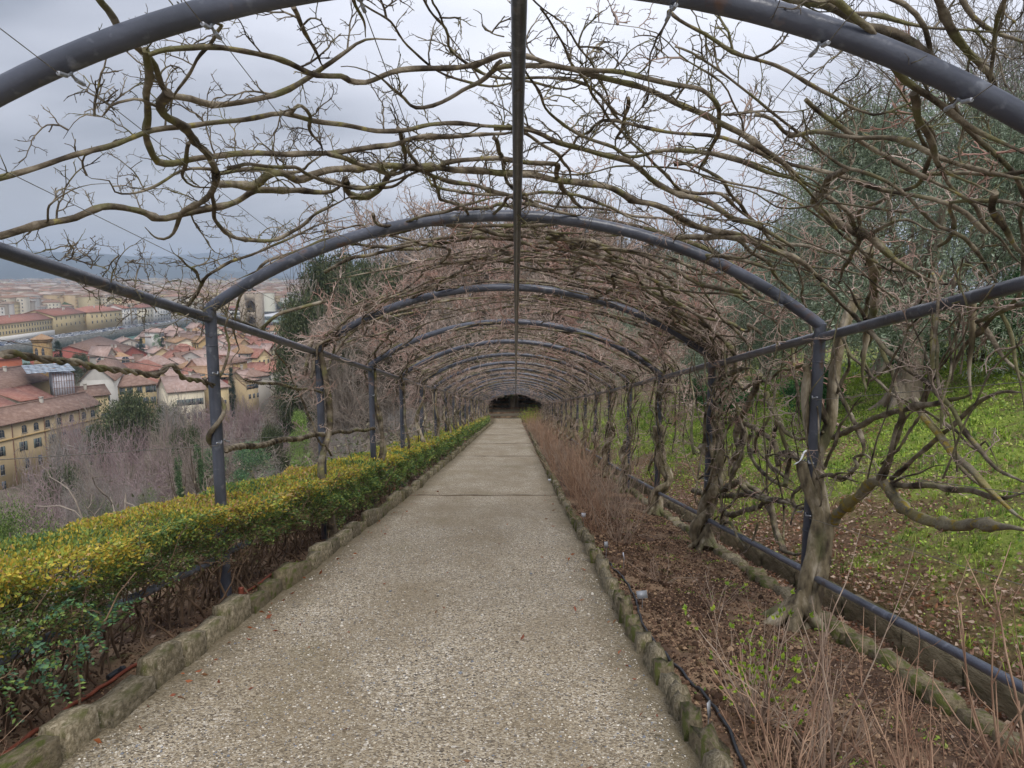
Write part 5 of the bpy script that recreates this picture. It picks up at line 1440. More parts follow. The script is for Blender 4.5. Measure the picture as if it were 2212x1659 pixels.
def bare_template(seed, H=10, spread=.55, lev_n=(5, 6, 6, 5), trunk_f=.2, up=.25, r0=.02, rmin=.014):
    """returns (wood mesh arrays, crown mesh arrays), unit height H, origin at base"""
    global rng
    keep = rng; rng = np.random.default_rng(seed)
    gw = Geo(); sk = Skel()
    def branch(p, d, L_, r, lev):
        n = 7 if lev == 0 else 5 if lev == 1 else 3
        pts = [p]; dd = d
        for k in range(n):
            dd = dd + rng.normal(0, .24 if lev else .10, 3) + np.array([0, 0, up * .25]); dd /= np.linalg.norm(dd)
            p = p + dd * L_ / n; pts.append(p)
        rad = np.linspace(r, r * (.62 if lev < 1 else .4), n + 1)
        if lev <= 1:
            tube(gw, pts, rad, 7 if lev == 0 else 5, rough=.05, cap=False)
        else:
            for k in range(n): sk.seg(pts[k], pts[k + 1], max(rad[k], rmin), max(rad[k + 1], rmin * .8))
        if lev < len(lev_n):
            m = lev_n[lev]
            for k in range(m):
                f = rng.uniform(.25 if lev else .75, 1.0) if k else 1.0
                q = pts[min(n, int(round(f * n)))]
                t = pts[-1] - pts[-2] if f > .9 else pts[min(n, int(f * n) + 1)] - pts[int(f * n)]
                t = t / (np.linalg.norm(t) + 1e-9)
                a = rvec(1.0); a -= t * np.dot(a, t); a /= np.linalg.norm(a)
                sp = spread * rng.uniform(.6, 1.5) * (1.15 if lev == 0 else 1)
                nd = t + a * sp + np.array([0, 0, up]); nd /= np.linalg.norm(nd)
                branch(q, nd, L_ * (rng.uniform(.95, 1.6) if lev == 0 else rng.uniform(.5, .8)), rad[min(n, int(f * n))] * rng.uniform(.5, .72), lev + 1)
    branch(np.zeros(3), np.array([0, 0, 1.0]), H * trunk_f, H * r0, 0)
    V, F = sk.arrays(3); V = V.copy()
    zmax = V[:, 2].max(); s = H / zmax
    gc = Geo(); gc.add(V * s, F)
    gw.V = [v * s for v in gw.V]
    rng = keep
    return gw, gc, np.abs(V[:, :2]).max() * s
BARE = []
for q, (mt, sp, up) in enumerate((('pinktwig', .8, .05), ('browntwig', .85, .02), ('greytwig', .9, .0), ('darktwig', .75, .08), ('browntwig', .7, .10), ('pinktwig', .9, .0))):
    gw, gc, wd = bare_template(500 + q, 10, sp, (6, 7, 7, 6) if q not in (2,) else (5, 6, 6, 4), up=up)
    BARE.append((gw.mesh('trunk', M['trunk'], True), gc.mesh('branches', M[mt]), wd))
for q, (mt, sp, up) in enumerate((('pinktwig', .75, .08), ('browntwig', .8, .05), ('greytwig', .8, .05), ('darktwig', .7, .10), ('browntwig', .65, .15), ('pinktwig', .8, .05))):
    gw, gc, wd = bare_template(600 + q, 10, sp + .1, (6, 7, 8, 7), up=up * .8, rmin=.017)
    BARE.append((gw.mesh('trunk', M['trunk'], True), gc.mesh('branches', M[mt]), wd))

gw, gc, wd = bare_template(777, 10, .7, (6, 7, 8, 7), up=.12, rmin=.0045)
BARE.append((gw.mesh('trunk', M['trunk'], True), gc.mesh('branches', M['greytwig']), wd))

def leaf_cloud(n, centers, radii, size, cols, flat=.35, aspect=.6, seed=1, droop=0, shell=.55):
    """leaf clumps spread through ellipsoids (centers (m,3), radii (m,3))"""
    g = Geo()
    m = len(centers); w = radii.prod(axis=1) ** .67; w = w / w.sum()
    c = rng.choice(m, n, p=w)
    d = rng.normal(size=(n, 3)); d /= np.linalg.norm(d, axis=1)[:, None]
    r = rng.random(n) ** shell
    off = d * r[:, None] * radii[c]
    P = centers[c] + off
    D = d + rng.normal(0, .8, (n, 3)) + np.array([0, 0, -droop])
    cc = np.array([rgb(x) for x in cols])
    tone = rng.uniform(.75, 1.25, m)                       # each clump keeps its own leaf tone
    col = cc[rng.integers(0, len(cols), n)] * (tone[c] * rng.uniform(.75, 1.3, n))[:, None]
    ln = size * rng.uniform(.6, 1.5, n)
    leaves(g, P, D, ln, ln * aspect, col)
    return g
def clumps(n, R, H0, H1, rmin, rmax, seed=0, shape='dome'):
    z = rng.uniform(0, 1, n); a = rng.uniform(0, 2 * pi, n)
    if shape == 'dome': prof = np.sqrt(np.clip(1 - (z * 1.0 - .35) ** 2 / .5, .05, 1))
    elif shape == 'cone': prof = (1 - z) ** .8 + .08
    elif shape == 'spindle': prof = np.sin(pi * np.clip(z * .9 + .08, 0, 1)) ** .6
    else: prof = np.ones(n)
    rr = R * prof * np.sqrt(rng.uniform(.15, 1, n))
    C = np.stack([rr * np.cos(a), rr * np.sin(a), H0 + (H1 - H0) * z], -1)
    s = rng.uniform(rmin, rmax, n)
    return C, np.stack([s, s, s * .75], -1)

def simple_trunk(H, r, limbs=5, seed=0, Rc=2.0):
    g = Geo()
    P = np.array([[0, 0, -.4], [rng.normal(0, r * .3), 0, H * .3], [rng.normal(0, r), rng.normal(0, r), H * .62]])
    X = smooth_path(P, H / 14, [r * 1.5, r * .95, r * .6]); tube(g, X[:, :3], X[:, 3], 9, rough=.08)
    for k in range(limbs):
        a = rng.uniform(0, 6.3); z0 = H * rng.uniform(.3, .55)
        e = np.array([cos(a) * Rc * .6, sin(a) * Rc * .6, H * rng.uniform(.65, .9)])
        b = np.array([0, 0, z0]); m_ = (b + e) / 2 + np.array([cos(a), sin(a), -.3]) * Rc * .12
        X = smooth_path(np.array([b, m_, e]), H / 14, [r * .55, r * .38, r * .15]); tube(g, X[:, :3], X[:, 3], 6, rough=.08)
    return g

def tree_template(kind):
    if kind == 'oak':      # dark holm oak, 10 m
        C, R = clumps(75, 3.6, 2.6, 9.0, .8, 1.5)
        return simple_trunk(10, .3, 6, Rc=3.4).mesh('trunk', M['trunk'], True), leaf_cloud(34000, C, R, .17, ('4e5a3e', '5c6646', '434f38', '6a7050', '585a42'), aspect=.5).mesh('crown', M['leaf']), 4.6
    if kind == 'cypress':  # 10 m
        C, R = clumps(120, 1.0, .5, 9.6, .35, .55, shape='spindle')
        return simple_trunk(6, .16, 0).mesh('trunk', M['trunk'], True), leaf_cloud(15000, C, R, .14, ('2a3a2a', '334532', '243226', '3b4d36'), aspect=.45).mesh('crown', M['leaf']), 1.4
    if kind == 'conifer':  # soft green, 10 m
        C, R = clumps(90, 2.6, .6, 9.3, .6, 1.1, shape='dome')
        return simple_trunk(8, .2, 2, Rc=1.6).mesh('trunk', M['trunk'], True), leaf_cloud(26000, C, R, .14, ('4a6c50', '587c58', '678a5a', '42604a', '789662'), aspect=.4).mesh('crown', M['leaf']), 3.4
    if kind == 'bamboo':   # light green upright
        C, R = clumps(80, 1.6, .6, 9.4, .5, .9, shape='spindle')
        return simple_trunk(8, .12, 2, Rc=1).mesh('trunk', M['trunk'], True), leaf_cloud(20000, C, R, .15, ('7d9650', '90a65a', '6c864a', '9cb068'), aspect=.35).mesh('crown', M['leaf']), 2.2
    if kind == 'ivy':      # ivy climbing a leaning bare trunk
        z = rng.uniform(0, 1, 60); C = np.stack([.5 * np.sin(z * 4) + rng.normal(0, .35, 60), rng.normal(0, .35, 60), .3 + 8.2 * z], -1); s_ = rng.uniform(.25, .75, 60) * (1.2 - .7 * z)
        g = simple_trunk(9, .2, 7, Rc=2.6)
        return g.mesh('trunk', M['trunk'], True), leaf_cloud(12000, C, np.stack([s_, s_, s_ * 1.3], -1), .15, ('4c6444', '5a724c', '42583e', '6c8058'), aspect=.5).mesh('crown', M['leaf']), 1.4
    if kind == 'bush':     # rounded bright bush 4 m high
        C, R = clumps(60, 2.3, .5, 3.6, .5, .9)
        return simple_trunk(3.4, .1, 5, Rc=2).mesh('trunk', M['trunk'], True), leaf_cloud(26000, C, R, .075, ('687f42', '7c944a', '546c38', '8ea25c', '4a6034'), aspect=.45).mesh('crown', M['leaf']), 3.0
    if kind == 'shrub':    # dark glossy shrub 2 m with bare stems below
        C, R = clumps(46, .75, .75, 1.85, .22, .38)
        g = Geo()
        for k in range(26):
            a = rng.uniform(0, 6.3); e = np.array([cos(a) * rng.uniform(.2, .7), sin(a) * rng.uniform(.2, .7), 1.3]); b = np.array([cos(a) * .12, sin(a) * .12, -.1])
            tube(g, [b, (b + e) / 2 + rng.normal(0, .04, 3), e], [.014, .010, .006], 4)
        return g.mesh('stems', M['trunk']), leaf_cloud(15000, C, R, .055, ('35603a', '447443', '2c5032', '50804a', '5f8f50'), aspect=.5).mesh('crown', M['leaf']), 1.1
    if kind in ('olive', 'olive2'):
        C, R = clumps(110 if kind == 'olive' else 95, 2.6, 1.35, 5.6, .5, .95)
        g = leaf_cloud(60000 if kind == 'olive' else 52000, C, R, .075, ('7c8872', '8e9a82', '6a7864', 'a8b29c', '7e8c70', '96a28c'), aspect=.26, shell=.6)
        # upright feathery shoots round the outline
        k = 700; i = rng.integers(0, len(C), k); top = C[i]; a = rng.normal(0, 1, (k, 3)); a[:, 2] = np.abs(a[:, 2]) + .4; a /= np.linalg.norm(a, axis=1)[:, None]
        b = top + a * R[i] * .9; L_ = rng.uniform(.3, .8, k)
        up = a * .6 + np.array([0, 0, .9]); up /= np.linalg.norm(up, axis=1)[:, None]
        m = 16; f = np.linspace(.05, 1, m)
        P = (b[:, None, :] + up[:, None, :] * (L_[:, None] * f[None])[:, :, None]).reshape(-1, 3)
        D = np.repeat(up, m, 0) * .9 + rng.normal(0, .45, (k * m, 3))
        cc = np.array([rgb(x) for x in ('6f7d62', '87947a', '5c6a52', '98a48a')])
        ln = .065 * rng.uniform(.6, 1.3, k * m)
        leaves(g, P, D, ln, ln * .26, cc[rng.integers(0, 4, k * m)] * rng.uniform(.8, 1.2, (k * m, 1)))
        sk = Skel()
        for j in range(k): sk.seg(b[j] - up[j] * .3, b[j] + up[j] * L_[j], .007, .002)
        V, F = sk.arrays(3); g.add(V, F, 0, np.array(rgb('6a6050')))
        tg = simple_trunk(5.2, .19, 8, Rc=2.4)
        for a_ in np.linspace(0, 6.3, 6)[:-1]:
            X = smooth_path(np.array([[0, 0, .75], [cos(a_) * .2, sin(a_) * .2, .3], [cos(a_) * .45, sin(a_) * .45, .02], [cos(a_) * .7, sin(a_) * .7, -.1]]), .12, [.16, .14, .09, .03]); tube(tg, X[:, :3], X[:, 3], 7, rough=.12)
        return tg.mesh('trunk', M['olivebark'], True), g.mesh('crown', M['leaf']), 3.1
TT = {k: tree_template(k) for k in ('oak', 'cypress', 'conifer', 'bamboo', 'bush', 'shrub', 'olive', 'olive2', 'ivy')}
HT = {'ivy': 9, 'oak': 10, 'cypress': 10, 'conifer': 10, 'bamboo': 10, 'bush': 4.2, 'shrub': 2.1, 'olive': 6.1, 'olive2': 6.1}

def place_tree(kind, x, y, H, label, group=None, name='tree', wf=1.0, cat='tree', z=None):
    z = gy(x, y) - .15 if z is None else z
    t = thing(name, label, cat, (x, y, z), random.uniform(0, 6.28), group)
    if isinstance(kind, int):
        tm, cm, wd = BARE[kind]; s = H / 10
    else:
        tm, cm, wd = TT[kind]; s = H / HT[kind]
    for nm, me in (('trunk', tm), ('crown', cm)):
        inst(nm, me, t, scale=(s * wf, s * wf, s))
    return t
def tree_px(kind, u, vtop, D, label, group=None, name='tree', wpx=None, cat='tree', zmin=None):
    p = at(u, vtop, D); x, y = p[0], p[1]; z = gy(x, y) - .15
    H = max(1.5, p[2] - z)
    wd = (BARE[kind][2] if isinstance(kind, int) else TT[kind][2])
    hb = 10 if isinstance(kind, int) else HT[kind]
    if isinstance(kind, int) and D > 70: kind += 6; wd = BARE[kind][2]
    wf = 1.0
    if wpx: wf = (wpx / 2 / 1650 * D) / (wd * H / hb)
    return place_tree(kind, x, y, H, label, group, name, max(.35, min(2.2, wf)), cat, z)

# olives on the bank
OL = [(7.3, 14.0, 5.7, 'olive', 'olive tree with pale bare trunk and flared roots, nearest on the grass bank'),
      (10.6, 13.2, 5.8, 'olive2', 'olive tree at the right photo edge, right of the pale flared trunk'),
      (9.6, 19.5, 5.8, 'olive', 'dense olive tree behind the pale flared trunk, dark stems in the gap'),
      (13.5, 19.0, 6.2, 'olive2', 'olive tree high on the bank above the leaf litter'),
      (6.9, 24.0, 5.0, 'olive2', 'olive tree seen just right of the second bank post'),
      (10.8, 27.5, 6.0, 'olive', 'olive tree in the second row up the bank'),
      (7.6, 31.0, 6.4, 'olive', 'olive tree beyond the bright strip of long grass'),
      (12.0, 36.0, 7.0, 'olive2', 'olive tree far up the slope in the gap above the grass'),
      (8.5, 41.0, 6.8, 'olive', 'far olive tree near the tunnel on the bank side'),
      (7.3, 52.0, 7.4, 'olive2', 'farthest olive tree beside the dark end of the tunnel')]
for x, y, H, kd, lb in OL: place_tree(kd, x, y, H, lb, 'olive trees on the grass bank', 'olive_tree')
place_tree(12, 18.6, 25.0, 14.5, 'tall bare tree rising over the olives at the top right corner', None, 'bare_tree', .95)
place_tree(12, 23.5, 28.0, 13, 'second bare tree behind the olives, at the right photo edge', None, 'bare_tree', 1.1)
for x, y, H, lb in ((9.0, 13.0, 1.9, 'dark green leafy shrub at the right photo edge, stems bare below'), (8.6, 16.3, 1.5, 'green shrub right of the flared olive trunk, behind it'),
                    (6.2, 15.6, 1.5, 'green shrub on thin stems just right of the nearest bank post'), (5.6, 19.5, 1.5, 'green shrub seen between the first two bank posts'), (10.2, 16.6, 1.9, 'leafy shrub farther up the bank behind the edge shrub'),
                    (6.6, 27.5, 1.4, 'small green shrub by the far bright grass')):
    place_tree('shrub', x, y, H, lb, 'green shrubs on the grass bank', 'shrub', 1.0, 'shrub')
# leaf-littered ground above the olives
g = Geo()
k = 3000; xx = rng.uniform(10.5, 22, k); yy = rng.uniform(14, 36, k)
c = np.array([rgb(c) for c in ('8f6e5a', 'a78670', '7a5846', 'b89c86')])[rng.integers(0, 4, k)]
leaves(g, np.stack([xx, yy, T(xx, yy) + .02], -1), np.stack([rng.normal(size=k), rng.normal(size=k), rng.normal(0, .3, k)], -1), rng.uniform(.08, .16, k), rng.uniform(.05, .1, k), c)
tag(g.build('leaf_litter', M['leaf']), 'brown leaf litter under the olives at the top of the bank', 'leaves', kind='stuff')

# wood beyond the end of the tunnel
WOOD = [(4, 1110, 372, 92, 'bare', 260), (1, 1000, 392, 98, 'bare', 260), (3, 1215, 392, 96, 'bare', 240), (1, 905, 430, 90, 'bare', 230), (4, 1330, 410, 92, 'bare', 240), (3, 1430, 465, 84, 'bare', 210),
        (1, 820, 455, 100, 'bare', 220), (3, 1060, 450, 84, 'bare', 230), (1, 1160, 470, 82, 'bare', 220), (3, 960, 480, 80, 'bare', 230), (1, 1290, 500, 78, 'bare', 220), (4, 1500, 540, 74, 'bare', 200), (1, 1570, 560, 62, 'bare', 200),
        ('oak', 720, 520, 88, 'green', 190), ('oak', 655, 610, 76, 'green', 130), ('oak', 800, 540, 80, 'green', 190), ('oak', 1020, 560, 100, 'green', 200), ('oak', 1180, 560, 98, 'green', 220), ('oak', 1330, 560, 90, 'green', 220), ('oak', 1450, 600, 80, 'green', 180),
        ('oak', 900, 560, 96, 'green', 200), ('oak', 740, 680, 70, 'green', 150), ('oak', 1090, 640, 88, 'green', 220), ('oak', 960, 640, 84, 'green', 200), ('oak', 1240, 650, 86, 'green', 200), ('oak', 860, 640, 76, 'green', 180),
        ('oak', 1110, 760, 80, 'green', 200), ('oak', 1020, 790, 78, 'green', 160), ('oak', 1200, 780, 79, 'green', 170)]
pl = {'bare': ['leafless tree', 'bare branching tree', 'tall bare tree'], 'green': ['dark evergreen tree', 'bushy dark evergreen', 'round topped evergreen']}
for k, (kd, u, v, D, q, w) in enumerate(WOOD):
    where = 'left of the ridge pipe' if u < 1060 else 'straight behind the tunnel end' if u < 1180 else 'right of the ridge pipe'
    ht = 'towering' if v < 420 else 'tall' if v < 500 else 'middling' if v < 600 else 'low'
    tree_px(kd, u, v, D, f"{ht} {pl[q][k % 3]} in the wood beyond the tunnel, {where}", f"{ht} {pl[q][k % 3]}s in the wood beyond the tunnel, {where}",
            'bare_tree' if q == 'bare' else 'evergreen_tree', w * 1.05)

# trees on the drop side, in front of the town
DROP = [
 (0, 215, 925, 56, 'pinkish leafless tree, broadest of those rising behind the golden hedge', 250), (5, 120, 962, 66, 'pink twigged bare tree in front of the long yellow house', 200),
 (0, 300, 900, 78, 'pinkish leafless tree right below the big round evergreen', 190), (1, 375, 870, 92, 'brown bare tree right of the round evergreen, against the cream house', 170),
 (5, 330, 965, 50, 'pink grey bare tree left of the ivy clad trunks', 170), (1, 400, 935, 58, 'brown bare tree just left of the nearest hedge side post', 150),
 (5, 560, 868, 88, 'pinkish bare tree directly below the red and orange house', 180), (1, 500, 895, 70, 'brown bare tree right of the nearest hedge side post', 160),
 (1, 610, 830, 84, 'brown bare tree in front of the pale long roofs', 150), (4, 640, 790, 96, 'bare tree at the edge of the town beside the dark evergreens', 140),
 (2, 455, 1000, 38, 'grey weathered leafless tree with crooked whitish limbs above the hedge', 150), (2, 610, 975, 42, 'grey bare tree right of the soft green conifer', 140),
 (1, 560, 935, 62, 'brown bare tree behind the soft green conifer', 160), (1, 90, 1010, 48, 'bare tree low at the left behind the bright bush', 150),
 (1, 700, 850, 52, 'brown bare tree between the second and third hedge side posts', 190), (4, 760, 800, 60, 'tall brown bare tree right of the third hedge side post', 200),
 (1, 735, 935, 36, 'low brown bare tree behind the third hedge side post', 160), (1, 810, 880, 40, 'low brown bare tree behind the fourth hedge side post', 170),
 (4, 850, 800, 66, 'brown bare tree behind the fifth hedge side post', 190), (1, 905, 850, 56, 'brown bare tree behind the sixth hedge side post', 170),
 (4, 960, 830, 72, 'bare tree behind the far hedge side posts near the tunnel end', 150), (1, 20, 1015, 60, 'bare tree at the left edge before the yellow wall', 120),
 (5, 180, 890, 105, 'small bare tree against the yellow wall, arched windows behind', 70), (1, 145, 905, 112, 'thin bare tree against the lower yellow wall', 60), (1, 190, 845, 128, 'thin bare tree before the cream gable house', 60)]
for kd, u, v, D, lb, w in DROP: tree_px(kd, u, v, D, lb, 'bare trees on the drop side', 'bare_tree', w)
EV = [('oak', 395, 905, 74, 'dark evergreen among the bare trees just left of the nearest post', 90), ('bush', 330, 1040, 40, 'grey green bush below the pinkish trees left of the ivy trunks', 120), ('oak', 120, 990, 62, 'dark green tree low before the yellow house wall', 90),
      ('conifer', 460, 960, 48, 'dull green conifer hidden behind the nearest post', 90), ('oak', 590, 905, 60, 'dark evergreen left of the second post among bare trees', 90), ('bush', 200, 1060, 38, 'green scrub bush right of the bright bush', 120), ('oak', 262, 832, 98, 'big round dark evergreen tree standing before the yellow houses', 185), ('oak', 360, 858, 120, 'low dark evergreen right behind the big round evergreen', 80), ('oak', 215, 900, 118, 'small dark evergreen leaning left below the big round one', 60),
      ('conifer', 540, 950, 27, 'soft green conifer above the hedge between the first two posts', 135), ('bamboo', 645, 875, 38, 'light green upright tree left of the second hedge side post', 60),
      ('bush', 40, 1058, 30, 'bright green round bush low at the left photo edge', 230), ('bush', 130, 1003, 92, 'dark green bush at the foot of the yellow house', 55),
      ('ivy', 425, 930, 40, 'narrow ivy clad trunk nearest to the first hedge side post', 40), ('ivy', 380, 955, 36, 'ivy clad trunk left of the one by the post', 36),
      ('oak', 700, 800, 74, 'dark evergreen at the town edge behind the second post', 120), ('bush', 470, 1060, 30, 'low green shrub just behind the hedge at the first post', 120), ('bush', 250, 1100, 36, 'pale green scrub under the pinkish trees', 160),
      ('bush', 620, 1035, 30, 'low green shrub behind the hedge before the second post', 90), ('oak', 500, 1045, 34, 'dark green undergrowth shrub beside the soft green conifer', 80)]
for kd, u, v, D, lb, w in EV: tree_px(kd, u, v, D, lb, None, {'ivy': 'ivy_clad_tree', 'bush': 'bush', 'conifer': 'conifer', 'bamboo': 'tree', 'oak': 'evergreen_tree'}[kd], w, cat={'bush': 'bush'}.get(kd, 'tree'))
for u, v, D, w, lb in ((165, 955, 27, 230, 'finely branched grey leafless tree nearest behind the golden hedge at the left'), (300, 985, 24, 190, 'small finely branched leafless tree just behind the hedge, left of the post'), (570, 985, 23, 170, 'finely branched leafless tree behind the hedge between the first two posts'),
                  (760, 905, 30, 190, 'finely branched leafless tree behind the third and fourth hedge side posts'), (860, 860, 42, 190, 'finely branched leafless tree behind the fifth and sixth hedge side posts')):
    tree_px(12, u, v, D, lb, None, 'bare_tree', w)
cw = {0: 'pinkish', 5: 'pinkish', 1: 'brown', 4: 'light brown', 2: 'grey'}
for k in range(34):
    u = 60 + 590 * (k + rng.random()) / 34; D = [46, 74, 58, 100, 66, 88, 120][k % 7] * rng.uniform(.92, 1.08)
    vt = np.interp(D, [40, 60, 80, 100, 130], [1000, 950, 915, 895, 880]) + rng.uniform(-25, 20) - 12 - (38 if u > 330 else 0)
    kd = [0, 1, 5, 4, 1, 2][k % 6]
    pos = 'left of the nearest post' if u < 430 else 'between the first two posts' if u < 660 else 'right of the second post'
    dep = 'close below the hedge' if D < 62 else 'halfway down the slope' if D < 95 else 'by the houses'
    tree_px(kd, u, vt, D, f"{cw[kd]} leafless tree {dep}, {pos}", f"{cw[kd]} leafless trees {dep}, {pos}", 'bare_tree', rng.uniform(130, 190) * 70 / D + 40)
# ivy climbing among the drop side trees, tangled scrub on the slope
g = Geo()
n = 40000; x = -4.2 - 34 * rng.random(n) ** 1.5; y = rng.uniform(2, 70, n)
z = T(x, y) + rng.random(n) ** 2 * np.minimum(1.6, .1 + .12 * np.hypot(x + 3, y))
cc = np.array([rgb(c) for c in ('6c6c50', '7c7858', '5a5f46', '88806a', '8d8070', '74785a')])
D = rng.normal(0, 1, (n, 3)); D[:, 2] = np.abs(D[:, 2]); ln = rng.uniform(.02, .045, n) * (1 + np.hypot(x + 3, y) / 9)
leaves(g, np.stack([x, y, z], -1), D, ln, ln * .5, cc[rng.integers(0, 6, n)] * rng.uniform(.7, 1.2, (n, 1)))
tag(g.build('undergrowth', M['leaf']), 'scrubby undergrowth covering the slope behind the hedge', 'undergrowth', kind='stuff')
g = Geo()
k = 5200; x = -3.9 - 22 * rng.random(k) ** 1.3; y = rng.uniform(2, 70, k)
stamp_spurs(g, np.stack([x, y, T(x, y)], -1), np.stack([rng.normal(0, .5, k), rng.normal(0, .5, k), np.ones(k)], -1), rng.uniform(1.2, 3.2, k), SPURS_FAR)
tag(g.build('brambles', M['browntwig']), 'leafless brambles and brushwood tangled on the slope behind the hedge', 'undergrowth', kind='stuff')

for x_, y_, h_, lb in ((-4.2, 73.5, 9.5, 'added low branching evergreen, overhanging to shade the left of the tunnel end'), (4.8, 74, 9, 'added low branching evergreen, overhanging to shade the right of the tunnel end'), (0.5, 84, 10, 'dark evergreen rising right behind the far garden wall'),
                       (-8, 82, 10, 'dark evergreen behind the left end of the garden wall'), (8, 84, 10, 'dark evergreen behind the right end of the garden wall'), (0, 75.5, 7.8, 'added evergreen whose low canopy shades the end of the tunnel')):
    place_tree('oak', x_, y_, h_, lb, None, 'evergreen_tree', 1.15, z=float(GZ(y_)) - .1)  # overhanging crowns added to darken the tunnel end with their shade
WD = [(u + rng.uniform(-18, 18), v, D) for u, v, D in ((670, 560, 80), (700, 500, 92), (770, 480, 96), (860, 440, 104), (930, 410, 104), (1030, 390, 106), (1080, 400, 100), (1150, 392, 104), (1250, 410, 102), (1300, 440, 96), (1370, 450, 94), (1470, 500, 84), (1540, 540, 76), (880, 560, 74), (960, 600, 72), (1190, 560, 78), (1100, 600, 76), (1260, 600, 74), (1000, 540, 78), (800, 620, 66), (740, 640, 60), (1340, 590, 70), (1410, 600, 66))]
for k, (u, v, D) in enumerate(WD):
    kd = [1, 3, 4, 3, 1, 3][k % 6]; where = 'left of the ridge pipe' if u < 1060 else 'straight behind the tunnel end' if u < 1180 else 'right of the ridge pipe'
    ht = 'towering' if v < 420 else 'tall' if v < 520 else 'middling'
    tree_px(kd, u, v, D, f"{ht} {['grey brown', 'dark', 'pale brown', 'dark'][k % 4]} leafless tree filling the wood, {where}", f"{ht} {['grey brown', 'dark', 'pale brown', 'dark'][k % 4]} leafless trees, {where}", 'bare_tree', 250)
# dark retaining wall and rough steps where the tunnel ends
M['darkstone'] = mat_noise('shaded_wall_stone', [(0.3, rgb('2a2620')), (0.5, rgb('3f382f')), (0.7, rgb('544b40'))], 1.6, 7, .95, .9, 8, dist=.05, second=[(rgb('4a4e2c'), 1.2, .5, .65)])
zE = float(GZ(YEND))
t = thing('garden_wall', 'dark rough stone wall closing the far end of the tunnel', 'wall', (0, 80, 0))
wl = [block_mesh('stone', M['darkstone'], 300 + k, jit=.05, nx=3, ny=1, nz_=1, round_top=.04) for k in range(5)]
for r_ in range(7):
    x = -6 + random.uniform(0, .4)
    while x < 6:
        l = random.uniform(.7, 1.4)
        o = inst('stone', random.choice(wl), t, (x + l / 2, random.uniform(-.03, .03), float(GZ(80)) - .2 + r_ * .5)); o.scale = (l - .03, .6, .49); x += l
for k in range(5):
    yy_ = 72 + k * 1.5
    g = Geo(); n = 14; a = np.linspace(-3.0 + k * .15, 3.2 - k * .2, n)
    for i in range(n - 1):
        g.box(a[i], a[i + 1] - .03, yy_ + .15 * sin(a[i]) + .3 * (k % 2) * a[i] * .2, yy_ + .35 + .15 * sin(a[i]) + .3 * (k % 2) * a[i] * .2, float(GZ(yy_)) - .2, float(GZ(yy_)) + .05 + .02 * k, jit=.03)
    tag(g.build('earth_step', M['soil']), f"{['lowest', 'second', 'third', 'fourth', 'topmost'][k]} rough stone edged step rising past the tunnel end", 'step', 'rough steps past the tunnel end')

# ------------------------------------------------------------------ the town
ZC = -44.0
def flat(name, x0, x1, y0, y1, z, mat):
    g = Geo(); g.add([[x0, y0, z], [x1, y0, z], [x1, y1, z], [x0, y1, z]], [[0, 1, 2, 3]])
    o = g.build(name, mat); o['kind'] = 'structure'; return o
M['cityground'] = mat_noise('town_ground', [(0.3, rgb('6d6862')), (0.5, rgb('837a6c')), (0.7, rgb('6d7058'))], .02, 6, .95)
M['water'] = mat_noise('river_water', [(0.3, rgb('5c7c72')), (0.7, rgb('6e8d82'))], .05, 3, .25, .15, .6, spec=.5, dist=.3)
M['asphalt'] = mat_noise('quay_asphalt', [(0.3, rgb('5c5c60')), (0.7, rgb('74747a'))], .3, 4, .9)
M['quay'] = mat_noise('quay_wall_stone', [(0.3, rgb('50504e')), (0.5, rgb('6d6b66')), (0.7, rgb('8d8a80'))], .35, 7, .95, .5, 2, dist=.2, stretch=(1, 1, 3), nrough=.7)
M['farhill'] = mat_noise('wooded_hill', [(0.3, rgb('26302c')), (0.55, rgb('3a4540')), (0.75, rgb('525a50'))], .004, 9, .95, nrough=.7, second=[(rgb('c4beb2'), .02, .70, .74)])
flat('near_town_ground', -232, 60, 60, 900, -47.2, M['cityground'])
flat('river', -306, -228, -60, 900, -50.0, M['water'])
flat('quay_road', -328, -305.5, 250, 1200, ZC, M['asphalt'])
flat('town_ground', -5200, -327.9, -200, 6200, ZC - .004, M['cityground'])
flat('far_town_ground', -327.9, 900, 900.5, 6200, ZC - .004, M['cityground'])
g = Geo(); g.box(-307, -305.4, 250, 1100, -50.3, ZC + .9)
g.box(-309.5, -307, 250, 1100, -50.3, -49.6)
g.box(-306.6, -305.8, 520, 523.5, -50, -45)
o = g.build('quay_wall', M['quay']); tag(o, 'long grey stone embankment wall along the far side of the river', 'wall')
g = Geo(); g.box(-228.5, -227, 60, 640, -50.3, -46.4); tag(g.build('near_quay_wall', M['quay']), 'low stone bank wall on the near side of the river behind the red building', 'wall')

def wallmat(n, c, c2=None, sc=.5):
    M[n] = mat_noise(n, [(0.3, tuple(np.array(rgb(c)) * .86)), (0.7, rgb(c))], sc, 6, .95, nrough=.7)
for n, c in (('w_yellow', 'bea985'), ('w_gold', 'c8b48a'), ('w_cream', 'd3c8b0'), ('w_white', 'd4d0c8'), ('w_ochre', 'b59a6c'), ('w_pink', 'c29c86'), ('w_red', 'b0685c'), ('w_orange', 'b86c50'), ('w_grey', 'b0a89c'), ('w_dull', 'a08a62')): wallmat(n, c)
def roofmat(n, a, b, c):
    M[n] = mat_noise(n, [(0.3, rgb(a)), (0.5, rgb(b)), (0.72, rgb(c))], .9, 8, .95, .6, 6, dist=.08, nrough=.75)
roofmat('r_red', '805448', '97695a', 'ad8878'); roofmat('r_brown', '6c5548', '82695c', '9c8678'); roofmat('r_orange', '957052', 'a78666', 'b49c82'); roofmat('r_pale', '92786c', 'a88f84', 'bda9a0')
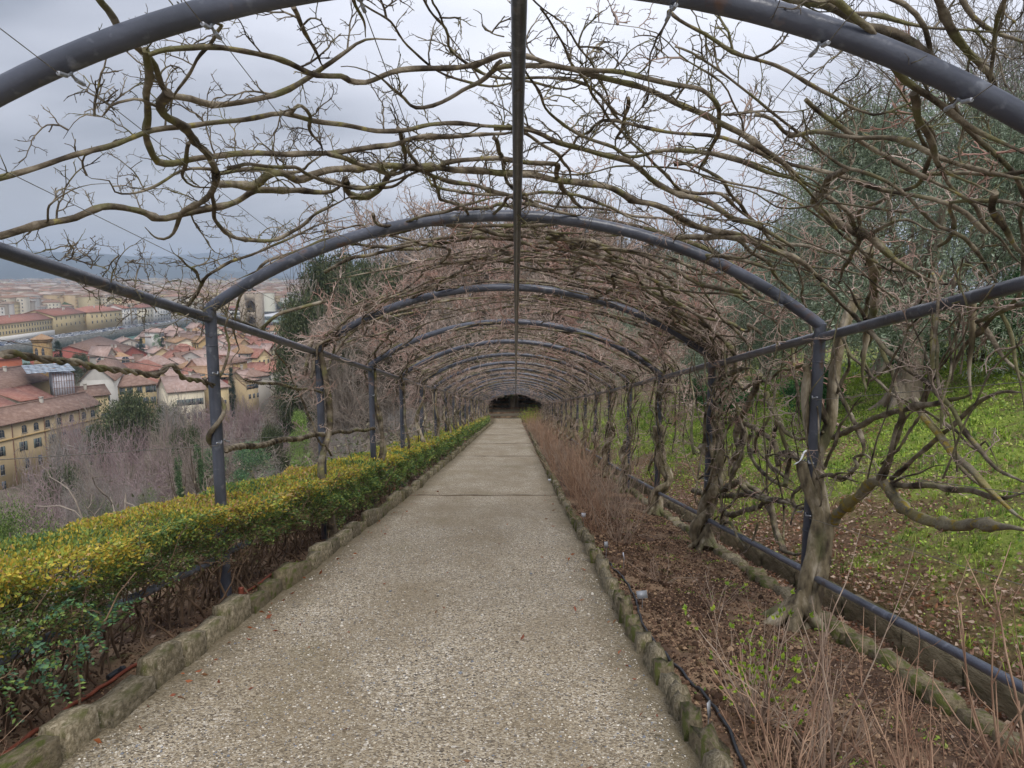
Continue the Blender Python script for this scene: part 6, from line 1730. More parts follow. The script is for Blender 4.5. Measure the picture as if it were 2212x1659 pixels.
M['glass'] = mat_noise('dark_window_glass', [(0.3, rgb('2c3238')), (0.7, rgb('4b545c'))], .7, 2, .25, spec=.5)
M['shutter'] = mat_noise('grey_green_shutter', [(0.3, rgb('56605c')), (0.7, rgb('6e7672'))], 1, 3, .8)
M['towerstone'] = mat_noise('tower_stone', [(0.3, rgb('7f7365')), (0.5, rgb('9c8f7e')), (0.7, rgb('b5a893'))], .6, 8, .95, .6, 2.5, dist=.15, nrough=.7)
M['campstone'] = mat_noise('campanile_stone', [(0.3, rgb('7c6444')), (0.5, rgb('9b8058')), (0.7, rgb('b39a70'))], .9, 8, .95, .6, 4, dist=.1, nrough=.7)
M['stonewall'] = mat_noise('rubble_wall', [(0.3, rgb('85705a')), (0.5, rgb('a58f76')), (0.7, rgb('bfae96'))], 1.2, 8, .95, .6, 4, dist=.1, nrough=.7)
M['sheet'] = mat_noise('metal_sheet_roof', [(0.35, rgb('8f9aa6')), (0.6, rgb('b4bdc6'))], .8, 3, .5, metallic=.2, second=[(rgb('a08468'), .9, .62, .68)])
M['net'] = mat_noise('white_scaffold_net', [(0.3, rgb('b9bac2')), (0.7, rgb('d5d5dc'))], .8, 5, .9)
M['rust'] = mat_noise('scaffold_tube', [(0.3, rgb('6a4a3e')), (0.7, rgb('8c6858'))], 2, 3, .7)

def win_mesh(kind):
    g = Geo()
    if kind == 'plain':      # dark opening with surround; unit 1 x 1.6, facing -Y
        g.box(-.5, .5, -.03, .05, 0, 1.6, 0); g.box(-.6, .6, -.07, .02, -.12, 0, 1)
        g.box(-.02, .02, -.05, -.03, 0, 1.6, 1); g.box(-.5, .5, -.05, -.03, .75, .8, 1)
        return g.mesh('window', [M['glass'], M['w_grey']])
    if kind == 'shut':
        g.box(-.5, .5, -.03, .05, 0, 1.6, 0)
        for s in (-1, 1): g.box(s * .52 - (.5 if s < 0 else 0), s * .52 + (.5 if s > 0 else 0), -.10, -.02, -.03, 1.63, 2)
        g.box(-.02, .02, -.05, -.03, 0, 1.6, 1); g.box(-.5, .5, -.05, -.03, .75, .8, 1)
        return g.mesh('window', [M['glass'], M['w_grey'], M['shutter']])
    if kind == 'arch':
        a = np.linspace(0, pi, 9); top = [[.5 * cos(t), 1.1 + .5 * sin(t)] for t in a]
        ring = [[.5, 0]] + top + [[-.5, 0]]
        n = len(ring)
        V = [[x, -.04, z] for x, z in ring] + [[x, .05, z] for x, z in ring]
        g.add(V, [[i, (i + 1) % n, n + (i + 1) % n, n + i] for i in range(n)])
        g.add([[0, -.04, .6]] + V[:n], [[0, 1 + (i + 1) % n, 1 + i] for i in range(n)])
        g.box(-.02, .02, -.06, -.04, 0, 1.58, 1); g.box(-.48, .48, -.06, -.04, 1.05, 1.1, 1); g.box(-.6, .6, -.08, .02, -.12, 0, 1)
        return g.mesh('window', [M['glass'], M['w_grey']])
WIN = {k: win_mesh(k) for k in ('plain', 'shut', 'arch')}

def house(name, label, A, B, depth, z0, ze, roof, rise_, wm, rm, wins=(), side_wins=(), group=None, over=.6, cat='house', gable_front=False):
    """facade from A to B (x,y), building runs back from it; ze eave height; roof: gable|gableF|hip|flat|lean"""
    A = np.array(A, float); B = np.array(B, float); d = B - A; L_ = np.linalg.norm(d); e = d / L_
    n = np.array([-e[1], e[0]])
    mid = (A + B) / 2
    if np.dot(n, mid) < 0: n = -n      # back of the building points away from the viewer
    ang = atan2(e[1], e[0])
    flip = -1.0 if np.dot(n, [-sin(ang), cos(ang)]) < 0 else 1.0
    t = thing(name, label, cat, (A[0], A[1], z0), ang, group)
    h = ze - z0; D_ = depth
    def P(x, y, z): return [x, y * flip, z]
    g = Geo()
    V = [P(0, 0, 0), P(L_, 0, 0), P(L_, D_, 0), P(0, D_, 0), P(0, 0, h), P(L_, 0, h), P(L_, D_, h), P(0, D_, h)]
    g.add(V, BOXF)
    if roof == 'gable':
        g.add([P(0, 0, h), P(0, D_, h), P(0, D_ / 2, h + rise_)], [[0, 1, 2]]); g.add([P(L_, 0, h), P(L_, D_, h), P(L_, D_ / 2, h + rise_)], [[0, 2, 1]])
    if roof == 'gableF':
        g.add([P(0, 0, h), P(L_, 0, h), P(L_ / 2, 0, h + rise_)], [[0, 1, 2]]); g.add([P(0, D_, h), P(L_, D_, h), P(L_ / 2, D_, h + rise_)], [[0, 2, 1]])
    if roof == 'lean':
        g.add([P(0, 0, h), P(0, D_, h), P(0, D_, h + rise_)], [[0, 1, 2]]); g.add([P(L_, 0, h), P(L_, D_, h), P(L_, D_, h + rise_)], [[0, 2, 1]]); g.add([P(0, D_, h), P(L_, D_, h), P(L_, D_, h + rise_), P(0, D_, h + rise_)], [[0, 1, 2, 3]])
    g.build('wall', M[wm], t)
    o_ = over; k = .22
    g = Geo()
    def slab(a, b, c, d):
        a, b, c, d = [np.array(q) for q in (a, b, c, d)]; up = np.array([0, 0, k])
        g.add(np.array([a, b, c, d, a + up, b + up, c + up, d + up]), BOXF)
    dz = rise_ / (D_ / 2) * o_ if roof in ('gable',) else rise_ / (L_ / 2) * o_ if roof == 'gableF' else 0.3 * o_
    hh = h + .02
    if roof == 'gable':
        slab(P(-o_, -o_, hh - dz), P(L_ + o_, -o_, hh - dz), P(L_ + o_, D_ / 2, hh + rise_), P(-o_, D_ / 2, hh + rise_))
        slab(P(-o_, D_ / 2, hh + rise_), P(L_ + o_, D_ / 2, hh + rise_), P(L_ + o_, D_ + o_, hh - dz), P(-o_, D_ + o_, hh - dz))
        g2 = Geo(); g2.box(-o_, L_ + o_, (D_ / 2 - .2) * 1, (D_ / 2 + .2), hh + rise_ + k - .1, hh + rise_ + k + .12); g2.V[-1][:, 1] *= flip
    elif roof == 'gableF':
        slab(P(-o_, -o_, hh - dz), P(L_ / 2, -o_, hh + rise_), P(L_ / 2, D_ + o_, hh + rise_), P(-o_, D_ + o_, hh - dz))
        slab(P(L_ / 2, -o_, hh + rise_), P(L_ + o_, -o_, hh - dz), P(L_ + o_, D_ + o_, hh - dz), P(L_ / 2, D_ + o_, hh + rise_))
        g2 = None
    elif roof == 'hip':
        q = min(D_, L_) / 2
        if L_ >= D_: r1, r2 = P(q, D_ / 2, hh + rise_), P(L_ - q, D_ / 2, hh + rise_)
        else: r1, r2 = P(L_ / 2, q, hh + rise_), P(L_ / 2, D_ - q, hh + rise_)
        c = [P(-o_, -o_, hh - dz), P(L_ + o_, -o_, hh - dz), P(L_ + o_, D_ + o_, hh - dz), P(-o_, D_ + o_, hh - dz)]
        V = c + [r1, r2] + [[p[0], p[1], p[2] - .25] for p in c]
        if L_ >= D_: F4 = [[0, 1, 5, 4], [2, 3, 4, 5]]; F3 = [[1, 2, 5], [3, 0, 4]]
        else: F4 = [[1, 2, 5, 4], [3, 0, 4, 5]]; F3 = [[0, 1, 4], [2, 3, 5]]
        g.add(V, F4 + [[0, 6, 7, 1], [1, 7, 8, 2], [2, 8, 9, 3], [3, 9, 6, 0]]); g.add(V, F3); g2 = None
    elif roof == 'lean':
        slab(P(-o_, -o_, hh - .1), P(L_ + o_, -o_, hh - .1), P(L_ + o_, D_, hh + rise_), P(-o_, D_, hh + rise_)); g2 = None
    else:
        slab(P(-.2, -.2, h), P(L_ + .2, -.2, h), P(L_ + .2, D_ + .2, h), P(-.2, D_ + .2, h)); g2 = None
    r = g.build('roof', M[rm], t)
    if g2 is not None: g2.build('ridge', M[rm], r)
    if h > 4 and L_ > 8 and roof != 'flat' and not name.startswith('far'):
        for q in range(1 + int(L_ > 18)):
            cx = L_ * random.uniform(.2, .8); cy = D_ * random.uniform(.3, .6) * flip
            g = Geo(); g.box(cx - .35, cx + .35, cy - .3, cy + .3, h, h + rise_ + .9); g.box(cx - .45, cx + .45, cy - .4, cy + .4, h + rise_ + .9, h + rise_ + 1.1); g.build('chimney', M['w_grey'], r)
    # windows: rows of (kind, z, width, height, count or list of fractions)
    for face, rows in (('f', wins), ('a', side_wins)):
        for kind, z, w, hw, cnt in rows:
            fr = cnt if isinstance(cnt, (list, tuple)) else [(i + .5) / cnt for i in range(cnt)]
            for f in fr:
                o = inst('window', WIN[kind], t)
                if face == 'f':
                    o.location = (L_ * f, -.01 * flip, z); o.rotation_euler = (0, 0, 0 if flip > 0 else pi)
                else:
                    # the end wall that turns towards the viewer
                    ex = 0 if np.dot(-e, -A) > np.dot(e, -B) else L_
                    o.location = (ex + (-.01 if ex == 0 else .01), D_ * f * flip, z); o.rotation_euler = (0, 0, -pi / 2 if ex == 0 else pi / 2)
                o.scale = (w, 1, hw / 1.6)
    return t
def XY(u, D): return (xat(u, D), D)
def ZV(v, D): return float(at(1106, v, D)[2])
def hpx(name, label, u0, D0, u1, D1, ve, depth, roof, vr, wm, rm, wins=(), side=(), **kw):
    """facade between sight columns u0,u1 at distances D0,D1; eave seen at ve (at D0), ridge rise in metres vr"""
    return house(name, label, XY(u0, D0), XY(u1, D1), depth, kw.pop('z0', -47.2), ZV(ve, D0), roof, vr, wm, rm, wins, side, **kw)

# -- near buildings, each where it stands
zA = ZV(914, 165); hA = zA + 47.2
house('yellow_house', 'long yellow house at the left edge, arched attic windows under a brown tiled roof', (-112.5, 160), (-104.5, 190.5), 9, -47.2, zA, 'gable', 2.6, 'w_yellow', 'r_brown',
      [('arch', hA - 2.9, 1.25, 1.7, [.12, .30, .40, .50, .60, .72, .84, .93]), ('shut', hA - 6.9, 1.0, 2.0, [.10, .28, .40, .53, .64, .76, .88]), ('plain', hA - 11.2, 1.0, 2.3, [.10, .30, .41, .6, .75, .9]), ('plain', hA - 14.6, 1.0, 2.0, [.1, .31, .42, .6])])
bt = bpy.data.objects[-1] if False else None
g = Geo(); g.box(-.1, 31.6, -.22, -.002, hA - 3.75, hA - 3.5); tgt = [o for o in bpy.data.objects if o.name == 'yellow_house'][0]
o = g.build('cornice', M['w_ochre'], tgt)
for fx in (6.3, 14.8, 19.6, 25):
    g = Geo(); tube(g, [[fx, -.12, .1], [fx, -.12, hA - .1]], .09, 6); g.build('drainpipe', M['rust'], tgt)
hpx('palace', 'ochre palace under a brown hipped roof, left of the scaffolding', -30, 190, 107, 214, 846, 16, 'gable', 3.4, 'w_dull', 'r_brown', [('arch', 11.0, 1.3, 2.3, [.35, .5, .62, .75, .88]), ('shut', 6.0, 1.1, 2.0, [.3, .45, .6, .75, .9])])
hpx('cream_house', 'cream house with green shutters at the left edge before the red roofs', -20, 172, 40, 180, 892, 12, 'gable', 2.2, 'w_cream', 'r_red', [('shut', 8.5, 1.0, 1.7, [.2, .45, .7, .9]), ('shut', 4.5, 1.0, 1.7, 4)])
hpx('rendered_house', 'pale blank walled house rising between the red roofs at the left', 42, 182, 82, 186, 866, 12, 'lean', 1.6, 'w_cream', 'r_red', [('plain', 9, .8, 1.1, [.2])])
hpx('red_roof_house', 'house with a wide red tiled roof left of the scaffolding foot', 20, 184, 110, 200, 880, 12, 'gable', 3.0, 'w_cream', 'r_red')
hpx('roof_terrace_house', 'small cream house with roof terrace under the orange building', 4, 226, 68, 232, 812, 10, 'gable', 1.8, 'w_cream', 'r_brown', [('plain', 15, 1, 1.3, [.3, .6, .85])])
hpx('orange_building', 'orange building at the left edge below the river', -40, 250, 52, 262, 777, 18, 'hip', 2.6, 'w_orange', 'r_red', [('plain', 13, 1.2, 1.8, [.75])])
hpx('church', 'white gable ended church beside the scaffolding', 172, 226, 245, 229, 822, 30, 'gableF', 4.6, 'w_white', 'r_brown', [('arch', 9.0, 2.6, 2.4, [.72])])
hpx('lean_to_house', 'yellow house with a stepped red roof in front of the white church', 158, 206, 232, 212, 858, 9, 'gable', 2.0, 'w_gold', 'r_brown', [('plain', 7, .9, 1.4, [.8, .93])])
hpx('hipped_house', 'yellow house with brown hipped roof above the round evergreen', 254, 236, 337, 243, 833, 13, 'hip', 3.0, 'w_gold', 'r_brown', [('shut', 9.6, .8, 2.0, [.1, .3, .55, .78, .92]), ('shut', 6, .8, 2.0, 5)])
hpx('cream_villa', 'cream house with roof lights just left of the nearest hedge side post', 362, 222, 440, 228, 846, 13, 'gable', 3.6, 'w_cream', 'r_pale', [('shut', 8.2, 1.1, 1.8, [.32, .42, .62, .85]), ('plain', 4.0, .9, 1.8, [.3, .5, .7, .85])])
hpx('red_house', 'red and orange house with tiled eaves behind the nearest hedge side post', 411, 258, 496, 262, 814, 14, 'gable', 2.6, 'w_red', 'r_orange', [('shut', 11, 1.0, 2.0, [.1, .3, .75, .9])], over=1.2)
hpx('yellow_annex', 'tall yellow annex right of the red house', 497, 262, 522, 264, 815, 10, 'lean', 1.6, 'w_gold', 'r_orange', [('plain', 10, .8, 1.4, [.5])])
hpx('small_yellow_house', 'little yellow house low at the town edge right of the post', 462, 232, 493, 235, 838, 9, 'lean', 1.5, 'w_gold', 'r_pale', [('plain', 7.2, .9, 1.1, [.2, .7])])
hpx('arched_yellow_hall', 'yellow gabled hall with one big dark arch, left of the post', 358, 320, 434, 330, 785, 24, 'gableF', 4.2, 'w_gold', 'r_pale', [('arch', 8.5, 3.2, 3.6, [.5])])
hpx('pale_long_house', 'long pale house with worn plaster right of the post', 462, 300, 556, 322, 783, 22, 'gable', 4.0, 'w_white', 'r_pale', [('plain', 13, .9, 1.2, [.6, .8])])
hpx('pale_back_house', 'second pale house just behind the long worn one', 500, 340, 575, 350, 768, 20, 'gable', 3.0, 'w_cream', 'r_pale')
hpx('red_hall', 'long red walled hall under a broad brown roof beside the river', 240, 366, 296, 420, 772, 34, 'gable', 6.0, 'w_red', 'r_brown', [('plain', 8, 1.3, 2.4, 5), ('plain', 3.5, 1.3, 2.4, 5)])
hpx('red_wing', 'long brown roofed wing stretching left from the red hall', 158, 372, 240, 366, 780, 30, 'gable', 6.4, 'w_red', 'r_brown')
hpx('stone_arcade', 'rubble stone building with three arched windows', 212, 300, 292, 306, 779, 10, 'flat', .5, 'stonewall', 'r_pale', [('arch', 10, 2.8, 4.2, [.12, .45, .78])])
hpx('white_villa', 'white villa between the two dark cypresses', 296, 410, 322, 412, 753, 12, 'hip', 2, 'w_white', 'r_pale', [('shut', 7.5, 1.2, 2.2, [.3, .7]), ('plain', 3, 1.2, 2.6, [.3, .7])])
hpx('white_gable_house', 'white walled house with red roof above the hipped house', 268, 272, 345, 284, 806, 12, 'gable', 2.6, 'w_white', 'r_red')
hpx('green_shutter_house', 'yellow house with shuttered windows behind the white church', 230, 262, 262, 266, 812, 12, 'gable', 2.4, 'w_gold', 'r_pale', [('shut', 10, 1, 1.8, 3)])

# scaffolding tower round a building, under a sheet metal roof
xs0, ys0 = XY(116, 204); xs1, ys1 = XY(161, 207)
t = thing('scaffolding', 'scaffolding wrapped in white netting under a sheet metal roof', 'scaffolding', (xs0, ys0, -47.2), atan2(ys1 - ys0, xs1 - xs0))
W_ = sqrt((xs1 - xs0) ** 2 + (ys1 - ys0) ** 2); Hs = ZV(804, 205) + 47.2
g = Geo(); g.box(0, W_, .3, 9, Hs - 7.2, Hs - .6); g.build('netting', M['net'], t)
for q in range(9):
    g = Geo(); x_ = W_ * q / 8; tube(g, [[x_, 0, 0], [x_, 0, Hs]], .07, 5); g.build('pole', M['rust'], t)
for q in range(7):
    g = Geo(); z_ = Hs - .5 - q * 1.9; tube(g, [[-.3, -.1, z_], [W_ + .3, -.1, z_]], .06, 5); g.build('ledger', M['rust'], t)
g = Geo()
x0_, x1_ = -6, W_ + .4
nx_, ny_ = 8, 6
for i in range(nx_):
    for j in range(ny_):
        a0, a1 = x0_ + (x1_ - x0_) * i / nx_, x0_ + (x1_ - x0_) * (i + 1) / nx_
        zz0 = Hs + .3 + .16 * j
        g.box(a0, a1 - .03, -.8 + j * 2.2, -.8 + (j + 1) * 2.2 + .1, zz0 + random.uniform(0, .06), zz0 + .12 + random.uniform(0, .06))
g.build('sheet_roof', M['sheet'], t)['kind'] = 'stuff'

# bell tower
D = 286; x, y = XY(98.5, D)
zt = ZV(738, D); hw = 13.6 / 1650 * D
t = thing('bell_tower', 'square brown bell tower with twin arched openings and tiled cap', 'tower', (x, y, -47.2), .12)
Ht = zt + 47.2
g = Geo(); g.box(-hw, hw, -hw, hw, 0, Ht); g.build('shaft', M['campstone'], t)
g = Geo(); g.box(-hw - .25, hw + .25, -hw - .25, hw + .25, Ht, Ht + .7); g.box(-hw - .5, hw + .5, -hw - .5, hw + .5, Ht + .7, Ht + 1.1); g.build('cornice', M['campstone'], t)
g = Geo(); g.box(-hw - .12, hw + .12, -hw - .12, hw + .12, Ht - 8.0, Ht - 7.7); g.build('string_course', M['campstone'], t)
V = [[-hw - .7, -hw - .7, Ht + 1.1], [hw + .7, -hw - .7, Ht + 1.1], [hw + .7, hw + .7, Ht + 1.1], [-hw - .7, hw + .7, Ht + 1.1], [0, 0, Ht + 3.1]]
g = Geo(); g.add(V, [[0, 1, 4], [1, 2, 4], [2, 3, 4], [3, 0, 4]]); g.add(V[:4], [[3, 2, 1, 0]]); g.build('roof', M['r_orange'], t)
for zz, ws, hh_ in ((Ht - 6.6, 1.0, 4.6), (Ht - 11.6, .9, 2.6)):
    for fx in (-.48, .48):
        o = inst('window', WIN['arch'], t, (hw * fx * 1.0, -hw - .01, zz), (0, 0, 0), (ws, 1, hh_ / 1.6))
# gate tower with two great arches, and the lower square tower across the river
def gate_tower():
    D = 500; x, y = XY(552, D); hw = 21 / 1650 * D; base = -47.2; H = ZV(634, D) - base; dp = 10
    t = thing('gate_tower', 'tall stone gate tower with great open arches one above another', 'tower', (x, y, base), 0)
    a = 0.26 * 2 * hw; ox = .5
    g = Geo()
    # side piers, slabs between arches and a rear wall make real niches
    g.box(-hw, -a + ox, -dp / 2, dp / 2, 0, H); g.box(a + ox, hw, -dp / 2, dp / 2, 0, H)
    g.box(-a + ox, a + ox, dp / 2 - 1.6, dp / 2, 0, H)
    lv = [(H - 11.8, H - 4.2), (H - 24.5, H - 14.6), (H - 44, H - 28)]
    prev = H
    for zb, zt in lv:
        g.box(-a + ox, a + ox, -dp / 2, dp / 2 - 1.6, zt, prev); prev = zb
        n = 8; an = np.linspace(0, pi, n + 1); r = a
        for k in range(n):
            x0, x1 = ox + r * cos(an[k]), ox + r * cos(an[k + 1]); z0_, z1 = zt - r + r * sin(an[k]), zt - r + r * sin(an[k + 1])
            V = [[x0, -dp / 2, z0_], [x1, -dp / 2, z1], [x1, -dp / 2, zt], [x0, -dp / 2, zt], [x0, dp / 2 - 1.6, z0_], [x1, dp / 2 - 1.6, z1], [x1, dp / 2 - 1.6, zt], [x0, dp / 2 - 1.6, zt]]
            g.add(V, [[0, 1, 2, 3], [0, 4, 5, 1]])
    g.build('shaft', M['towerstone'], t)
    for k in range(6):
        g = Geo(); x0 = -hw + k * (2 * hw) / 5.6; g.box(x0, x0 + 1.2, -dp / 2, -dp / 2 + .8, H, H + 1.1); g.build('merlon', M['towerstone'], t)
gate_tower()
D = 655; x, y = XY(285, D); hw = 12.4 / 1650 * D; H = ZV(655, D) - ZC
t = thing('river_tower', 'plain square stone tower at the far end of the quay', 'tower', (x, y, ZC), .15)
g = Geo(); g.box(-hw, hw, -hw, hw, 0, H); g.build('shaft', M['towerstone'], t)
for zz, fx, kd in ((H - 8, -.1, 'arch'), (H - 13, -.1, 'arch'), (H - 3, .6, 'arch'), (H - 3, .85, 'arch')):
    inst('window', WIN[kd], t, (hw * fx, -hw - .02, zz), (0, 0, 0), (1.0, 1, 1.1))

# -- buildings lining the quay
def quay(name, label, ya, yb, ve, u_ref, depth, wm, rm, rows, rise_=4, roof='gable', xf=-329, z=None, **kw):
    zt = z if z is not None else ZV(ve, ya)
    return house(name, label, (xf, ya), (xf - 3, yb), depth, ZC, zt, roof, rise_, wm, rm, rows, (), **kw)
def rws(H, n, k='plain', base=3.6, w=1.2, hh=2.0, fl=3): return [(k, base + i * (H - base) / fl, w, hh, n) for i in range(fl)]
quay('grey_palazzo', 'tall cream palazzo at the left edge of the far quay', 440, 484, 0, 0, 22, 'w_grey', 'r_brown', rws(19, 9, 'plain', 2.5, 1.3, 2.4, 5), z=ZC + 19, roof='hip')
H1 = ZV(709, 485) - ZC + 2.4
quay('yellow_barracks', 'long yellow building with rows of windows and white ground floor on the far quay', 486, 552, 0, 0, 20, 'w_gold', 'r_red', [('plain', H1 - 3.4, 1.2, 1.9, 20), ('plain', H1 - 7.0, 1.2, 1.9, 20)], z=ZC + H1, xf=-329)
g = Geo(); g.box(0, 66, -1.5, -.01, 0, 3.6)
bk = [o for o in bpy.data.objects if o.name == 'yellow_barracks'][0]
o = g.build('plinth', M['w_white'], bk); o.location = (0, 0, 0)
if True:
    # plinth lies on the viewer side of the facade
    o.scale = (1, 1, 1)
quay('yellow_wing', 'set back yellow wing with a rounded corner right of the long barracks', 553, 600, 0, 0, 26, 'w_gold', 'r_red', [('plain', 10.5, 1.2, 2, 7), ('plain', 5.5, 1.2, 2, 7)], z=ZC + 13.6, xf=-331)
house('yellow_corner_house', 'yellow corner block with red roof turned towards the quay', (-331, 600), (-326, 640), 22, ZC, ZC + 14, 'hip', 4, 'w_gold', 'r_red', [('plain', 9.5, 1.3, 2, 7), ('plain', 5, 1.3, 2, 7)])
house('white_quay_house', 'narrow white house right of the yellow corner block', (-325.5, 641), (-323, 660), 16, ZC, ZC + 15, 'gable', 3, 'w_white', 'r_red', rws(15, 4, 'plain', 2, 1.1, 1.8, 4))
house('cream_quay_house', 'cream house on the quay between two white ones', (-323, 661), (-320.5, 684), 16, ZC, ZC + 14.5, 'gable', 3, 'w_cream', 'r_red', rws(14.5, 5, 'plain', 2, 1.1, 1.8, 3))
house('grey_quay_house', 'pale grey house beside the plain square tower', (-320, 685), (-317, 712), 16, ZC, ZC + 15, 'gable', 3, 'w_white', 'r_red', rws(15, 6, 'plain', 2, 1.1, 1.8, 4))
for (n, lb, u0, u1, D0, ve, dp, wm) in (('barrack_block', 'long low building with brown red roof behind the yellow barracks, left half', 88, 300, 690, 700, 26, 'w_yellow'), ('barrack_block', 'long arcaded building with red roof behind the barracks, right half', 300, 505, 720, 694, 26, 'w_grey'),
                              ('barrack_block', 'long red roof line above the arcaded building', 250, 470, 800, 682, 24, 'w_pink'), ('barrack_block', 'low red roofed shed left of the barrack blocks', -20, 78, 640, 713, 22, 'w_yellow')):
    u0 *= .58; u1 *= .58
    hpx(n, lb, u0, D0, u1, D0 + 22, ve, dp, 'gable', 5, wm, 'r_red', [('plain', 6, 1.4, 2.2, 12)], group='barrack buildings behind the quay', z0=ZC)
for (u0, u1, D, ve, wm, lb, fl) in ((296, 312, 690, 682, 'w_gold', 'yellow three storey building right of the plain square tower', 2), (313, 352, 700, 676, 'w_cream', 'white palazzo with two rows of big windows right of the square tower', 3), (0, 34, 800, 690, 'w_ochre', 'ochre modern library block with a red tower at the left edge', 2),
                                    (60, 88, 830, 683, 'w_grey', 'grey modern apartment block in the trees behind the barracks', 4), (576, 610, 560, 706, 'w_white', 'white villa right of the gate tower', 3), (505, 530, 700, 668, 'w_white', 'white block seen left of the gate tower', 3)):
    hpx('town_building', lb, u0, D, u1, D + 6, ve, 18, 'hip', 3, wm, 'r_red', rws(14, 7, 'plain', 2.5, 1.4, 2.2, fl), z0=ZC, cat='building')

# cypresses and small trees among the houses
for u, v, D, w, kd, lb in ((124, 733, 292, 24, 'cypress', 'broad dark cypress right of the bell tower'), (304, 729, 400, 13, 'cypress', 'slim cypress in front of the red hall'), (338, 719, 395, 26, 'conifer', 'broad dark conifer right of the white villa'),
                           (350, 727, 396, 14, 'cypress', 'cypress between the broad conifer and the twin cypresses'), (364, 735, 400, 10, 'cypress', 'left one of the twin small cypresses'), (373, 735, 402, 10, 'cypress', 'right one of the twin small cypresses'),
                           (171, 758, 296, 50, 'oak', 'dark evergreen between the bell tower and the red hall'), (140, 772, 290, 40, 'oak', 'dark evergreen behind the church ridge'), (60, 780, 300, 40, 'oak', 'dark evergreen left of the bell tower'), (498, 790, 246, 18, 'cypress', 'dark cypress right of the red house'),
                           (108, 672, 800, 14, 'cypress', 'dark tree group among the far roofs'), (62, 693, 660, 10, 'cypress', 'small dark fir left behind the barracks'), (84, 693, 664, 14, 'conifer', 'small dark fir right behind the barracks'),
                           (460, 735, 420, 60, 'oak', 'dark evergreen along the river near the gate tower'), (520, 725, 470, 50, 'oak', 'dark tree mass at the foot of the gate tower'), (600, 742, 400, 50, 'oak', 'dark trees right of the gate tower')):
    tree_px(kd, u, v, D, lb, None, 'cypress' if kd == 'cypress' else 'evergreen_tree', w)
for k, (u, v, D, w) in enumerate(((440, 706, 560, 70), (400, 712, 600, 60), (480, 702, 600, 70), (535, 690, 640, 60), (590, 690, 620, 60), (380, 725, 540, 40))):
    tree_px(4, u, v, D, 'grey leafless tree on the river bank left of the gate tower' if u < 540 else 'grey leafless tree behind the gate tower', 'leafless trees along the river', 'bare_tree', w)

# houses of the old quarter between the river and the slope, one by one
taken = [(a, b, c) for a, b, c in ((98, 286, 18), (200, 228, 22), (295, 240, 16), (390, 220, 18), (455, 260, 18), (395, 325, 20), (510, 310, 26), (265, 390, 40), (250, 303, 16), (310, 411, 12), (300, 278, 18), (330, 400, 22))]
wk = ['w_cream', 'w_white', 'w_gold', 'w_yellow', 'w_cream', 'w_grey', 'w_ochre', 'w_pink']; rk = ['r_red', 'r_brown', 'r_pale', 'r_pale', 'r_orange', 'r_red']
cn = {'w_cream': 'cream', 'w_white': 'white', 'w_gold': 'golden yellow', 'w_yellow': 'yellow', 'w_grey': 'grey', 'w_ochre': 'ochre', 'w_pink': 'pink'}; rn = {'r_red': 'red', 'r_brown': 'brown', 'r_pale': 'pale', 'r_orange': 'orange'}
cnt = 0
for D in (250, 268, 286, 304, 322, 341, 360, 380, 400, 421, 443, 466):
    u = 225 + rng.uniform(0, 20) if D > 300 else 232
    while u < 665:
        wpx = rng.uniform(15, 32) * 300 / D
        ok = (D >= 300 or u > 300) and u + wpx < (600 if D < 300 else 665)
        for tu, tD, tr in taken:
            if abs(tD - D) < 14 and abs(u + wpx / 2 - tu) < tr + wpx / 2: ok = False
        x_, _ = XY(u, D)
        if x_ < -222: ok = False
        if 255 <= u <= 345 and 340 < D < 430: ok = False
        if ok:
            wm, rm = wk[int(rng.integers(0, len(wk)))], rk[int(rng.integers(0, len(rk)))]
            rf = ['gable', 'gableF', 'gable', 'hip'][int(rng.integers(0, 4))]
            h = rng.uniform(8.5, 14.5); dd = rng.uniform(-6, 6)
            reg = 'left of the nearest post' if u < 430 else 'right of the nearest post'
            dist = 'near the slope' if D < 290 else 'mid quarter' if D < 370 else 'close to the river'
            house('town_house', f"{cn[wm]} house, {rn[rm]} {'hipped' if rf == 'hip' else 'gabled'} roof, {dist}, {reg}",
                  XY(u, D + dd), XY(u + wpx, D - dd * .6 + rng.uniform(-3, 3)), rng.uniform(6.5, 10.5), -47.2, -47.2 + h, rf, rng.uniform(1.8, 3.2), wm, rm,
                  [('shut' if rng.random() < .5 else 'plain', h - 3.0, .95, 1.5, int(rng.integers(2, 5)))] + ([('plain', h - 6.2, .95, 1.5, 3)] if D < 330 else []),
                  group=f"{cn[wm]} houses with {rn[rm]} {'hipped' if rf == 'hip' else 'gabled'} roofs, {dist}, {reg}")
            cnt += 1
        u += wpx + rng.uniform(2, 9)
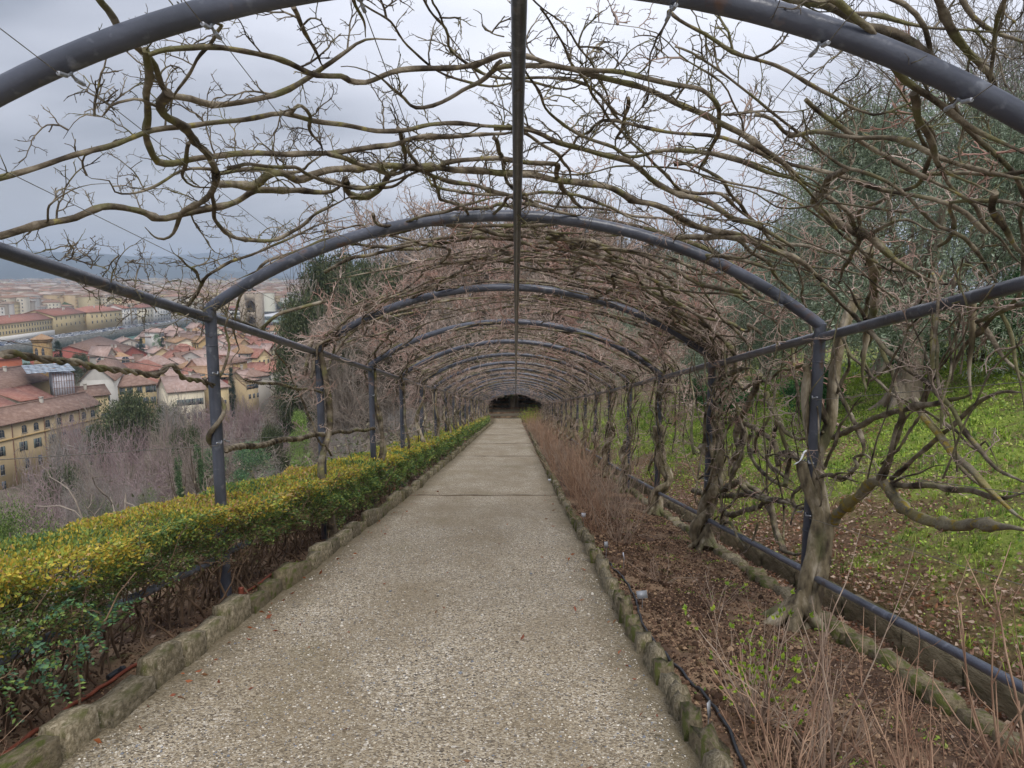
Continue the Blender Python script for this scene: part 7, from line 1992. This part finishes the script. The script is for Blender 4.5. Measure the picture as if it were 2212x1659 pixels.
# parked cars on the quay
def car_mesh(paint):
    g = Geo()
    prof = [[-2.05, .35], [-2.1, .62], [-2.0, .85], [-1.25, .95], [-.75, 1.38], [.65, 1.42], [1.35, .98], [2.0, .84], [2.1, .6], [2.05, .35]]
    n = len(prof)
    V = [[s * (.84 if 3 < i < 6 or i in (4, 5) else .88), p[0], p[1]] for s in (-1, 1) for i, p in enumerate(prof)]
    g.add(V, [[i, i + 1, n + i + 1, n + i] for i in range(n - 1)], [0, 0, 0, 1, 0, 1, 0, 0, 0])
    g.add(V[:n], [[0, 1, 2, 9], [9, 2, 3, 8], [3, 4, 5, 6], [3, 6, 7, 8]], [0, 0, 1, 0]); g.add(V[n:], [[9, 2, 1, 0], [8, 3, 2, 9], [6, 5, 4, 3], [8, 7, 6, 3]], [0, 0, 1, 0])
    for sx in (-.86, .86):
        for yy in (-1.3, 1.3):
            a = np.linspace(0, 2 * pi, 9)[:-1]; c = [[sx + (.06 if sx > 0 else -.06), yy + .33 * cos(q), .33 + .33 * sin(q)] for q in a]; c2 = [[sx - (.1 if sx > 0 else -.1), yy + .33 * cos(q), .33 + .33 * sin(q)] for q in a]
            g.add(c + c2, [[i, (i + 1) % 8, 8 + (i + 1) % 8, 8 + i] for i in range(8)], 2); g.add(c, [[0, 1, 2, 3], [0, 3, 4, 7], [4, 5, 6, 7]], 2)
    return g.mesh('parked_car', [paint, M['glass'], M['hose']])
cars = []
for n, c in (('white', 'd9dadc'), ('silver', 'a5a8ad'), ('dark', '3c4048'), ('red', '8d3030'), ('blue', '3c527c'), ('pale grey', '8b9096')):
    cars.append((n, car_mesh(mat_noise('car_paint_' + n.replace(' ', '_'), [(.3, rgb(c)), (.7, rgb(c))], 1, 1, .3, spec=.5))))
for k in range(250):
    row = k % 3; yy = 440 + (k // 3) * 3.4 + rng.uniform(-.4, .4)
    if rng.random() < .16 or yy > 700: continue
    n, me = cars[int(rng.choice(6, p=[.3, .2, .2, .08, .08, .14]))]
    o = inst('parked_car', me, None, (-309 - row * 5.6 + rng.uniform(-.3, .3), yy, ZC + .02), (0, 0, pi / 2 + rng.normal(0, .05)))
    tag(o, f"{n} car parked {['along the embankment wall', 'in the middle row of the quay', 'before the house fronts of the quay'][row]}", 'car', f"{n} cars parked {['along the embankment wall', 'in the middle row', 'before the house fronts'][row]}")

# the rest of the town as far as the hills: nobody could count it
g = Geo()
wc = [rgb(c) for c in ('cbc2ac', 'd0c29c', 'd2cec6', 'c3ae8c', 'b6ac9e', 'bfa08a', 'd6cebc')]; rc = [rgb(c) for c in ('866a58', '937464', '7a6656', '94806f', 'a4968a')]
n = 5200
v_ = 607 + 100 * rng.random(n) ** 1.0
u_ = rng.uniform(-160, 700, n)
k = 0
for u, v in zip(u_, v_):
    D = 44.0 / ((v - 590) / 1650 + 1e-3)
    x, y = xat(u, D), D
    if x > -352 and D < 900: continue
    if D > 5200: continue
    if x > -470 and 430 < D < 830: continue
    w = rng.uniform(9, 22) * (1 + D / 4500); d = rng.uniform(9, 14) * (1 + D / 4500); h = rng.uniform(9, 22); r_ = rng.uniform(1.2, 2.4) if rng.random() < .8 else .3; a = rng.choice([.15, .25, 1.7, 1.8]) + rng.normal(0, .1)
    R_ = rotz(a); hw, hd = w / 2, d / 2
    V = np.array([[-hw, -hd, 0], [hw, -hd, 0], [hw, hd, 0], [-hw, hd, 0], [-hw, -hd, h], [hw, -hd, h], [hw, hd, h], [-hw, hd, h]]) @ R_.T + [x, y, ZC]
    g.add(V, BOXF[2:], 0, np.array(wc[int(rng.integers(0, 7))]) * rng.uniform(.85, 1.1))
    V = np.array([[-hw - .5, -hd - .5, h], [hw + .5, -hd - .5, h], [hw + .5, hd + .5, h], [-hw - .5, hd + .5, h], [-hw - .5 + hd * .6, 0, h + r_], [hw + .5 - hd * .6, 0, h + r_]]) @ R_.T + [x, y, ZC]
    tc_ = np.array(rc[int(rng.integers(0, 5))]) * rng.uniform(.8, 1.2)
    g.add(V, [[0, 1, 5, 4], [2, 3, 4, 5]], 0, tc_); g.add(V, [[1, 2, 5], [3, 0, 4]], 0, tc_)
    if D < 1500:      # window rows on the sides that face the viewer
        for fl in range(int(h // 3.4)):
            for wx in np.arange(-hw + 1.6, hw - 1.2, 3.2):
                for sy in (-hd - .04,):
                    z0_ = 1.6 + fl * 3.3
                    Vw = np.array([[wx - .5, sy, z0_], [wx + .5, sy, z0_], [wx + .5, sy, z0_ + 1.5], [wx - .5, sy, z0_ + 1.5]]) @ R_.T + [x, y, ZC]
                    g.add(Vw, [[0, 1, 2, 3]], 0, np.array(rgb('565a5e')))
    k += 1
o = g.build('distant_town', M['matte_tint']); tag(o, 'hazy distant town of red roofs reaching to the foot of the hills', 'town', kind='stuff')
g = Geo()
n = 5200; v = 606 + 95 * rng.random(n); u = rng.uniform(-150, 690, n); D = 44.0 / ((v - 590) / 1650 + 1e-3); x = xat(u, D)
m_ = ((x < -352) | (D > 900)) & ~((x > -470) & (D > 430) & (D < 830)) & (nz(x / 260, D / 420, 1.0) > .15)
x, D = x[m_], D[m_]; n = len(x); sz = rng.uniform(3, 6, n) * (1 + D / 3000)
stamp(g, IV, IF, np.stack([x, D, ZC + 3 + sz * .6], -1), rand_rot(n), np.stack([sz, sz, sz * .9], -1), tint=np.array([rgb(c) for c in ('3c4a34', '5b5a4c', '6b6258', '46553c')])[rng.integers(0, 4, n)])
tag(g.build('distant_trees', M['matte_tint']), 'trees scattered through the distant town', 'trees', kind='stuff')

# hills closing the plain
def ridge(name, D0, prof, depth, mat):
    us = np.array([p[0] for p in prof], float); vs = np.array([p[1] for p in prof], float)
    uu = np.linspace(us[0], us[-1], 170); vv = np.interp(uu, us, vs)
    top = np.array([ZV(q, D0) for q in vv]) - ZC
    rows = 26; g = Geo(); V = []
    for j in range(rows):
        f = j / (rows - 1); y = D0 - depth * (1 - f)
        prof_ = np.sin(f * pi / 2) ** 1.1
        x = (uu - 1106) / 1650 * D0 / .99
        z = ZC - 1 + top * prof_ * (1 + .10 * nz(x / 300 + 5, np.full_like(x, y) / 260, 1.0) * (1 - f)) + 6 * nz(x / 90, np.full_like(x, y) / 80, 1, 2) * f
        V.append(np.stack([x, np.full_like(x, y), z], -1))
    z = V[-1].copy(); z[:, 1] += 400; z[:, 2] = ZC - 5; V.append(z); rows += 1
    V = np.vstack(V); nx = len(uu); i = np.arange(rows - 1)[:, None] * nx; j = np.arange(nx - 1)[None, :]
    g.add(V, np.stack([i + j, i + j + 1, i + j + nx + 1, i + j + nx], -1).reshape(-1, 4))
    o = g.build(name, mat, None, True); o['kind'] = 'structure'
ridge('hills', 5600, [(-900, 560), (-400, 520), (-100, 528), (20, 535), (100, 541), (200, 546), (270, 548), (320, 556), (370, 568), (430, 572), (500, 582), (560, 590), (640, 596), (900, 600), (1400, 598)], 1500, M['farhill'])
ridge('far_hills', 8200, [(-600, 560), (200, 556), (400, 552), (480, 545), (560, 548), (640, 556), (760, 560), (1000, 570), (1600, 575)], 1200, M['farhill'])

for k_ in ('w_yellow', 'w_cream', 'w_white', 'w_gold', 'w_grey', 'w_ochre', 'w_pink', 'r_red', 'r_brown', 'r_pale', 'r_orange'): vary(M[k_], .85, 1.12)
# air
g = Geo(); g.box(-7600, 3200, -300, 8800, -52, 236)
hz, hnt, hb = newmat('air'); hnt.nodes.remove(hb)
pv = hnt.nodes.new('ShaderNodeVolumePrincipled'); pv.inputs['Density'].default_value = 1.9e-4; pv.inputs['Color'].default_value = (.66, .78, .94, 1); pv.inputs['Anisotropy'].default_value = .1
hnt.links.new(pv.outputs[0], [n for n in hnt.nodes if n.type == 'OUTPUT_MATERIAL'][0].inputs['Volume'])
o = g.build('haze', hz); o['kind'] = 'stuff'; o['label'] = 'thin blue winter haze over the valley'

# ------------------------------------------------------------------ labels: look-alikes are told apart by their place
bpy.context.view_layer.update()
by = {}
for o in bpy.data.objects:
    if o.parent is None and o.get('category') and o.get('label') and o.get('kind') != 'stuff': by.setdefault(o['label'], []).append(o)
for lb, os_ in by.items():
    if not 2 <= len(os_) <= 30: continue
    os_.sort(key=lambda o: o.matrix_world.translation.x / max(1, o.matrix_world.translation.y))
    base = ' '.join(lb.split()[:12]).rstrip(',')
    for i, o in enumerate(os_):
        o['label'] = base + ', ' + ('leftmost of ' + str(len(os_)) if i == 0 else ordinal(i) + ' from the left')
